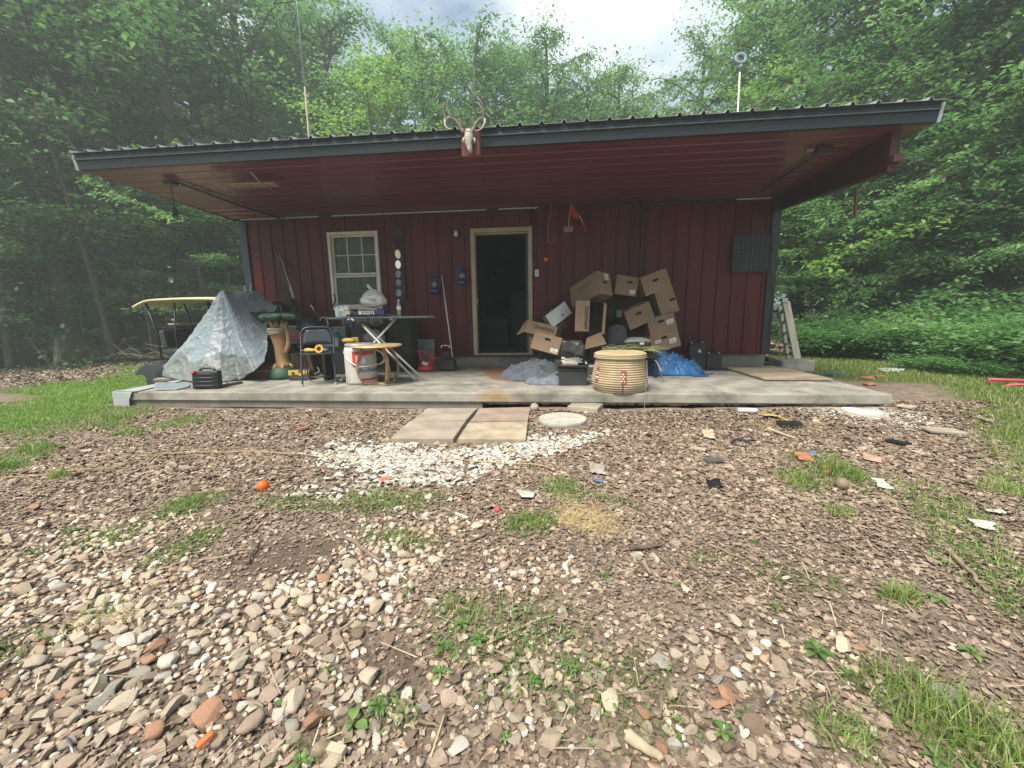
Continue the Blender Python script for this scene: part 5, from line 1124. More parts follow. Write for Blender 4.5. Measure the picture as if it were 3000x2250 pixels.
heap('clothes_heap', hc.x-.03, hc.y+.14, .50, .36, .25, den, 'heap of grey blue denim clothes spread on a cardboard mat', 'clothes', 4.3, fold=.055, top=lambda X, Y: 1+.5*X)
heap('denim_jacket', atz(1600, 1125, 0).x, atz(1600, 1125, 0).y+.05, .30, .16, .08, mat('pale_denim', (.12, .14, .17), .9, var=.3, scale=12, bump=.004, bscale=60), 'paler denim leg trailing forward from the clothes heap', 'clothes', 8.1, n=70, fold=.04)
o = MB().add([tuple(atz(1408, 1082, .006)), tuple(atz(1440, 1110, .006)), tuple(atz(1500, 1116, .006)), tuple(atz(1560, 1085, .006)), tuple(atz(1470, 1078, .006))], [(0, 1, 2, 3, 4)]).build('cardboard_mat', mat('brown_mat', (.22, .12, .07), .9, var=.3), solid=.006); tag(o, 'flat brown cardboard mat under the denim clothes', 'mat')
blu = mat('blue_tarp', (.018, .12, .30), .42, var=.3, scale=7, bump=.004, bscale=30, transl=.05)
bc = atz(1985, 1102, 0)
heap('blue_tarpaulin', bc.x+.0, bc.y+.28, .44, .27, .27, blu, 'crumpled bright blue tarpaulin heap right of the coiled basket', 'tarp', 2.2, fr=3.1, fold=.085, nz=.5, n=110)
q = MB().grid(crumple([[tuple(atz(2025+50*u, 1102-6*v, .01)) for v in np.linspace(0, 1, 5)] for u in np.linspace(0, 1, 10)], .006, 9, 3)).build('tarp_corner', blu, smooth=True, solid=.003); tag(q, 'thin flat corner of blue tarp trailing right on the slab', 'tarp')
o = MB().tube(smooth_path([atz(1905, 1050, .24), atz(1922, 1058, .24), atz(1935, 1085, .17), atz(1941, 1108, .04), atz(1958, 1115, .01)], 6), .008, 6, M=None).build('webbing_strap', mat('strap_grey', (.3, .3, .3), .7), smooth=True); tag(o, 'grey webbing strap hanging over the blue tarpaulin', 'strap')
o = MB().tube(smooth_path([atz(2055, 1092, .01), atz(2075, 1096, .01), atz(2090, 1093, .01)], 4), .006, 5).build('short_cable', blackm, smooth=True); tag(o, 'short black cable on the slab right of the blue tarpaulin', 'cable')
# batteries at the wall
for k, (px, pyt, pyb, ww, Y, lab) in enumerate(((2045, 1003, 1040, .24, -.42, 'black battery with a white sticker, stacked on another by the wall'), (2052, 1040, 1072, .30, -.46, 'black battery under the white stickered one by the wall'), (2095, 1035, 1072, .22, -.5, 'rightmost black battery at the foot of the red wall'))):
    a = at(px, pyt, Y); b = at(px, pyb, Y); z0 = 0.0 if pyb > 1050 else .17; hgt = a.z-z0; hgt = max(.15, hgt)
    o = thing('black_battery', lab, 'battery', (a.x, Y+.08, z0+.002*k), group='black batteries by the wall'); MB().box((0, 0, hgt*.42), (ww, .17, hgt*.84)).build('battery_case', blackm, o, bevel=.006)
    MB().box((0, 0, hgt*.9), (ww*.96, .165, hgt*.12)).build('battery_lid', blackm, o, bevel=.005)
    for q in (-1, 1): MB().lathe([(.012, hgt*.96), (.01, hgt*1.04)], 8, M=M4((q*ww*.34, -.03, 0))).build('terminal', steel, o)
    if k == 0: MB().box((.03, -.087, hgt*.45), (.035, .003, .04)).build('sticker', pwhite, o); MB().tube([(-.08, 0, hgt), (-.06, 0, hgt+.06), (.04, 0, hgt+.06), (.06, 0, hgt)], .012, 6).build('carry_strap', blackm, o)
o = MB().box((0, 0, .006), (.5, .25, .012)).build('rubber_mat', blackm); o.location = (at(2090, 1072, -.5).x, -.5, 0); tag(o, 'thin black mat under the batteries by the wall', 'mat')
# plywood sheet
pp = [atz(2130, 1085, .0), atz(2240, 1118, 0), atz(2438, 1119, 0), atz(2235, 1077, 0)]
pp = [Vector((7.98, -.62, 0)), Vector((8.02, -1.60, 0)), Vector((8.95, -1.62, 0)), Vector((8.86, -.45, 0))]
pp = [atz(2132, 1084, 0), atz(2240, 1117, 0), atz(2440, 1118, 0), atz(2290, 1081, 0)]
q = MB(); q.add([(v.x, v.y, .014) for v in pp]+[(v.x, v.y, .036) for v in pp], [(0, 1, 2, 3)[::-1], (4, 5, 6, 7)]+[(i, (i+1) % 4, (i+1) % 4+4, i+4) for i in range(4)])
q.box((0, 0, 0), (0, 0, 0)) if 0 else None
o = q.build('plywood_sheet', mat('stained_plywood', (.20, .15, .11), .75, scale=2.2, col2=(.42, .34, .24), stretch=(.8, 3, 1), bump=.001), bevel=.001); tag(o, 'thin stained plywood sheet lying on the right end of the porch slab', 'plywood sheet')
# coiled basket
bs = Vector((atz(1818, 1150, 0).x, -2.215, .003)); bs.x = at(1818, 1150, -2.45).x*.5+at(1818, 1150, -2.2).x*.5
o = thing('coiled_basket', 'big round coiled straw basket with a lid and red chequered motifs', 'basket', bs)
straw = mat('basket_straw', (.37, .30, .185), .8, var=.24, scale=5, bump=.002, bscale=120)
brd = mat('basket_red', (.26, .07, .065), .75, var=.2); bpale = mat('basket_pale', (.60, .48, .33), .8); bpur = mat('basket_purple', (.12, .06, .07), .8)
sb_ = F/((Vector((bs.x, -2.5, .2))-CAM).dot(FWD)); RB = 84/sb_; HB = at(1810, 1046, -2.5).z*1.0; HB = .385
nC = 15; seg = 120; prof = []; coil = []
def brad(z):   # body radius by height fraction
    u = z/HB; return RB*(.84+.16*math.sin(min(1, (u+.06)/.36)*math.pi/2) if u < .30 else 1-.15*((u-.30)/.70)**1.2)
ch_ = HB/nC
for c_ in range(nC):
    for k in range(5):
        a = -math.pi/2+math.pi*k/5+.3; z = ch_*(c_+.5)+ch_*.5*math.sin(a); prof.append((brad(ch_*(c_+.5))-.008+.015*math.cos(a), z)); coil.append(c_)
def motif(i, k):
    c_ = coil[min(i, len(coil)-1)]; a = (k/seg*360) % 360
    for (ce, wd_, lo, hi) in ((268, 11, 4, 9), (207, 9, 4, 10), (332, 9, 4, 10), (88, 10, 4, 9), (147, 10, 4, 9), (30, 10, 4, 9)):
        d = (a-ce+180) % 360-180
        if abs(d) < wd_*.62 and lo <= c_ <= hi:
            if c_ == hi or c_ == lo: return 1 if abs(d) < wd_*.7 else 0
            return 2 if (abs(d) < wd_*.45 and (int((d+90)/3)+c_) % 2) else 1
        if abs(d) < 1.6 and c_ < lo and c_ >= 0 and ce in (268, 332): return 3
    return 0
MB().lathe(prof, seg, mif=motif).build('basket_body', [straw, brd, bpale, bpur], o, smooth=True)
prof = []; RL = 79/sb_; z0 = HB-.004
for c_ in range(3):
    for k in range(5): a = -math.pi/2+math.pi*k/4.6; prof.append((RL-.008+.012*math.cos(a)-.003*c_, z0+.018*(c_+.5)+.009*math.sin(a)))
zt2 = z0+.058; nr = 11
for c_ in range(nr):
    r0 = (RL-.02)*(1-c_/nr); 
    for k in range(4): a = math.pi*k/4; prof.append((max(.002, r0-(RL-.02)/nr*(k/4)), zt2+.006*math.sin(a)+.006*(c_/nr)))
MB().lathe(prof, 72).build('lid', mat('lid_straw', (.40, .32, .19), .75, var=.2, scale=3, bump=.002, bscale=120), o, smooth=True)
MB().tube(smooth_path([(.25, -.25, HB-.01), (.26, -.26, .2), (.24, -.29, -.0), (.235, -.30, -.16)], 4), .003, 5).build('loose_string', mat('grey_string', (.3, .28, .25), .8), o)

# --- deer skull on plaque hung on the fascia
dsy = RY-.045; dc = at(1381, 425, dsy); o = thing('deer_skull', 'antlered deer skull on a red board hung on the roof edge', 'deer skull', dc)
def lc(px, py, dy=0.): return at(px, py, dsy+dy)-dc
a = lc(1350, 388); b = lc(1408, 455); 
pls = MB(); pls.prism([(lc(1350, 388).x, a.z), (lc(1408, 384).x, lc(1408, 384).z), (lc(1407, 455).x, lc(1407, 455).z), (lc(1353, 458).x, lc(1353, 458).z)], .022); pls.build('plaque', mat('faded_red_board', (.13, .04, .035), .75, var=.25, scale=8), o, bevel=.002)
MB().box((lc(1398, 420).x, -.008, lc(1398, 420).z), (.045, .012, .24)).build('side_batten', mat('faded_brown', (.15, .06, .05), .8), o)
bone = mat('bone', (.33, .31, .25), .55, var=.3, scale=14)
sk = MB(); sp_ = [(1373, 384), (1374, 396), (1373, 410), (1374, 422), (1376, 435), (1378, 447)]
sk.tube([lc(x, y, -.045-.01*i) for i, (x, y) in enumerate(sp_)], [.035, .046, .048, .036, .028, .02], 14)
sk.ico(lc(1374, 390, -.05), .045, 3, .12, 2, 1, sc=(1, 1.1, .9))
for s in (-1, 1): sk.tube([lc(1374+s*14, 404, -.05), lc(1374+s*17, 412, -.055), lc(1374+s*13, 420, -.06)], [.012, .016, .010], 8)
sk.build('skull', bone, o, smooth=True)
for s in (-1, 1): MB().ico(lc(1374+s*11, 410, -.085), .013, 2, .1, sc=(1, .6, 1.1)).build('eye_socket', blackm, o, smooth=True)
MB().tube([lc(1375, 428, -.098), lc(1377, 441, -.105)], [.014, .008], 8).build('nasal_opening', blackm, o, smooth=True)
ant = mat('antler', (.13, .115, .08), .5, col2=(.34, .32, .26), scale=9)
def antler(pts, rad, ys): return smooth_path([lc(x, y, yy) for (x, y), yy in zip(pts, ys)], 5), rad
for side, strands in (('left', [([(1358, 388), (1348, 372), (1335, 355), (1318, 346), (1305, 352), (1304, 366), (1311, 376), (1323, 379)], [-.05, -.06, -.08, -.12, -.17, -.2, -.22, -.23], (.021, .006)), ([(1322, 348), (1314, 325), (1312, 300), (1315, 280)], [-.11, -.13, -.15, -.16], (.012, .003)), ([(1306, 350), (1301, 330), (1299, 312), (1301, 304), (1307, 299)], [-.17, -.19, -.2, -.2, -.19], (.011, .003)), ([(1354, 380), (1350, 362), (1348, 350)], [-.06, -.08, -.09], (.01, .003))]),
      ('right', [([(1384, 384), (1394, 366), (1404, 352), (1415, 345), (1421, 355), (1415, 372), (1404, 381), (1392, 383)], [-.05, -.06, -.08, -.12, -.17, -.2, -.22, -.23], (.021, .006)), ([(1416, 346), (1417, 322), (1410, 300), (1397, 282), (1384, 270)], [-.11, -.13, -.15, -.16, -.17], (.013, .003)), ([(1416, 348), (1414, 330), (1408, 312), (1400, 302), (1391, 300)], [-.15, -.17, -.19, -.19, -.18], (.011, .003)), ([(1388, 372), (1384, 358), (1379, 349)], [-.06, -.08, -.09], (.01, .003))])):
    q = MB()
    for pts, ys_, (r0, r1) in strands: pa = smooth_path([lc(x, y, yy) for (x, y), yy in zip(pts, ys_)], 5); q.tube(pa, list(np.linspace(r0, r1, len(pa))), 8)
    q.build('antler', ant, o, smooth=True)
# antenna mast behind the roof and dish on a pole
am = at(905, 405, 3.0); at_ = at(866, -30, 3.0); o = thing('antenna_mast', 'thin tall metal mast with a rusty lower pole rising behind the roof', 'mast', (am.x, 3.0, ZT))
b0 = Vector((0, 0, 0)); mid = at(893, 255, 3.0)-Vector((am.x, 3., ZT)); tpz = at_-Vector((am.x, 3., ZT))
MB().tube([b0, mid], .026, 8).build('lower_pole', mat('rusty_pole', (.24, .19, .15), .6, var=.35, scale=6), o, smooth=True)
MB().tube([mid, tpz, tpz+(tpz-mid)*.4], [.02, .012, .006], 8).build('upper_pole', mat('mast_grey', (.32, .36, .40), .4, metal=.5), o, smooth=True)
dp = at(2165, 338, 1.0); dt = at(2168, 200, 1.0); o = thing('roof_dish', 'round grey ring shaped antenna on a thin pole above the roof', 'antenna', (dp.x, 1.0, ZT+.3))
r0 = Vector((dp.x, 1., ZT+.3)); MB().tube([(0, 0, 0), dt-r0], .013, 8).build('pole', pwhite, o, smooth=True)
dcn = at(2170, 172, 1.0)-r0; MB().lathe([(.055, -.02), (.10, -.025), (.112, 0), (.10, .025), (.055, .02), (.05, 0)], 28, M=M4(dcn, (R(75), 0, 0)), capb=False, capt=False).build('ring_head', mat('grey_blue_head', (.14, .17, .22), .5), o, smooth=True)
MB().lathe([(.03, -.06), (.05, -.02), (.045, .03), (.0, .04)], 14, M=M4(dcn+Vector((0, 0, -.12)))).build('mount', MATS['grey_blue_head'], o, smooth=True)

# ------------------------------------------------------------------ right of the porch
lw = mat('grey_ladder_wood', (.50, .45, .37), .8, scale=12, var=.25, stretch=(1, 1, .15))
LY = .85
o = thing('step_ladder', 'weathered step ladder leaning at the right corner of the cabin', 'ladder', (at(2290, 1050, LY).x, LY, float(gz(9.6, .85))))
lo_ = Vector(o.location)
def lq(px, py, Y=LY): return at(px, py, Y)-lo_
def slab_between(a, b, w_, t_, m_, nm, par):
    d = b-a; q = MB(); q.box((0, 0, 0), (w_, t_, d.length)); ob = q.build(nm, m_, par, bevel=.003); ob.location = (a+b)/2; ob.rotation_euler = Vector((0, 0, 1)).rotation_difference(d).to_euler(); return ob
slab_between(lq(2303, 885), lq(2336, 1052), .12, .03, lw, 'front_rail', o)
slab_between(lq(2284, 900, LY+.25), lq(2308, 1050, LY+.35), .11, .03, mat('grey_rail', (.42, .42, .40), .7, var=.25), 'rear_rail', o)
MB().box(tuple(lq(2298, 880)), (.10, .06, .075), rot=(0, R(-4), 0)).build('top_bracket', galv, o, bevel=.004)
for k in range(5): t_ = .12+.2*k; a = lq(2299, 885).lerp(lq(2330, 1052), t_); b = lq(2284, 900, LY+.25).lerp(lq(2304, 1050, LY+.35), t_); slab_between(a+Vector((-.02, .03, 0)), b, .05, .02, galv, 'rung', o)
cbk = at(2325, 1070, .2); g0 = float(gz(cbk.x, .2))
o = thing('concrete_chunk', 'broken rounded block of concrete at the right back corner of the slab', 'concrete block', (cbk.x, .2, g0)); 
z1 = at(2325, 1053, .2).z-g0
mb = MB(); mb.box((0, 0, z1/2), (.52, .30, z1)); ob = mb.build('block_body', mat('chunk_concrete', (.34, .31, .27), .9, var=.25, scale=4, bump=.006, bscale=20), o, bevel=.03)
P = [[(x, -.152-.003*rs.rand(), z) for z in (z1*.2+.02*rs.rand(), z1*.55, z1*.8)] for x in np.linspace(-.2, .12, 12)]; MB().grid(P).build('chipped_face', mat('pale_chip', (.42, .39, .34), .9), o)
o = thing('lumber_pile', 'few dark boards stacked against the right side wall', 'boards', (W+.25, .6, float(gz(W+.25, .6)))); 
for k in range(4): MB().box((.02*k, .15*k, .05+.12*k), (.22, .9, .06), rot=(0, R(6*k), R(3))).build('plank', mat('old_dark_board', (.09, .07, .055), .85, var=.3), o)
# ------------------------------------------------------------------ things lying on the ground
def gpt(px, py, dz=0.):
    q = atz(px, py, -.2)
    for _ in range(4): q = atz(px, py, float(gz(q.x, q.y))+.004)
    return Vector((q.x, q.y, float(gz(q.x, q.y))+dz))
pav = mat('paver_tan', (.40, .345, .26), .9, var=.16, scale=3.5, bump=.002, bscale=45, obj=.06)
pavr = mat('paver_red', (.28, .21, .17), .9, var=.28, scale=4, bump=.002, bscale=45)
pavg = mat('paver_grey', (.30, .255, .205), .9, var=.30, scale=3, bump=.002, bscale=45)
pavy = mat('paver_yellow', (.35, .29, .205), .9, var=.32, scale=5, bump=.003, bscale=40)
for c4, m_, lab in (([(1252, 1195), (1400, 1196), (1366, 1232), (1203, 1231)], pavg, 'back left paver of the four square pavers before the porch'),
                 ([(1403, 1195), (1556, 1192), (1549, 1231), (1374, 1234)], pavr, 'reddish back right paver of the four square pavers'),
                 ([(1198, 1233), (1366, 1233), (1330, 1285), (1140, 1285)], pavg, 'grey front left paver of the four square pavers'),
                 ([(1372, 1237), (1549, 1233), (1543, 1287), (1338, 1286)], pavy, 'yellowish front right paver of the four square pavers')):
    Q = [atz(a, b, -.155) for a, b in c4]; c = sum(Q, Vector())/4; q = MB()
    q.add([(v.x-c.x, v.y-c.y, 0) for v in Q]+[(v.x-c.x, v.y-c.y, -.06) for v in Q], [(3, 2, 1, 0), (4, 5, 6, 7)]+[(i, (i+1) % 4, (i+1) % 4+4, i+4) for i in range(4)])
    o = q.build('paver', m_, bevel=.005, loc=(c.x, c.y, c.z)); o.scale = (.972, .972, 1); o.rotation_euler = (0, 0, 0); tag(o, lab, 'paver', 'four square pavers at the porch step')
    o.rotation_euler = (R(rs.uniform(-.6, .6)), R(rs.uniform(-.6, .6)), 0)
def disc(name, px, py, rpx, th, m_, lab, z=-.16, tilt=(0, 0)):
    c = atz(px, py, z); d = (c-CAM).dot(FWD); r = rpx*d/F; n = 44; q = MB()
    pr = [(0, -th), (r*.97, -th), (r, -th*.6), (r*1.0, -.006), (r*.985, 0), (0, .002)]
    q.lathe(pr, n, capb=False, capt=False); o = q.build(name, m_, smooth=True, auto=40); o.location = c; o.rotation_euler = (*tilt, 0); return tag(o, lab, 'stepping stone')
disc('round_stepping_stone', 1648, 1224, 70, .05, mat('pale_disc', (.40, .38, .325), .9, var=.22, scale=7, bump=.006, bscale=22), 'round pale concrete stepping stone right of the four pavers')
disc('round_stepping_stone', 2526, 1202, 50, .04, mat('white_disc', (.56, .55, .50), .85, var=.12), 'round white stepping stone near the right end of the porch', -.13, (R(-2), R(3)))
q = gpt(1715, 1200); o = MB().box((0, 0, .02), (.34, .26, .08)).build('concrete_block', pavg, bevel=.008, loc=q, rot=(0, 0, R(-20))); tag(o, 'flat grey concrete block behind the round stepping stone', 'block')
q = gpt(1566, 1204, .045); o = MB().ico((0, 0, 0), .05, 3, .05).build('round_stone', mat('mossy_stone', (.28, .26, .19), .9), smooth=True, loc=q); tag(o, 'small round greenish stone between the pavers and the stepping stone', 'stone')
def rope(name, pts, r, m_, lab, cat='cord', dz=.008, n=8):
    P = smooth_path([gpt(a, b) for a, b in pts], n); P = [Vector((v.x, v.y, float(gz(v.x, v.y))+dz+.004*math.sin(i*.7))) for i, v in enumerate(P)]
    return tag(MB().tube(P, r, 6).build(name, m_, smooth=True), lab, cat)
ylo = mat('yellow_cord', (.42, .32, .12), .6, var=.15)
rope('rope', [(0, 1412), (150, 1396), (330, 1375), (480, 1336), (620, 1332), (780, 1332), (900, 1342), (1050, 1352), (1180, 1353), (1300, 1352), (1400, 1360), (1500, 1366), (1592, 1373)], .0034, ylo, 'long yellow cord lying across the white gravel and leaf litter', dz=.028)
rope('string', [(2475, 1245), (2495, 1228), (2500, 1215), (2488, 1205)], .004, pwhite, 'thin white curl of cord left of the white stepping stone')
def ball(px, py, rpx, m_, lab, name='ball', cat='ball'):
    q = gpt(px, py); d = (q-CAM).dot(FWD); r = rpx*d/F; o = MB().ico((0, 0, 0), r, 4 if rpx > 12 else 3).build(name, m_, smooth=True, loc=(q.x, q.y, q.z+r*.82)); return tag(o, lab, cat)
ball(771, 1433, 15.5, mat('orange_ball', (.85, .13, .015), .45, var=.06), 'bright orange ball on the leaf litter left of centre')
ball(1458, 1498, 9.5, mat('red_ball', (.50, .06, .07), .5), 'small faded red ball below the white gravel')
ball(2465, 1428, 17, mat('brown_egg', (.20, .15, .11), .7), 'brown egg shaped stone in the leaves at right', 'round_stone', 'stone')
# yellow strip on a black piece
a = gpt(2232, 1223); b = gpt(2310, 1240)
o = thing('yellow_strap', 'curved bright yellow plastic strap on the leaves near the slab', 'strap', a); P = smooth_path([a, gpt(2270, 1225), b], 8)
MB().grid([[v-a+Vector((0, .035, .03)), v-a+Vector((0, -.035, .035))] for v in P]).build('strap_body', mat('bright_yellow', (.60, .50, .06), .4), o, solid=.006)
q = gpt(2311, 1252); o = MB().box((0, 0, .03), (.19, .10, .06)).build('black_box', blackm, bevel=.004, loc=q, rot=(0, 0, R(-6))); tag(o, 'small black box under the end of the yellow strap', 'box')
q = gpt(2108, 1192, .03); o = MB().tube([(.085*math.cos(t_), .085*math.sin(t_), 0) for t_ in np.linspace(0, 2*math.pi, 25)[:-1]], .012, 8, closed=True).build('rubber_ring', blackm, smooth=True, loc=(q.x, q.y, q.z+.05), rot=(R(62), 0, R(12))); tag(o, 'black rubber ring leaning by the slab edge', 'ring')
q = gpt(2170, 1350, .02); o = MB().tube([(.07*math.cos(t_), .07*math.sin(t_), 0) for t_ in np.linspace(0, 2*math.pi, 25)[:-1]], .010, 8, closed=True).build('rubber_ring', mat('old_rubber', (.05, .04, .035), .8), smooth=True, loc=gpt(2172, 1302, .02), rot=(R(8), 0, 0)); tag(o, 'flat dark rubber ring half buried in the leaves', 'ring')
q = gpt(2190, 1212, .02); o = MB().lathe([(.0, -.09), (.024, -.09), (.026, 0), (.026, .07), (.018, .09), (0, .09)], 14, M=M4((0, 0, .02), (0, R(90), R(-6)))).build('white_bottle', pwhite, smooth=True, loc=q); tag(o, 'white plastic tube lying near the slab at right', 'tube')
q = gpt(2262, 1193, .02); o = MB().lathe([(.02, -.05), (.022, .05)], 12, M=M4((0, 0, .02), (0, R(90), 0))).build('dark_tube', g_dark, smooth=True, loc=gpt(2275, 1196, .02)); tag(o, 'short dark tube beside the slab at right', 'tube')
def sheetlet(name, pts, m_, lab, cat, amp=.012, seed=1, dz=.02, fr=12, n=12):
    c = gpt(sum(p_[0] for p_ in pts)/4, sum(p_[1] for p_ in pts)/4); Q = [gpt(*p_)-c for p_ in pts]
    P = [[Q[0].lerp(Q[1], u).lerp(Q[3].lerp(Q[2], u), v) for v in np.linspace(0, 1, n)] for u in np.linspace(0, 1, n)]
    P = crumple(P, amp, fr, seed); P = [[Vector((v.x, v.y, abs(v.z)*.8+dz)) for v in r] for r in P]
    return tag(MB().grid(P).build(name, m_, smooth=True, solid=.002, loc=c), lab, cat)
ragw = mat('white_rag', (.46, .46, .39), .8, var=.2, scale=12); org = mat('orange_rag', (.36, .16, .085), .8, var=.4, scale=14); orp = mat('pale_orange', (.42, .26, .18), .8, var=.3)
sheetlet('white_rag', [(2545, 1404), (2585, 1410), (2618, 1442), (2572, 1434)], ragw, 'pale white rag in the grass at the right', 'rag', seed=2)
sheetlet('orange_rag', [(2322, 1327), (2370, 1330), (2386, 1358), (2335, 1352)], org, 'orange rag on the leaves right of centre', 'rag', seed=3, amp=.02)
sheetlet('orange_rag', [(2520, 1332), (2582, 1345), (2580, 1362), (2530, 1350)], orp, 'pale orange wrapper near the right of the leaves', 'wrapper', seed=4)
sheetlet('orange_scrap', [(2403, 1370), (2428, 1374), (2430, 1395), (2408, 1392)], org, 'small red orange scrap beside the grass clump at right', 'scrap', seed=5)
sheetlet('blue_wrapper', [(2362, 1322), (2386, 1328), (2390, 1342), (2368, 1338)], mat('blue_wr', (.12, .20, .32), .4), 'blue and clear wrapper next to the orange rag', 'wrapper', seed=6, amp=.015)
sheetlet('white_packet', [(2834, 1528), (2900, 1536), (2905, 1562), (2850, 1550)], ragw, 'white torn packet in the grass at the right edge', 'packet', seed=7, amp=.02)
sheetlet('white_packet', [(2885, 1500), (2935, 1500), (2945, 1512), (2890, 1510)], ragw, 'small white scrap above the torn packet at the right', 'scrap', seed=8)
sheetlet('black_scrap', [(2068, 1415), (2110, 1410), (2120, 1432), (2075, 1436)], blackm, 'black crumpled plastic scrap on the leaves', 'scrap', seed=9, amp=.022)
sheetlet('clear_wrapper', [(1718, 1355), (1770, 1368), (1775, 1400), (1735, 1392)], mat('clear_wr', (.40, .37, .34), .35, transl=.2), 'crumpled clear wrapper right of the white gravel', 'wrapper', seed=10, amp=.02)
sheetlet('blue_twine', [(1742, 1410), (1765, 1411), (1768, 1420), (1746, 1420)], mat('blue_tw', (.10, .15, .25), .6), 'scrap of blue twine right of the white gravel', 'twine', seed=11, amp=.02)
sheetlet('tan_paper', [(2052, 1262), (2088, 1262), (2095, 1290), (2060, 1288)], mat('tan_pp', (.42, .34, .24), .8), 'tan paper scrap on the leaves below the basket', 'paper', seed=12, amp=.02)
sheetlet('grey_flake', [(1512, 1440), (1570, 1450), (1560, 1465), (1528, 1462)], mat('grey_fl', (.40, .42, .37), .6), 'flat grey green flake at the lower edge of the white gravel', 'flake', seed=13, amp=.008)
sheetlet('grey_plastic_sheet', [(2565, 1085), (2640, 1076), (2652, 1090), (2590, 1093)], mat('grey_pl', (.50, .54, .56), .4, bump=.003), 'crumpled grey white plastic bag on the lawn at right', 'plastic bag', seed=14, amp=.05, fr=5, n=20)
sheetlet('blue_tarp_scrap', [(2400, 1092), (2462, 1088), (2472, 1098), (2420, 1102)], mat('navy_tarp', (.05, .08, .14), .5), 'dark blue tarp scrap on the ground beyond the right corner of the porch', 'tarp', seed=15, amp=.03, fr=6)
for k, (px, py, s) in enumerate(((2540, 1110, 1), (2578, 1106, .8), (2546, 1128, .9), (2092, 1192, .7), (2020, 1198, .6))):
    q = gpt(px, py, .02); o = MB().ico((0, 0, 0), .07*s, 2, .3, 2, k, sc=(1.4, 1, .4)).build('brick_fragment', mat('brick_red', (.32, .12, .075), .85, var=.3), loc=q); tag(o, ('red orange brick fragment on the dirt right of the slab, nearest the slab', 'rightmost red orange brick fragment beside the lawn', 'lowest red orange brick fragment right of the slab', 'small orange brick fragment beside the black rubber ring', 'small orange brick fragment left of the black rubber ring')[k], 'brick')
sheetlet('red_green_leafy', [(1290, 1340), (1306, 1338), (1308, 1346), (1292, 1347)], redp, 'small red chip on the white gravel above the yellow cord', 'chip', seed=16, amp=.004)
sheetlet('orange_chip', [(1110, 1410), (1145, 1400), (1150, 1408), (1118, 1420)], mat('salmon', (.50, .14, .09), .6), 'salmon coloured plastic scrap at the left of the white gravel', 'scrap', seed=17, amp=.008)
# near corner oddments
def cylb(name, a, b, r, m_, lab, cat, dz=.012):
    a = gpt(*a, dz); b = gpt(*b, dz); return tag(MB().tube([a, (a+b)/2, b], r, 10).build(name, m_, smooth=True), lab, cat)
cylb('metal_tube', (486, 1817), (566, 1776), .0035, mat('pale_tube', (.48, .50, .52), .35, metal=.4), 'thin pale metal tube on the dirt among the stones at left', 'tube')
cylb('metal_tube', (200, 2177), (220, 2224), .003, steel, 'short steel pin standing in the stones at the lower left', 'pin', .02)
cylb('metal_tube', (176, 2242), (236, 2222), .003, steel, 'steel pin lying flat at the lower left corner', 'pin', .02)
cylb('white_peg', (1335, 1508), (1372, 1522), .009, mat('ivory', (.52, .52, .42), .5), 'short ivory peg left of the small red ball', 'peg')
cylb('grey_hook', (2245, 2085), (2272, 2050), .0035, steel, 'grey metal peg with a washer at the lower right', 'peg', .03)
q = gpt(605, 2190, .03); o = MB().box((0, 0, 0), (.018, .042, .013)).build('orange_lighter', mat('orange_plastic', (.80, .12, .02), .35), loc=q, rot=(R(15), R(10), R(-28)), bevel=.006); tag(o, 'bright orange plastic piece between stones at the bottom left', 'plastic piece')
sticks = [((1025, 1585), (1115, 1655), .012, 'thick brown stick left of centre on the stones'), ((1430, 1885), (1620, 1805), .004, 'thin straight pale twig in the lower centre'), ((725, 1655), (765, 1580), .006, 'forked brown twig on the bare dirt patch'), ((1845, 1615), (1940, 1608), .014, 'dark stick behind the large white stone'), ((1885, 1655), (1905, 1690), .013, 'short dark stick below the large white stone'),
 ((2775, 1622), (2895, 1745), .012, 'long grey stick lying in the grass at the right edge'), ((2380, 2048), (2435, 2035), .006, 'lower arm of the bent twig at the lower right'), ((1225, 2118), (1300, 2140), .006, 'thin dark twig at the bottom centre left'), ((230, 2075), (560, 1995), .003, 'long thin stalk lying over the stones at the lower left'),
 ((1838, 2175), (1945, 2250), .018, 'pale weathered wood stick at the bottom right of centre'), ((1155, 2030), (1195, 1995), .006, 'short twig beside the dark soil patch'), ((2075, 1600), (2180, 1645), .008, 'long brown stick in the leaves right of the white stone'), ((2130, 2300), (1992, 2040), .006, 'thin bowed twig at the lower right of centre'),
 ((1270, 1540), (1300, 1600), .005, 'small dark twig above the central stones'), ((2250, 1262), (2330, 1290), .016, 'strip of pale wood on the leaves right of centre'), ((1380, 1590), (1440, 1560), .006, 'reddish twig beneath the straw patch'), ((450, 1680), (560, 1640), .004, 'thin pale twig along the left grass patch')]
wdk = mat('stick_brown', (.15, .11, .08), .85, scale=14, var=.4, bump=.002, obj=.5); wpl = mat('stick_pale', (.38, .31, .22), .85, scale=14, var=.3, bump=.001)
for a, b, r, lab in sticks:
    A_ = gpt(*a, r+.006); B_ = gpt(*b, r+.006); m_ = wpl if ('pale' in lab or 'straight' in lab) else wdk
    pts = [A_.lerp(B_, t_)+Vector((rs.randn(), rs.randn(), abs(rs.randn())*.4))*(B_-A_).length*.02 for t_ in np.linspace(0, 1, 6)]
    tag(MB().tube(smooth_path(pts, 3), list(np.linspace(r, r*.5, 16)), 7).build('stick', m_, smooth=True), lab, 'stick')
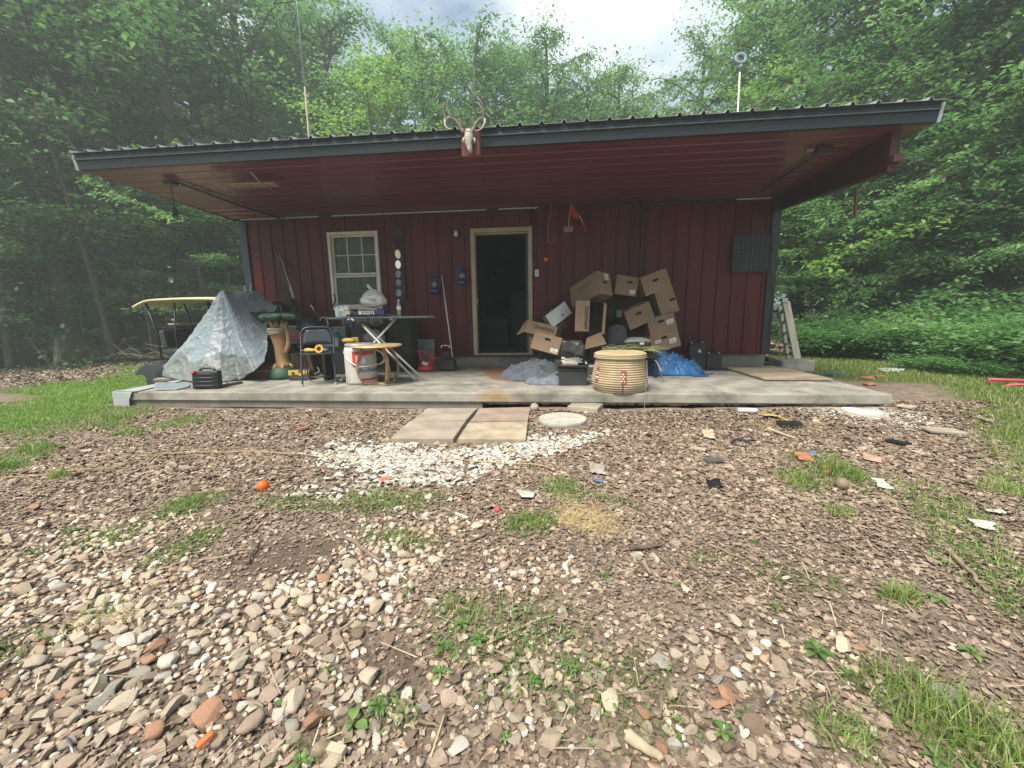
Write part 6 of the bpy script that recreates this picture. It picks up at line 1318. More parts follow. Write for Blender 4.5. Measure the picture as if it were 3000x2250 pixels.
for k, (px, py, ww, dd, m_, lab) in enumerate(((2762, 1268, .30, .14, greyw, 'brown board scrap lying near the right edge of the leaves'), (2655, 1196, .16, .12, mat('tan_scrap', (.42, .35, .26), .8), 'small tan board scrap right of the white stepping stone'), (2880, 1236, .18, .06, greyw, 'narrow grey board scrap at the right edge by the lawn'), (2630, 1302, .14, .09, blackm, 'flat black scrap below the brown board scrap'), (2045, 1322, .12, .05, mat('tan_scrap', (.42, .35, .26), .8), 'pale chip of wood on the leaves below the slab'), (2090, 1355, .12, .08, mat('slate_scrap', (.09, .09, .09), .7), 'dark slate scrap on the leaves below the slab'), (885, 1262, .09, .07, mat('red_clay', (.30, .12, .07), .9), 'small red brick piece in the leaf litter at left'), (990, 2215, .022, .048, mat('tan_scrap', (.42, .35, .26), .8), 'small pale wood block among the bottom stones'))):
    o = MB().box((0, 0, .012), (ww, dd, .018)).build('board_scrap', m_, bevel=.002, loc=gpt(px, py, .012), rot=(R(3), R(4), R(k*37))); tag(o, lab, 'board scrap')
# red rake frame at the right edge
rkp = gpt(2905, 1130); o = thing('red_tube_frame', 'red tubular metal frame lying in the grass at the right edge', 'metal frame', rkp)
tr = mat('red_tube_paint', (.36, .05, .06), .45, var=.2)
YY = rkp.y
a0 = at(2897, 1112, YY)-rkp; MB().tube([at(2893, 1133, YY)-rkp, a0, at(3080, 1118, YY-.1)-rkp], .022, 8).build('upper_tube', tr, o, smooth=True)
MB().tube(smooth_path([at(2928, 1142, YY-.1)-rkp, at(2960, 1128, YY-.1)-rkp, at(3080, 1128, YY-.3)-rkp], 4), .018, 8).build('lower_tube', tr, o, smooth=True)

# ------------------------------------------------------------------ scatter helpers
def in_view(x, y, m=750):
    px, py, d = proj(np.stack([x, y, gz(x, y)], -1)); return (px > -m) & (px < 3000+m) & (py < 2250+min(m, 260)) & (d > .3), px, py, d
SL_OK = lambda x, y: ~((x > -.16) & (x < 9.06) & (y > -2.56))
PV = [atz(a, b, -.16) for a, b in ((1252, 1195), (1556, 1192), (1545, 1290), (1138, 1288))]
def on_pavers(x, y):
    ok = np.ones_like(x, bool)
    for i in range(4):
        a, b = PV[i], PV[(i+1) % 4]; ok &= ((b.x-a.x)*(y-a.y)-(b.y-a.y)*(x-a.x)) < .0
    d1 = np.hypot(x-atz(1648, 1224, -.16).x, y-atz(1648, 1224, -.16).y) < .30; d2 = np.hypot(x-atz(2526, 1202, -.13).x, y-atz(2526, 1202, -.13).y) < .22
    return ok | d1 | d2
def pts_view(n, y0=-6.75, y1=-2.5, x0=-3, x1=13, pw_=1.):
    """random ground points, uniform over the ground in view"""
    x = x0+(x1-x0)*rs.rand(n*4); y = y0+(y1-y0)*rs.rand(n*4); ok, px, py, d = in_view(x, y); ok &= SL_OK(x, y) & ~on_pavers(x, y)
    return x[ok][:n], y[ok][:n]
def rotm(n, tilt=.5):
    yaw = rs.rand(n)*6.283; tx_ = rs.randn(n)*tilt; ty_ = rs.randn(n)*tilt
    cz, sz_ = np.cos(yaw), np.sin(yaw); cx, sx_ = np.cos(tx_), np.sin(tx_); cy, sy_ = np.cos(ty_), np.sin(ty_)
    Rz = np.zeros((n, 3, 3)); Rz[:, 0, 0] = cz; Rz[:, 0, 1] = -sz_; Rz[:, 1, 0] = sz_; Rz[:, 1, 1] = cz; Rz[:, 2, 2] = 1
    Rx = np.zeros((n, 3, 3)); Rx[:, 0, 0] = 1; Rx[:, 1, 1] = cx; Rx[:, 1, 2] = -sx_; Rx[:, 2, 1] = sx_; Rx[:, 2, 2] = cx
    Ry = np.zeros((n, 3, 3)); Ry[:, 1, 1] = 1; Ry[:, 0, 0] = cy; Ry[:, 0, 2] = sy_; Ry[:, 2, 0] = -sy_; Ry[:, 2, 2] = cy
    return Rz @ Rx @ Ry
def scatter(name, P, S, T, Fc, mats, tilt=.5, nper=4, smooth=False, sc3=None, mi=None, RM=None):
    """one mesh of many copies of template T (k,3) at points P (n,3) with sizes S"""
    n = len(P); k = len(T) if T.ndim == 2 else T.shape[1]; Rm = rotm(n, tilt) if RM is None else RM
    TT = (T[None] if T.ndim == 2 else T) * S[:, None, None]
    if sc3 is not None: TT = TT*sc3[:, None, :]
    V = np.einsum('nij,nkj->nki', Rm, np.broadcast_to(TT, (n, k, 3)))+P[:, None, :]
    Fa = (np.asarray(Fc)[None]+(np.arange(n)*k)[:, None, None]).reshape(-1, nper)
    return np_mesh(name, V.reshape(-1, 3), Fa, mats, nper, smooth, mi=None if mi is None else np.repeat(mi, len(Fc)))
# leaf litter
nL = 165000
x, y = pts_view(int(nL*2.2), -6.8, -2.2, -6, 16)
x2, y2 = pts_view(9000, -2.6, .4, 9, 14); x = np.concatenate([x, x2]); y = np.concatenate([y, y2])
g_ = blobs(x, y, GRASS); st_ = blobs(x, y, STONES); ba = blobs(x, y, BARE); gr_ = blobs(x, y, GRAVEL); pw_ = blobs(x, y, POWDER)
pr_ = (1-.6*g_)*(1-.86*st_)*(1-.93*ba)*(1-.6*gr_)*(1-.8*pw_)*(.45+.9*fbm(V3, x*1.7, y*1.7)); pr_ *= np.where(y > -2.4, .45, 1)
k_ = rs.rand(len(x)) < pr_; x, y = x[k_][:nL], y[k_][:nL]; n = len(x)
T = np.zeros((n, 6, 3)); wv = .28+.22*rs.rand(n); 
T[:, 0] = [-.5, 0, 0]; T[:, 3] = [.5, 0, 0]
for i_, (lx, s) in ((1, (-.2, 1)), (2, (.22, 1)), (5, (-.2, -1)), (4, (.22, -1))):
    T[:, i_, 0] = lx+.14*rs.randn(n); T[:, i_, 1] = s*wv*(.7+.6*rs.rand(n)); T[:, i_, 2] = .16*rs.randn(n)+.06
T[:, 3, 2] = .16*rs.randn(n); T[:, 0, 2] = .10*rs.randn(n)
S = (.010+.018*rs.rand(n)**1.7)*(1+.8*(rs.rand(n) < .05))*(1+.7*sstep(-5.4, -4.2, y)); P = np.stack([x, y, gz(x, y)+.002+.009*rs.rand(n)], -1)
def rmat(name, stops, rough=.8, spec=.3, transl=0, src='island', var=True):
    m = bpy.data.materials.new(name); m.use_nodes = True; t = m.node_tree; p = t.nodes['Principled BSDF']; p.inputs['Roughness'].default_value = rough; p.inputs['Specular IOR Level'].default_value = spec
    if src == 'island': v = N(t, 'ShaderNodeNewGeometry').outputs['Random Per Island']
    else: v = N(t, 'ShaderNodeObjectInfo').outputs['Random']
    r = N(t, 'ShaderNodeValToRGB'); e = r.color_ramp.elements
    while len(e) < len(stops): e.new(.5)
    for q, (ps, c) in zip(e, stops): q.position = ps; q.color = (*c, 1)
    t.links.new(v, r.inputs[0]); out = r.outputs[0]
    if var:
        tc_ = N(t, 'ShaderNodeTexCoord'); no = N(t, 'ShaderNodeTexNoise'); no.inputs['Scale'].default_value = 38; no.inputs['Detail'].default_value = 5; t.links.new(tc_.outputs['Object'], no.inputs[0])
        mr = N(t, 'ShaderNodeMapRange'); mr.inputs[1].default_value = .3; mr.inputs[2].default_value = .7; mr.inputs[3].default_value = .68; mr.inputs[4].default_value = 1.28; t.links.new(no.outputs[0], mr.inputs[0])
        vm = N(t, 'ShaderNodeVectorMath', operation='SCALE'); t.links.new(out, vm.inputs[0]); t.links.new(mr.outputs[0], vm.inputs['Scale']); out = vm.outputs[0]
        bu = N(t, 'ShaderNodeBump'); bu.inputs['Distance'].default_value = .003; t.links.new(no.outputs[0], bu.inputs['Height']); t.links.new(bu.outputs[0], p.inputs['Normal'])
    t.links.new(out, p.inputs['Base Color']); MATS[name] = m; return m
litm = rmat('dead_leaf', [(0, (.135, .095, .07)), (.35, (.205, .15, .112)), (.7, (.275, .205, .155)), (.93, (.355, .275, .21)), (1, (.47, .38, .30))], .7, .35)
T[:, :, 2] *= .65; o = scatter('leaf_litter', P, S, T, [(0, 1, 2, 3), (0, 3, 4, 5)], litm, .16); o['kind'] = 'stuff'
# fine crumbs of leaf and soil
x, y = pts_view(95000, -6.9, -3.6, -1, 12); n = len(x); k_ = rs.rand(n) < (.35+.9*fbm(V2, x*3, y*3)); x, y = x[k_], y[k_]; n = len(x)
T4c = np.array([(-.5, -.2, 0), (.35, -.32, .08), (.5, .22, 0), (-.25, .36, .1)])
o = scatter('soil_crumbs', np.stack([x, y, gz(x, y)+.001+.006*rs.rand(n)], -1), .004+.009*rs.rand(n)**1.5, T4c, [(0, 1, 2, 3)], rmat('crumb', [(0, (.07, .05, .038)), (.5, (.16, .12, .09)), (.9, (.28, .22, .17)), (1, (.42, .35, .27))], .9, .2, var=False), .5, sc3=np.stack([np.ones(n)*1.3, .5+rs.rand(n), np.ones(n)], -1)); o['kind'] = 'stuff'
# twiglets and straw
n = 5200; x, y = pts_view(n, -6.8, -2.4); n = len(x); T = np.array([(-.5, -.012, 0), (-.5, .012, 0), (.5, .006, .0), (.5, -.006, 0), (0, 0, .03)]); T = T[:4]
P = np.stack([x, y, gz(x, y)+.014+.01*rs.rand(n)], -1); S = .03+.11*rs.rand(n)**2.5
o = scatter('twig_litter', P, S, T, [(0, 1, 2, 3)], rmat('twig', [(0, (.10, .075, .055)), (.6, (.24, .19, .14)), (1, (.50, .42, .28))], .8, .2, var=False), .12, sc3=np.stack([np.ones(n), .7+1.8*(.06/S), np.ones(n)], -1)); o['kind'] = 'stuff'
def masked(n, L, y0, y1, x0=-3, x1=13, thr=0.1, gain=1., nf=2.2, over=6, ex=None):
    x = x0+(x1-x0)*rs.rand(n*over); y = y0+(y1-y0)*rs.rand(n*over); ok, *_ = in_view(x, y); ok &= SL_OK(x, y) & ~on_pavers(x, y); x, y = x[ok], y[ok]
    m_ = blobs(x, y, L)*(.35+1.25*fbm(V4, x*nf, y*nf))*(1-(.88*blobs(x, y, ex) if ex else 0)); k_ = rs.rand(len(x)) < np.clip(m_-thr, 0, 1)*gain; return x[k_][:n], y[k_][:n]
x, y = masked(9000, STRAW, -6, -3, nf=5, over=60); n = len(x); P = np.stack([x, y, gz(x, y)+.014+.02*rs.rand(n)], -1); S = .04+.06*rs.rand(n)
o = scatter('dry_straw', P, S, T, [(0, 1, 2, 3)], rmat('straw_m', [(0, (.35, .26, .11)), (1, (.62, .50, .26))], .7, .3, var=False), .3, sc3=np.stack([np.ones(n), np.full(n, .8), np.ones(n)], -1)); o['kind'] = 'stuff'
# ------------------------------------------------------------------ stones
def stone_shape(seed, sub=3, cuts=8, flat=.8, nz=.07):
    r = np.random.RandomState(seed); V, Fc = ICO[sub]; V = np.array(V, float)
    for _ in range(cuts):
        d = r.randn(3); d /= np.linalg.norm(d); h = .36+.36*r.rand(); q = V @ d; V = V-np.outer(np.maximum(q-h, 0)*.97, d)
    V = np.array([v*(1+nz*mnoise.fractal(Vector(v)*2.2+Vector((seed, 0, 0)), 1., 2., 3)) for v in V])
    V = V/np.abs(V).max()
    return V*np.array([1.08, .68+.32*r.rand(), flat*(.62+.35*r.rand())]), np.array(Fc)
SM = []
stone_cols = [('tan', (.46, .365, .265)), ('pale tan', (.58, .485, .37)), ('beige', (.52, .44, .34)), ('rusty orange', (.42, .235, .145)), ('pinkish', (.50, .375, .29)), ('grey', (.40, .37, .32)), ('off-white', (.66, .61, .53)), ('brown', (.28, .20, .145))]
for nm, c in stone_cols: SM.append(mat('stone_'+nm.replace(' ', '_').replace('-', '_'), c, .88, var=.30, scale=14, bump=.004, bscale=45, obj=.16, detail=8))
x, y = masked(9000, STONES, -6.9, -4.3, .5, 9.5, .18, 1.0, 2.8, 18, BARE)
n = len(x); rad = .0095+.0155*rs.rand(n)**1.9; big = rs.rand(n) < .05; rad[big] += .007+.010*rs.rand(big.sum())
# spread : keep big ones from overlapping
order = np.argsort(-rad); x, y, rad = x[order], y[order], rad[order]; keep = []; cell = {}
for i in range(n):
    cx_, cy_ = int(x[i]/.06), int(y[i]/.06); ok = True
    for a in range(cx_-2, cx_+3):
        for b in range(cy_-2, cy_+3):
            for j_ in cell.get((a, b), ()):
                if (x[i]-x[j_])**2+(y[i]-y[j_])**2 < (.72*(rad[i]+rad[j_]))**2: ok = False; break
            if not ok: break
        if not ok: break
    if ok: keep.append(i); cell.setdefault((cx_, cy_), []).append(i)
x, y, rad = x[keep], y[keep], rad[keep]; ok, px, py, dd = in_view(x, y, 30)
show = np.where(ok & (px > 0) & (px < 3000) & (py < 2250), rad/dd, 0); order = np.argsort(-show)
special = [(1868, 1630, .048, 6, 'large off-white stone beside the dark stick, right of centre'), (2128, 2035, .050, 3, 'large rusty orange stone at the lower right of centre'), (2108, 2065, .040, 3, 'rounded rusty stone touching the large rusty one at lower right'), (868, 2050, .058, 1, 'largest pale tan stone at the lower left of centre'), (825, 2100, .045, 6, 'white stone just below the largest pale tan one'), (610, 2095, .058, 3, 'long rusty topped tan stone at the lower left'), (730, 2125, .052, 4, 'rounded pinkish brown stone at the lower left of centre'), (930, 2115, .045, 3, 'bright rust stone near the bottom left of centre'), (1652, 1795, .028, 5, 'blue grey block shaped stone in the centre'),
           (1785, 2055, .042, 1, 'cracked pale yellow stone at the bottom centre right'), (1812, 2025, .032, 4, 'smooth pink brown stone beside the cracked yellow one'), (1345, 2190, .038, 6, 'white angular stone at the bottom centre'), (1750, 1720, .034, 2, 'beige flat topped stone right of centre'), (1265, 1765, .036, 6, 'off-white angular stone left of centre'), (1135, 1885, .042, 7, 'leaning flat olive brown stone left of centre'), (2520, 1905, .034, 3, 'rounded rusty stone beneath the broad leafed weed'), (2430, 1820, .040, 4, 'long pinkish stone above the broad leafed weed'), (2215, 2130, .05, 7, 'long flat brown stone at the lower right'), (700, 2040, .035, 3, 'small rust stone near the lower left'), (105, 1488, .05, 3, 'flat orange stone at the left edge of the leaf litter'), (1860, 2035, .03, 1, 'small yellow stone at the bottom right of centre'), (2760, 2030, .05, 5, 'grey slab like stone in the grass at lower right'), (500, 1935, .05, 6, 'pale rounded stone at left centre of the stones'), (455, 1900, .045, 3, 'rust red stone among the left stones'), (1920, 1640, .036, 1, 'tan stone right of the large off-white one'), (1478, 1660, .034, 4, 'upright pinkish tan stone in the centre')]
variants = [stone_shape(100+k) for k in range(16)]; vmesh = {}
LM = [('the orange ball', 771, 1433), ('the bare dirt patch', 760, 1640), ('the small red ball', 1458, 1498), ('the thick brown stick', 1070, 1620), ('the thin metal tube', 526, 1796), ('the orange plastic piece', 605, 2190), ('the largest pale tan stone', 868, 2050), ('the dark soil patch', 1180, 1960), ('the white angular stone', 1345, 2190), ('the blue grey stone', 1652, 1795), ('the cracked yellow stone', 1785, 2055), ('the large off-white stone', 1868, 1630), ('the broad leafed weed', 2390, 1920), ('the large rusty stone', 2128, 2035), ('the steel pins', 205, 2220), ('the leaning olive stone', 1135, 1885), ('the straw patch', 1720, 1530), ('the rust red stone', 455, 1900), ('the central green weeds', 1400, 1850), ('the left photo edge', 60, 1800)]
ordn = lambda k: f'{k}'+('th' if 10 < k % 100 < 14 else {1: 'st', 2: 'nd', 3: 'rd'}.get(k % 10, 'th'))
cnt = {}
def put_stone(xx, yy, r, ci, label, k):
    key = (k % 16, ci)
    if key not in vmesh:
        V, Fc = variants[k % 16]; me = bpy.data.meshes.new('stone'); me.from_pydata(V.tolist(), [], Fc.tolist()); me.materials.append(SM[ci]); me.polygons.foreach_set('use_smooth', [True]*len(Fc)); me.set_sharp_from_angle(angle=R(28)); vmesh[key] = me
    o = bpy.data.objects.new('stone', vmesh[key]); C.objects.link(o); o.scale = (r, r, r); o.location = (xx, yy, float(gz(xx, yy))+r*.34); o.rotation_euler = (rs.uniform(-.3, .3), rs.uniform(-.3, .3), rs.rand()*6.28)
    tag(o, label, 'stone', 'loose stones on the ground')
taken = []
for k, (a, b, r, ci, lab) in enumerate(special): q = gpt(a, b); r *= .76; put_stone(q.x, q.y, r, ci, lab, k); taken.append((q.x, q.y, r))
nind = 300-len(special); ind = []; rest = []
probs = np.array([.23, .24, .20, .045, .105, .05, .09, .04])
for i in order:
    if show[i] > 0 and any((x[i]-a)**2+(y[i]-b)**2 < (.8*(r+rad[i]))**2 for a, b, r in taken): continue
    if len(ind) < nind and show[i] > 0:
        ind.append(i); ci = int(rs.choice(8, p=probs)); lm = min(LM, key=lambda l: ((l[1]-px[i])/1.)**2+(l[2]-py[i])**2)
        side = ('left' if px[i] < lm[1] else 'right') if abs(px[i]-lm[1]) > abs(py[i]-lm[2]) else ('below' if py[i] > lm[2] else 'above')
        key = (ci, lm[0], side); cnt[key] = cnt.get(key, 0)+1; sz_w = 'fist sized' if rad[i] > .04 else 'egg sized' if rad[i] > .028 else 'walnut sized'
        wh = {'left': 'left of', 'right': 'right of', 'below': 'below', 'above': 'above'}[side]
        put_stone(x[i], y[i], rad[i], ci, f'{sz_w} {stone_cols[ci][0]} stone {wh} {lm[0]}, {ordn(cnt[key])} largest', int(rs.randint(16)))
    else: rest.append(i)
vs2 = [stone_shape(300+k, 2, 7) for k in range(40)]; rest = np.array(rest); n = len(rest)
TT = np.stack([v for v, f in vs2]); pick = rs.randint(0, 40, n); Fs = vs2[0][1]
stm = rmat('small_stone', [(0, (.30, .22, .16)), (.25, (.44, .35, .26)), (.5, (.52, .43, .33)), (.62, (.42, .27, .18)), (.75, (.38, .36, .32)), (.9, (.60, .53, .44)), (1, (.68, .64, .57))], .88, .3)
P = np.stack([x[rest], y[rest], gz(x[rest], y[rest])+rad[rest]*.28], -1)
o = scatter('small_stones', P, rad[rest], TT[pick], Fs, stm, .3, nper=3); o['kind'] = 'stuff'
# pebble grit everywhere
x, y = masked(3200, STONES+[(1500, 1500, 1500, 260, .10, 0), (1600, 1300, 900, 90, .3, 0)], -6.9, -2.6, 1.5, 10, .02, .8, 3, 10, BARE); n = len(x); r_ = .004+.007*rs.rand(n)
o = scatter('pebble_grit', np.stack([x, y, gz(x, y)+.003], -1), r_, TT[rs.randint(0, 40, n)], Fs, stm, .3, nper=3); o['kind'] = 'stuff'
# white gravel
x, y = masked(1900, GRAVEL, -5.5, -3.2, 2.3, 7, .14, .62, 5, 40); n = len(x); r_ = .015+.018*rs.rand(n)
wgm = rmat('white_gravel_m', [(0, (.28, .24, .19)), (.25, (.40, .37, .32)), (.6, (.51, .49, .445)), (.88, (.59, .575, .535)), (1, (.40, .30, .21))], .8, .3)
o = scatter('white_gravel', np.stack([x, y, gz(x, y)+.006+.012*rs.rand(n)], -1), r_, TT[rs.randint(0, 40, n)]*np.array([1.15, 1, .6]), Fs, wgm, .25, nper=3); o['kind'] = 'stuff'
x, y = masked(1500, POWDER, -3.5, -2.5, 5.5, 11, .15, .8, 4, 30); n = len(x)
o = scatter('white_chips', np.stack([x, y, gz(x, y)+.004], -1), .006+.014*rs.rand(n)**2, TT[rs.randint(0, 40, n)]*np.array([1, 1, .6]), Fs, wgm, .25, nper=3); o['kind'] = 'stuff'
# ------------------------------------------------------------------ grass
grm = leafmat('grass_blade', [(0, (.10, .155, .035)), (.4, (.17, .25, .06)), (.75, (.26, .33, .10)), (1, (.43, .41, .20))], .5, .35)
def blades(name, x, y, h, wd_, lean=.45, m=None):
    n = len(x); a = rs.rand(n)*6.283; ln = lean*rs.rand(n); b = a+1.57+rs.randn(n)*.5; z = gz(x, y)
    P0 = np.stack([x, y, z-.003], -1); wv_ = np.stack([np.cos(a), np.sin(a), np.zeros(n)], -1)*wd_[:, None]/2; d = np.stack([np.cos(b)*ln, np.sin(b)*ln, np.ones(n)], -1)
    M_ = P0+d*h[:, None]*.55*np.array([.6, .6, 1]); Tp = P0+d*h[:, None]*np.array([1.25, 1.25, .92])
    V = np.stack([P0-wv_, P0+wv_, M_+wv_*.8, M_-wv_*.8, Tp], 1).reshape(-1, 3); base = np.arange(n)*5
    me_f = np.stack([np.stack([base, base+1, base+2], -1), np.stack([base, base+2, base+3], -1), np.stack([base+3, base+2, base+4], -1)], 1).reshape(-1, 3)
    o = np_mesh(name, V, me_f, m or grm, 3); o['kind'] = 'stuff'; return o
x, y = masked(105000, GRASS, -6.9, -2.5, -5, 15, .10, .62, 5.5, 14); n = len(x); d = np.hypot(x-5.4, y+7.2)
blades('grass', x, y, (.018+.042*rs.rand(n)), .0022+.0007*d, .7)
# lawns left and right
def lawn_pts(n, x0, x1, y0, y1, L, thr=.25):
    x = x0+(x1-x0)*rs.rand(n*3); y = y0+(y1-y0)*rs.rand(n*3); ok, px, py, d = in_view(x, y, 500); ok &= SL_OK(x, y) & ~((x > -.4) & (x < 9.3) & (y > -2.6)); x, y = x[ok], y[ok]
    m_ = blobs(x, y, L)*(.5+.9*fbm(V3, x*2, y*2)); k_ = rs.rand(len(x)) < np.clip((m_-thr)*3, 0, 1); return x[k_][:n], y[k_][:n]
lg = leafmat('lawn_blade', [(0, (.10, .18, .03)), (.4, (.18, .30, .05)), (.8, (.28, .40, .09)), (1, (.45, .48, .19))], .5, .35)
x, y = lawn_pts(75000, -13, 0, -3.6, 4.2, GRASS); n = len(x); blades('grass', x, y, .03+.05*rs.rand(n), np.full(n, .010), .6, lg)
lg2 = leafmat('lawn_blade_dry', [(0, (.09, .14, .03)), (.4, (.17, .23, .06)), (.8, (.27, .31, .10)), (1, (.42, .38, .19))], .5, .35)
x, y = lawn_pts(75000, 9.1, 24, -4.5, 4.5, GRASS); n = len(x); blades('grass', x, y, .03+.05*rs.rand(n), np.full(n, .010), .6, lg2)
# grass clumps (countable)
def clump(px, py, r, h, n, lab, m=None):
    c = gpt(px, py); a = rs.rand(n)*6.283; rr = r*1.2*rs.rand(n)**.7; x = c.x+rr*np.cos(a); y = c.y+rr*np.sin(a); d = (c-CAM).length
    o = blades('grass_clump', x, y, h*.68*(.4+.8*rs.rand(n)), np.full(n, .0025+.0007*d), 1.0, m); del o['kind']; tag(o, lab, 'grass clump', 'grass clumps')
for a in ((2350, 1408, .14, .12, 260, 'grass clump left of the orange scrap'), (2450, 1385, .15, .15, 300, 'leaning grass clump behind the brown egg shaped stone'), (172, 1398, .05, .12, 110, 'small grass clump on the yellow cord at left'), (110, 1322, .14, .12, 220, 'grass clump at the far left of the leaf litter'), (8, 1375, .12, .14, 200, 'grass clump at the left photo edge'), (330, 1228, .18, .14, 260, 'weedy clump at the left corner of the slab'), (545, 1478, .10, .08, 220, 'green clump in the middle of the left patch'),
          (2720, 2080, .14, .11, 420, 'broad grass clump at the lower right'), (2460, 1505, .07, .10, 120, 'thin grass clump in the leaves at right'), (1640, 1425, .11, .06, 260, 'grass tuft right of the white gravel'), (1555, 1535, .10, .06, 240, 'grass tuft left of the straw patch'), (2640, 1752, .05, .10, 150, 'small grass tuft at right below the packet'), (2890, 2200, .16, .13, 420, 'grass clump at the bottom right corner'), (2480, 2170, .06, .09, 160, 'grass tuft at the bottom right'), (2930, 1440, .10, .12, 200, 'grass clump at the right photo edge'), (1260, 1288, .07, .06, 160, 'low green tuft at the front edge of the pavers')): clump(*a)
# broad leafed weeds
wm = leafmat('weed_leaf', [(0, (.07, .15, .04)), (.5, (.12, .23, .06)), (1, (.22, .34, .11))], .4, .35)
def weed(px, py, s, nl, lab, up=.5, wide=.42):
    s *= .78
    c = gpt(px, py); o = thing('weed', lab, 'weed', c, (0, 0, rs.rand()*6), 'small weeds')
    q = MB(); st = MB()
    for k in range(nl):
        a = k*2.4+rs.rand()*.5; h = s*up*(.35+.65*k/nl); ln = s*(.75+.35*rs.rand())*(1-.3*k/nl); dx, dy = math.cos(a), math.sin(a)
        st.tube([(0, 0, h*.3), (dx*ln*.25, dy*ln*.25, h+.1*s)], .0012+.01*s*.3, 4)
        rows = []
        for i in range(7):
            u = i/6; w_ = ln*wide*math.sin(math.pi*min(1, u*.92+.06))**.8; cx_ = ln*(.22+.95*u); z = h+.1*s+.16*s*math.sin(u*2.6)-.12*s*u*u
            rows.append([(dx*cx_-dy*w_*v, dy*cx_+dx*w_*v, z+abs(v)*w_*.28) for v in (-.5, 0, .5)])
        q.grid(rows)
    st.tube([(0, 0, 0), (0, 0, s*up*1.1)], .0015+.006*s, 5)
    q.build('leaves', wm, o, smooth=True); st.build('stem', MATS['grass_blade'], o)
for a in ((2390, 1915, .062, 8, 'large broad leafed weed at the lower right', .45, .5), (1355, 1835, .045, 9, 'leafy weed left of the central twig'), (1400, 1880, .042, 9, 'second leafy weed below the central twig'), (1300, 1905, .045, 7, 'upright weed left of the central weeds', .9), (1290, 1975, .04, 9, 'dark weed beside the dark soil patch'), (1200, 1735, .035, 4, 'two leafed seedling with wide pale leaves, left of centre', .8, .6), (1770, 1690, .035, 8, 'small dark weed above the beige stone'), (1985, 1722, .032, 7, 'bright green weed right of centre', .9, .3), (1680, 1960, .035, 8, 'small weed in the lower centre'), (1560, 2000, .038, 9, 'low weed among the bottom centre stones'), (1480, 2165, .03, 5, 'single pale weed at the bottom centre'), (1110, 2075, .045, 11, 'bushy weed at the bottom left of centre'), (1035, 2125, .05, 3, 'round leafed weed at the bottom left of centre', .5, .8), (880, 2240, .045, 7, 'weed at the bottom edge left of centre'),
          (880, 1760, .04, 8, 'pair of leafy sprigs left of the stones'), (960, 1970, .035, 6, 'small weed over the white stone at left'), (830, 2070, .035, 5, 'round leafed weed at the foot of the largest stone'), (100, 1625, .05, 5, 'broad weed leaf at the left edge'), (210, 1560, .05, 8, 'weed in the left grass patch'), (2250, 1650, .035, 6, 'small round leafed weed at right of centre'), (2275, 1780, .04, 7, 'weed with narrow leaves at right', .6, .3), (2120, 2150, .045, 6, 'broad leafed weed at the bottom right of centre', .4, .6), (2195, 2105, .04, 9, 'dense weed at the head of the long flat stone'), (2630, 1745, .045, 5, 'broad leafed weed at the right', .4, .6), (2750, 1760, .045, 5, 'broad leafed weed further right', .4, .6), (2850, 1920, .05, 6, 'broad leafed weed at the right edge', .5, .5), (2480, 1985, .045, 9, 'feathery weed under the large broad leafed weed', .5, .25), (2740, 2230, .05, 6, 'weed at the bottom right corner'), (2900, 2180, .04, 5, 'narrow weed at the right bottom edge', .5, .3), (2210, 1590, .03, 8, 'tiny weed in the leaves at right'), (1150, 1285, .05, 5, 'round leafed weed at the left corner of the pavers', .5, .7)): weed(*a)
# low ground cover
x, y = masked(15000, GRASS, -6.9, -2.6, -2, 12, .06, .9, 3, 14); n = len(x); T6 = np.array([(0, 0, 0), (.35, .25, .05), (1, 0, .02), (.35, -.25, .05)]); 
RM = rotm(n, .35); o = scatter('ground_cover', np.stack([x, y, gz(x, y)+.01+.02*rs.rand(n)], -1), .010+.016*rs.rand(n), T6, [(0, 1, 2, 3)], wm, RM=RM); o['kind'] = 'stuff'
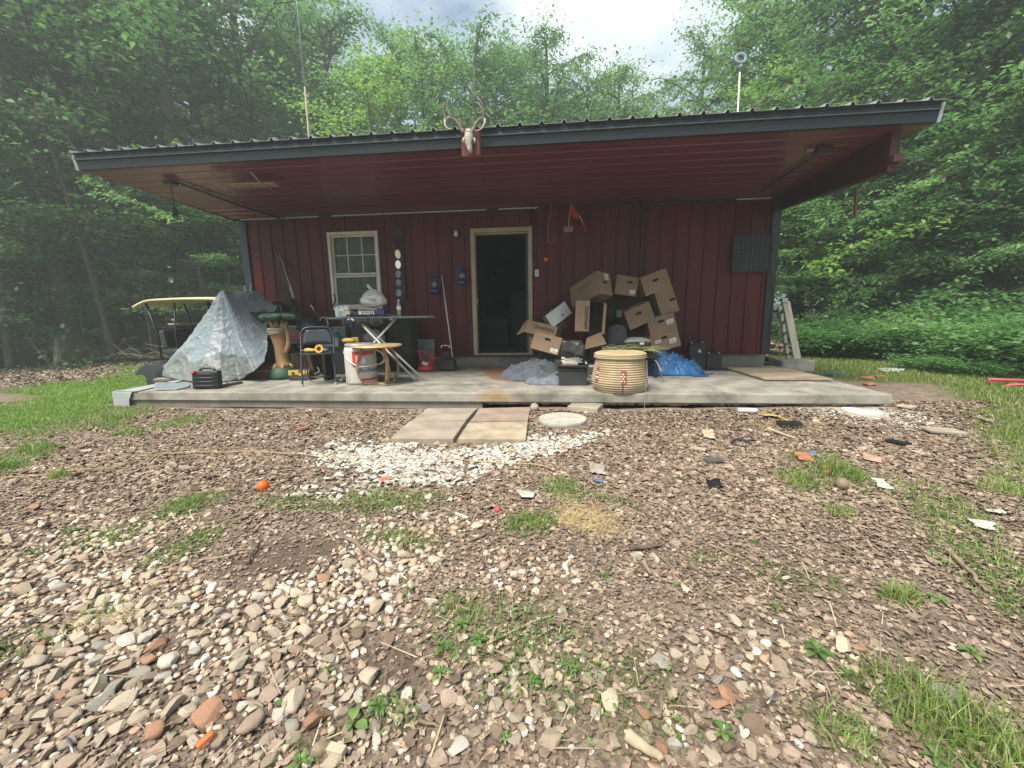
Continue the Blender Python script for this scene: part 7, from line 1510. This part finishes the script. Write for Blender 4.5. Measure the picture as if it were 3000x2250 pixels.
# ------------------------------------------------------------------ trees
bark = mat('bark', (.075, .062, .05), .9, scale=7, var=.4, bump=.012, bscale=18, stretch=(1, 1, .3))
barkp = mat('pale_bark', (.17, .15, .125), .9, scale=7, var=.35, bump=.01, bscale=18, stretch=(1, 1, .3))
LEAFM = [leafmat('leaf_deep', [(0, (.06, .13, .05)), (.4, (.095, .20, .07)), (.8, (.14, .27, .095)), (1, (.20, .34, .12))]),
         leafmat('leaf_mid', [(0, (.085, .17, .07)), (.4, (.13, .24, .095)), (.8, (.19, .31, .13)), (1, (.27, .40, .18))]),
         leafmat('leaf_bright', [(0, (.13, .24, .05)), (.5, (.20, .33, .08)), (1, (.30, .44, .13))])]
def gen_tree(seed, nl=26, H=1., spread=.30, first=.18, ntw=13, npl=30, leaf=.011, lw_=.55, droop=.25, dome=.55):
    """unit-height tree : returns (leaf verts, faces), (wood verts, faces)"""
    r = np.random.RandomState(seed); wmb = MB(); LP = []; LD = []
    trunk = [Vector((.02*math.sin(z*3+seed)*z, .02*math.cos(z*4+seed)*z, z)) for z in np.linspace(0, .96, 10)]
    wmb.tube(trunk, [.020*(1-.88*z)+.002+(.010 if z < .02 else 0) for z in np.linspace(0, 1, 10)], 9)
    for i in range(nl):
        z0 = first+(.95-first)*((i+r.rand())/nl); a = i*2.4+r.rand()*.8
        u = (z0-first)/(1-first); L_ = spread*(math.sin(math.pi*min(.98, (u*.80+.20)))**dome)*(.75+.5*r.rand()); L_ = max(L_, .07)
        up = .25+.75*u+.2*r.randn(); d = Vector((math.cos(a), math.sin(a), up)).normalized(); b = Vector((.0, .0, z0)); k = min(9, int(z0/.96*9)); b = trunk[k].lerp(trunk[min(9, k+1)], z0/.96*9-k); pts = [b]; cur = b.copy(); dd = d.copy()
        for s in range(6): dd = (dd+Vector((r.randn()*.14, r.randn()*.14, -.10*droop*3+.05))).normalized(); cur = cur+dd*L_/6; pts.append(cur.copy())
        rr0 = .0085*(1-.7*u); wmb.tube(pts, list(np.linspace(rr0, .0012, 7)), 5, cap=False)
        for j in range(ntw):
            t_ = .22+.80*(j+r.rand())/ntw; k = min(5, int(t_*6)) ; base = pts[k].lerp(pts[min(6, k+1)], min(1, t_*6-k)); td = Vector((r.randn(), r.randn(), .15*r.randn()-.05)).normalized()
            td = (td+dd*.5).normalized(); tl = .045+.06*r.rand()*(1-.4*u); e_ = base+td*tl+Vector((0, 0, -.012*droop*2)); 
            if j % 2 == 0: wmb.tube([base, e_], [.0016, .0006], 3, cap=False)
            f = r.rand(npl); sp = .020*(.4+f); q = np.array(base)[None]+(np.array(e_)-np.array(base))[None]*f[:, None]*1.15+r.randn(npl, 3)*np.stack([sp, sp, sp*.38], -1)
            LP.append(q); LD.append(np.tile(np.array(td), (npl, 1)))
    P = np.concatenate(LP); D = np.concatenate(LD); n = len(P)
    yaw = np.arctan2(D[:, 1], D[:, 0])+r.randn(n)*.9; pit = -.35*droop*2+r.randn(n)*.38; rol = r.randn(n)*.45
    X = np.stack([np.cos(yaw)*np.cos(pit), np.sin(yaw)*np.cos(pit), np.sin(pit)], -1); Z0 = np.stack([-np.sin(yaw), np.cos(yaw), np.zeros(n)], -1); Yv = Z0*np.cos(rol)[:, None]+np.cross(X, Z0)*np.sin(rol)[:, None]; Zv = np.cross(X, Yv)
    s = leaf*(.65+.7*r.rand(n))[:, None]
    V = np.stack([P-X*s*.5, P+X*s*.02+Yv*s*lw_*.5+Zv*s*.06, P+X*s*.5-Zv*s*.05, P+X*s*.02-Yv*s*lw_*.5+Zv*s*.06], 1).reshape(-1, 3)
    return V, np.arange(n*4).reshape(-1, 4), wmb
def mk(name, seed, lm, bk_, **kw):
    V, Fq, wmb = gen_tree(seed, **kw); o = np_mesh('crown', V, Fq, lm); me = o.data; bpy.data.objects.remove(o)
    t = wmb.build('trunk', bk_, smooth=True); mt2 = t.data; bpy.data.objects.remove(t); return me, mt2
PROT = [mk('a', 1, LEAFM[1], bark, nl=30, ntw=15, npl=30, spread=.27, first=.14, leaf=.0125),
        mk('b', 2, LEAFM[0], bark, nl=32, ntw=15, npl=30, spread=.30, first=.10, leaf=.0125, droop=.4),
        mk('c', 3, LEAFM[1], barkp, nl=28, ntw=13, npl=24, spread=.22, first=.24, leaf=.012, dome=.8),
        mk('d', 4, LEAFM[2], barkp, nl=26, ntw=13, npl=26, spread=.24, first=.20, leaf=.0125),
        mk('e', 5, LEAFM[0], barkp, nl=30, ntw=15, npl=30, spread=.25, first=.12, leaf=.0125, droop=.5),
        mk('f', 6, LEAFM[1], bark, nl=30, ntw=14, npl=24, spread=.25, first=.18, leaf=.0130, lw_=.45, droop=.5)]
def tree(k, x, y, h, lab, wide=1., grp='trees of the wood around the cabin', lean=(0, 0)):
    me, mt2 = PROT[k]; o = thing('tree', lab, 'tree', (x, y, float(gz(x, y))-.05), (R(lean[0]), R(lean[1]), rs.rand()*6.28), grp); o.scale = (h*wide, h*wide, h)
    for nm, m_ in (('crown', me), ('trunk', mt2)): c = bpy.data.objects.new(nm, m_); C.objects.link(c); c.parent = o
    return o
def tree_px(k, px, Y, top, lab, wide=1., lean=(0, 0)):
    a = at(px, 900, Y); b = at(px, top, Y); g0 = float(gz(a.x, Y)); return tree(k, a.x, Y, (b.z-g0)*.96, lab, wide, lean=lean)
TR = [ # behind the cabin, left to right, tops as in the photograph
 (1, 640, 10.5, -260, 'tall dark tree left behind the cabin, over the antenna mast foot', 1.0), (0, 790, 12, -330, 'tall tree directly behind the antenna mast', 1.0), (5, 905, 15, -180, 'tall loose crowned tree just right of the antenna mast', 1.0),
 (0, 1010, 12.5, -30, 'tall tree whose top touches the left edge of the open sky', .95), (3, 1130, 10.5, 175, 'short bright yellow green tree behind the roof, left of the deer skull', 1.25), (2, 1182, 15, 22, 'slim pointed tree left of the rounded treetops in the sky gap', .8), (0, 1285, 13.5, 92, 'rounded tree behind the deer skull, its left neighbour', 1.05), (4, 1395, 13, 72, 'broad rounded tree right above the deer skull antlers', 1.1), (1, 1330, 17, 110, 'darker tree in the row behind the rounded treetops', 1.1), (0, 1460, 16, 115, 'tree filling the gap right of the deer skull', 1.0),
 (5, 1600, 14, 52, 'tallest thin leaved tree in the middle of the sky gap', .85), (5, 1520, 15.5, 95, 'thin leaved tree left of the tallest one in the sky gap', .75), (5, 1700, 14.5, 150, 'thin leaved tree stepping down right of the tallest one', .9), (5, 1790, 15, 165, 'loose tree near the right end of the row behind the roof', .85), (5, 1850, 16, 220, 'low loose tree at the right end of the row behind the roof', 1.0), (2, 1900, 19, 300, 'lowest treetop at the bottom of the sky gap', 1.3), (1, 1720, 20, 260, 'dark tree low behind the thin leaved trees', 1.4), (0, 1580, 20, 240, 'dark tree behind the tallest thin leaved tree', 1.4),
 (5, 2020, 14, 60, 'loose leaning tree at the right side of the sky gap', .85), (2, 2120, 12.5, -90, 'tall airy tree behind the ring antenna', 1.0), (5, 2210, 14.5, -200, 'tall airy tree right of the ring antenna', 1.1), (3, 2180, 10, 215, 'bright low tree behind the ring antenna pole', 1.3), (0, 2330, 10.5, -330, 'tall tree rising behind the right part of the roof', 1.0), (1, 2450, 9, -420, 'dark tall tree above the right end of the roof', 1.0), (3, 2420, 7.6, 190, 'bright low tree peeking over the right end of the roof', 1.2),
 # right hand wood
 (4, 2560, 7.2, -520, 'tall tree just beyond the right end of the roof', 1.0), (0, 2680, 6.2, -480, 'tall tree over the lawn, second beyond the roof end', 1.0), (1, 2500, 6.0, 330, 'low dark tree behind the step ladder', 1.5), (4, 2640, 5.4, 300, 'low leafy tree over the weeds at right', 1.5), (1, 2790, 5.2, -560, 'tall tree in the right wood over the grey bag', 1.0), (4, 2860, 4.4, 250, 'low leafy tree near the right edge', 1.4), (0, 2930, 3.8, -650, 'tall tree at the right photo edge', 1.0), (1, 3080, 3.0, 100, 'low dark tree beyond the right photo edge', 1.4), (4, 3180, 2.2, -500, 'tall tree beyond the right edge', 1.0),
 (1, 2420, 12, 300, 'dark tree deep in the right wood behind the cabin corner', 1.4), (0, 2600, 11, 60, 'tree deep in the right wood', 1.2), (4, 2760, 10, 100, 'tree deep in the right wood, further right', 1.2), (1, 2920, 8.5, 60, 'dark tree deep at the right edge of the wood', 1.3), (0, 3050, 7, -100, 'tree deep beyond the right edge', 1.2),
 # left hand wood
 (4, 560, 8.5, -420, 'tall tree behind the left end of the roof', 1.0), (1, 440, 7.8, -500, 'tall dark tree over the golf cart roof', 1.0), (0, 310, 7.0, -560, 'tall tree in the left wood above the yellow bush', 1.0), (4, 190, 6.2, -500, 'tall tree with a leaning trunk in the left wood', 1.0), (1, 60, 5.4, -560, 'tall tree near the left photo edge', 1.0), (0, -80, 4.6, -600, 'tall tree at the left photo edge', 1.0), (4, -240, 3.4, -600, 'tall tree beyond the left edge', 1.0),
 (1, 600, 7.2, 560, 'low dark tree behind the silver tarpaulin', 1.6), (4, 430, 8.8, 520, 'low dark tree behind the golf cart', 1.5), (0, 250, 8.0, 480, 'low tree in the left wood behind the brush pile', 1.5), (1, 90, 6.8, 450, 'low dark tree in the left wood', 1.5), (4, -60, 5.6, 400, 'low dark tree at the left edge', 1.5),
 (1, 380, 13, 100, 'tree deep in the left wood behind the golf cart', 1.3), (0, 180, 12, 80, 'tree deep in the left wood', 1.3), (1, -20, 10, 50, 'tree deep at the left edge of the wood', 1.3), (0, 540, 14, 40, 'tree deep behind the left corner of the cabin', 1.2), (1, 700, 17, 60, 'tree deep behind the antenna mast', 1.3), (0, 900, 20, 120, 'tree deep behind the middle of the roof', 1.3), (1, 1120, 20, 190, 'tree deep behind the bright yellow green tree', 1.3)]
for t_ in TR: tree_px(*t_)
# far wood : one mass beyond the single trees
n = 90000; a = rs.rand(n)*2*math.pi; r_ = 27+14*rs.rand(n); x = 4.5+r_*np.cos(a); y = 2+r_*np.sin(a); hmx = 8.5+2.5*fbm(V1, x*.25, y*.25); z = -.5+hmx*rs.rand(n)**.8
k_ = (y > 3); x, y, z = x[k_], y[k_], z[k_]; n = len(x); T4 = np.array([(-.5, 0, 0), (0, .3, .06), (.5, 0, 0), (0, -.3, .06)])
o = scatter('far_woodland', np.stack([x, y, z], -1), .35+.25*rs.rand(n), T4, [(0, 1, 2, 3)], LEAFM[0], .7); o['kind'] = 'stuff'
# shrubs
def shrub_mesh(seed, n=2600, leaf=.07, lm=None, h=1., lw_=.6, stems=9):
    r = np.random.RandomState(seed); LP = []; q = MB()
    for s in range(stems):
        a = r.rand()*6.28; rr = .5*math.sqrt(r.rand()); top = Vector((rr*1.5*math.cos(a), rr*1.5*math.sin(a), h*(.55+.45*r.rand()))); b = Vector((rr*.4*math.cos(a), rr*.4*math.sin(a), 0)); mid = (b+top)/2+Vector((0, 0, .1*h)); pts = smooth_path([b, mid, top], 5)
        q.tube(pts, list(np.linspace(.010, .003, len(pts))), 5, cap=False)
        m_ = n//stems; f = r.rand(m_)**.7; i_ = np.minimum((f*(len(pts)-1)).astype(int), len(pts)-1); PP = np.array([list(p_) for p_ in pts])[i_]; LP.append(PP+r.randn(m_, 3)*np.array([.16, .16, .09])*(.5+f[:, None]))
    P = np.concatenate(LP); P[:, 2] = np.maximum(P[:, 2], .01); n = len(P); RMt = rotm(n, .45); s = leaf*(.6+.8*r.rand(n)); T4_ = np.array([(-.5, 0, 0), (0, lw_/2, .07), (.5, 0, -.04), (0, -lw_/2, .07)])
    V = np.einsum('nij,nkj->nki', RMt, T4_[None]*s[:, None, None])+P[:, None, :]
    o = np_mesh('foliage', V.reshape(-1, 3), np.arange(n*4).reshape(-1, 4), lm); me = o.data; bpy.data.objects.remove(o); t = q.build('stems', barkp, smooth=True); mt2 = t.data; bpy.data.objects.remove(t); return me, mt2
SH = [shrub_mesh(21, 3400, .085, LEAFM[0]), shrub_mesh(22, 3400, .095, LEAFM[1]), shrub_mesh(23, 3000, .08, LEAFM[0]), shrub_mesh(24, 1700, .05, leafmat('leaf_yellow', [(0, (.14, .19, .03)), (.5, (.24, .30, .05)), (1, (.34, .38, .09))]), stems=12)]
def shrub(k, px, py, w_, h, lab, Y=None):
    q = gpt(px, py) if Y is None else Vector((at(px, py, Y).x, Y, 0)); q.z = float(gz(q.x, q.y)); o = thing('shrub', lab, 'shrub', q, (0, 0, rs.rand()*6.28), 'undergrowth shrubs'); o.scale = (w_, w_, h*(.72 if px > 2300 else 1))
    for nm, m_ in (('foliage', SH[k][0]), ('stems', SH[k][1])): c = bpy.data.objects.new(nm, m_); C.objects.link(c); c.parent = o
for a in ((0, 2370, 1045, .9, .9, 'dark shrub behind the step ladder'), (0, 2450, 1048, 1.0, .75, 'shrub at the lawn edge right of the ladder'), (2, 2520, 1050, 1.0, .85, 'dark shrub at the lawn edge, second right of the ladder'), (0, 2590, 1052, 1.0, .8, 'shrub above the grey plastic bag, left of the bright one'), (1, 2665, 1052, 1.15, 1.15, 'bright green shrub at the lawn edge over the grey plastic bag'), (1, 2745, 1062, 1.1, 1.1, 'second bright green shrub at the right lawn edge'), (0, 2820, 1072, 1.1, .95, 'shrub near the right edge above the red tube frame'), (2, 2890, 1078, 1.1, 1.1, 'dark shrub near the right edge'), (1, 2960, 1095, 1.0, .9, 'bright shrub at the right photo edge'), (0, 3060, 1100, 1.1, 1.2, 'shrub beyond the right photo edge'),
          (2, 2420, 1030, 1.2, 1.2, 'dark shrub in the second row right of the ladder'), (2, 2620, 1028, 1.4, 1.4, 'dark shrub in the second row over the grey bag'), (2, 2780, 1035, 1.4, 1.6, 'tall dark shrub in the second row at right'), (0, 2920, 1050, 1.3, 1.6, 'tall shrub in the second row at the right edge'), (0, 2700, 1088, .5, .35, 'low weeds spilling onto the right lawn'), (0, 2860, 1105, .5, .35, 'low weeds near the red tube frame'),
          (3, 265, 1062, .42, 1.15, 'bright yellow green bush at the left wood edge'), (3, 205, 1072, .45, .72, 'smaller dull yellow bush left of the bright one'), (2, 90, 1040, 1.0, .9, 'dark shrub at the left wood edge'), (2, 20, 1055, .9, .8, 'dark shrub at the left photo edge'), (2, 380, 1030, 1.1, 1.0, 'dark shrub behind the brush pile'), (2, 500, 1028, 1.1, 1.0, 'dark shrub behind the golf cart'), (2, 620, 1025, 1.2, 1.3, 'dark shrub behind the silver tarpaulin'), (2, 150, 1030, 1.2, 1.3, 'dark shrub in the second row at left')): shrub(*a)
# leafy branches reaching in from the right
BR = []
def branch(pts, Y, lab, nl, leaf, lm, seed):
    r = np.random.RandomState(seed); P = smooth_path([at(a, b, y_) for (a, b), y_ in zip(pts, Y)], 8); o = thing('leafy_branch', lab, 'branch', P[0], group='leafy branches at the right'); q = MB(); b0 = P[0]
    q.tube([p_-b0 for p_ in P], list(np.linspace(.022, .003, len(P))), 6); LP = []; LY_ = []
    for j in range(26):
        k = int(len(P)*(.15+.83*j/26)); base = P[k]-b0; td = Vector((r.randn()*.5-.5, r.randn()*.5, r.randn()*.35-.12)).normalized(); tl = .35+.3*r.rand(); e_ = base+td*tl; q.tube([base, (base+e_)/2+Vector((0, 0, .03)), e_], [.005, .003, .001], 4, cap=False)
        for i in range(nl):
            f = (i+r.rand())/nl; LP.append(list(base.lerp(e_, f)+Vector((r.randn()*.045, r.randn()*.045, r.randn()*.035)))); LY_.append(math.atan2(td.y, td.x)+(1 if i % 2 else -1)*.8+r.randn()*.3)
    P_ = np.array(LP); n = len(P_); T = np.array([(0, 0, 0), (.3, .26, .04), (.72, .24, .03), (1.02, 0, -.06), (.72, -.24, .03), (.3, -.26, .04)]); yaw = np.array(LY_); pit = .30+r.randn(n)*.3; rol = r.randn(n)*.35
    X = np.stack([np.cos(yaw)*np.cos(pit), np.sin(yaw)*np.cos(pit), -np.sin(pit)], -1); Z0 = np.stack([-np.sin(yaw), np.cos(yaw), np.zeros(n)], -1); Yv = Z0*np.cos(rol)[:, None]+np.cross(X, Z0)*np.sin(rol)[:, None]; Zv = np.cross(X, Yv)
    s = leaf*(.65+.6*r.rand(n)); V = P_[:, None]+s[:, None, None]*(T[None, :, 0:1]*X[:, None]+T[None, :, 1:2]*Yv[:, None]+T[None, :, 2:3]*Zv[:, None])
    np_mesh('foliage', V.reshape(-1, 3), (np.arange(n)[:, None, None]*6+np.array([[0, 1, 2, 3], [0, 3, 4, 5]])[None]).reshape(-1, 4), lm, parent=o); q.build('twigs', bark, o, smooth=True)
branch([(2900, 610), (2760, 640), (2620, 690), (2480, 740), (2400, 772)], [3.5, 3.2, 2.9, 2.7, 2.5], 'bright leafy branch reaching left below the right roof end', 16, .125, LEAFM[2], 1)
branch([(2900, 690), (2780, 760), (2660, 800), (2560, 850), (2460, 862)], [4.2, 3.9, 3.6, 3.4, 3.3], 'lower dark leafy branch at right, drooping towards the ladder', 16, .12, LEAFM[1], 2)
branch([(2950, 430), (2800, 500), (2680, 560), (2560, 620), (2420, 640)], [3.9, 3.6, 3.4, 3.1, 2.9], 'upper leafy branch at right just below the roof end', 18, .12, LEAFM[1], 3)
branch([(3050, 560), (2960, 700), (2880, 760), (2800, 830), (2740, 880)], [3.0, 3.0, 2.9, 2.9, 2.8], 'leafy branch hanging at the right photo edge', 16, .12, LEAFM[1], 4)
branch([(3000, 200), (2960, 320), (2900, 400), (2830, 470), (2740, 540)], [3.2, 3.2, 3.1, 3.0, 2.9], 'high leafy branch at the right photo edge', 18, .12, LEAFM[1], 5)
branch([(120, 300), (240, 460), (330, 560), (420, 600), (560, 640)], [4.8, 4.6, 4.4, 4.2, 4.0], 'leafy branch reaching right under the left roof end', 18, .11, LEAFM[1], 6)
# bare trunks of the wood edge at left
for k, (px0, py0, px1, py1, Y, r0) in enumerate(((322, 1045, 275, 850, 6.0, .05), (332, 1042, 300, 880, 6.2, .045), (20, 1040, -20, 700, 4.6, .12), (250, 730, 190, 560, 5.2, .10), (440, 1010, 420, 880, 6.5, .04), (115, 930, 60, 600, 5.6, .08), (2930, 900, 2950, 560, 5.6, .06), (2860, 980, 2880, 760, 5.0, .035))):
    a = at(px0, py0, Y); b = at(px1, py1, Y); 
    if k != 3: a.z = float(gz(a.x, Y))-.05
    o = thing('sapling', ('leaning pale sapling at the left wood edge, nearer of two', 'leaning pale sapling at the left wood edge, farther of two', 'thick pale trunk at the left photo edge', 'dark leaning trunk high in the left wood', 'thin trunk behind the golf cart', 'leaning dark trunk in the left wood', 'slender trunk near the right photo edge', 'thin sapling in the right wood')[k], 'sapling', a)
    if k == 3: a2 = at(330, 1000, Y+.3); a2.z = float(gz(a2.x, Y)); o.location = a2; a = a2
    d = b-a; pts = [Vector((0, 0, 0)), d*.5+Vector((.05, 0, 0)), d, d*1.5+Vector((-.1, 0, .3))]; pp = smooth_path(pts, 5); MB().tube(pp, list(np.linspace(r0, r0*.4, len(pp))), 8).build('stem', barkp if k in (0, 1, 2, 4) else bark, o, smooth=True)
    q = MB()
    for j in range(4): e_ = d*(.8+.15*j); q.tube([e_, e_+Vector((rs.randn()*.5, rs.randn()*.5, .5))], [.012, .004], 5)
    q.build('limbs', bark, o)
# brush pile of dead branches
bp0 = gpt(440, 1062); o = thing('brush_pile', 'grey pile of dead branches and a log at the left wood edge', 'brush pile', bp0)
q = MB()
for k in range(70):
    a0 = Vector((rs.uniform(-3.2, 2.6), rs.uniform(-.5, 1.0), .05+.25*rs.rand())); L_ = .5+1.2*rs.rand(); an = rs.randn()*.5+(3.14 if rs.rand() < .5 else 0); e_ = a0+Vector((math.cos(an)*L_, math.sin(an)*L_*.4, rs.uniform(-.1, .45)*L_)); md = (a0+e_)/2+Vector((0, 0, .12+.1*rs.randn()))
    pp = smooth_path([a0, md, e_], 4); q.tube(pp, list(np.linspace(.018*(.5+rs.rand()), .005, len(pp))), 5, cap=False)
q.build('branches', mat('dead_wood', (.20, .165, .135), .9, island=.45), o, smooth=True)
for k, (a, b, r0) in enumerate(((-3, .2, .10), (-1.2, .6, .12))): MB().tube([(a, b, .08), (a+1.6, b+.1, .13), (a+3.2, b+.3, .10)], [r0, r0*.9, r0*.6], 10).build('log', mat('rot_log', (.085, .06, .045), .9, var=.4, bump=.01), o, smooth=True)
q = MB(); 
for k in range(10): a = rs.rand()*6.28; q.tube(smooth_path([(0, 0, 0), (.2*math.cos(a), .2*math.sin(a), .45), (.42*math.cos(a), .42*math.sin(a), .75+.3*rs.rand())], 4), list(np.linspace(.012, .003, 9)), 5)
o = q.build('dead_bush', MATS['dead_wood'], smooth=True, loc=gpt(160, 1085)); tag(o, 'bare dead bush left of the yellow green bush', 'bush')
# leaf litter and chips on the wood floor
x = rs.uniform(-12, 15, 26000); y = rs.uniform(1.5, 9, 26000); k_ = ((x < -1) | (x > 9.5)) & ((y > 2.6) | (x < -3)); x, y = x[k_], y[k_]; n = len(x)
o = scatter('forest_floor_litter', np.stack([x, y, gz(x, y)+.015], -1), .07+.06*rs.rand(n), T4, [(0, 1, 2, 3)], litm, .4); o['kind'] = 'stuff'
x = rs.uniform(-8, -1.5, 5000); y = rs.uniform(.5, 3.6, 5000); _, px, py, _ = in_view(x, y); k_ = blobs(x, y, GRASS) < .3; x, y = x[k_], y[k_]; n = len(x)
o = scatter('leaf_litter', np.stack([x, y, gz(x, y)+.012], -1), .05+.05*rs.rand(n), T4, [(0, 1, 2, 3)], litm, .4); o['kind'] = 'stuff'

# ------------------------------------------------------------------ golf cart left of the porch
GY_ = .35; gc = at(540, 1100, GY_); gzc = float(gz(gc.x, GY_)); o = thing('golf_cart', 'golf cart with a cream roof and black seat parked behind the silver tarpaulin', 'golf cart', (gc.x, GY_, gzc)); g0 = Vector((gc.x, GY_, gzc))
cream = mat('cream_plastic', (.58, .48, .30), .4, var=.08)
rl = at(452, 889, GY_)-g0; rr = at(690, 880, GY_)-g0; zt_r = (at(590, 872, GY_)-g0).z; wR = rr.x-rl.x+.35
P = []
for i in range(25):
    u = i/24; row = []
    for j in range(9): v = -1+2*j/8; x_ = rl.x+wR*u; e_ = min(1, min(u, 1-u)*5); row.append((x_, v*.52*(.86+.14*e_), zt_r-.11*(1-e_)**1.5*.9-.035*v*v+.03*math.sin(math.pi*u)-.04))
    P.append(row)
MB().grid(P).build('roof', cream, o, smooth=True, solid=.035)
for (pa, pb) in (((485, 890), (515, 965)), ((565, 888), (568, 975)), ((660, 885), (655, 985))):
    for dy_ in (-.40, .42): MB().tube([at(*pa, GY_)-g0+Vector((0, dy_, 0)), at(*pb, GY_)-g0+Vector((0, dy_, -.05)), at(*pb, GY_)-g0+Vector((.02, dy_, -.55))], .018, 8).build('roof_strut', blackm, o, smooth=True)
sb0 = at(545, 990, GY_)-g0; MB().box((sb0.x-.02, 0, sb0.z), (.11, .95, .34), rot=(0, R(-8), 0)).build('seat_back', mat('charcoal_vinyl', (.025, .028, .032), .4), o, bevel=.03)
MB().box((sb0.x+.22, 0, sb0.z-.24), (.48, .95, .12)).build('seat_cushion', MATS['charcoal_vinyl'], o, bevel=.03)
MB().box((sb0.x-.05, .1, at(540, 957, GY_).z-gzc), (.42, .9, .02)).build('rear_tray', blackm, o, bevel=.005)
MB().box((sb0.x+.05, 0, at(540, 950, GY_).z-gzc+.01), (.20, .6, .03)).build('cream_tray_lid', cream, o, bevel=.01)
fd = at(485, 1090, GY_)-g0; 
out = [(-.28, 0), (-.27, .06), (-.16, .16), (-.02, .22), (.6, .22), (.6, -.28), (-.06, -.28), (-.08, -.04), (-.14, .03), (-.2, .02)]
MB().prism([(x_+fd.x+.12, z_+fd.z) for x_, z_ in out], .95, M=M4((0, -.47, 0))).build('rear_body', mat('slate_body', (.035, .045, .055), .35, coat=.4), o, bevel=.015)
for dx in (.52, 1.6):
    for dy_ in (-.43, .43): 
        wq = MB().lathe([(.09, -.09), (.20, -.09), (.23, -.05), (.23, .05), (.20, .09), (.09, .09)], 24, M=M4((fd.x+dx, dy_, .23), (R(90), 0, 0))).build('wheel', blackm, o, smooth=True)
        MB().lathe([(0, -.04), (.09, -.07), (.09, .07), (0, .04)], 16, M=M4((fd.x+dx, dy_, .23), (R(90), 0, 0))).build('rim', pwhite, wq, smooth=True)
MB().box((fd.x+.9, 0, .38), (1.5, .9, .08)).build('chassis', blackm, o, bevel=.01)
MB().tube([(fd.x+1.2, -.15, .4), (fd.x+1.05, -.15, .95)], .016, 8).build('steering_column', blackm, o)
MB().tube([(fd.x+1.03+.06*math.sin(t_)*.4, -.15+.16*math.cos(t_), .97+.16*math.sin(t_)*.7) for t_ in np.linspace(0, 6.28, 21)[:-1]], .012, 6, closed=True).build('steering_wheel', blackm, o, smooth=True)
MB().box((fd.x+1.55, 0, .55), (.25, .9, .35)).build('front_cowl', MATS['slate_body'], o, bevel=.04)
# ------------------------------------------------------------------ added thin volume standing in for lens glare
hm = bpy.data.materials.new('glare_veil'); hm.use_nodes = True; t = hm.node_tree; t.nodes.clear()
pv = N(t, 'ShaderNodeVolumePrincipled'); pv.inputs['Color'].default_value = (.86, .98, .95, 1); pv.inputs['Density'].default_value = .0065; pv.inputs['Anisotropy'].default_value = .3
ho = N(t, 'ShaderNodeOutputMaterial'); t.links.new(pv.outputs[0], ho.inputs['Volume'])
o = MB().box((5, 20, 9), (340, 300, 24.5)).build('glare_veil', hm); o['kind'] = 'stuff'
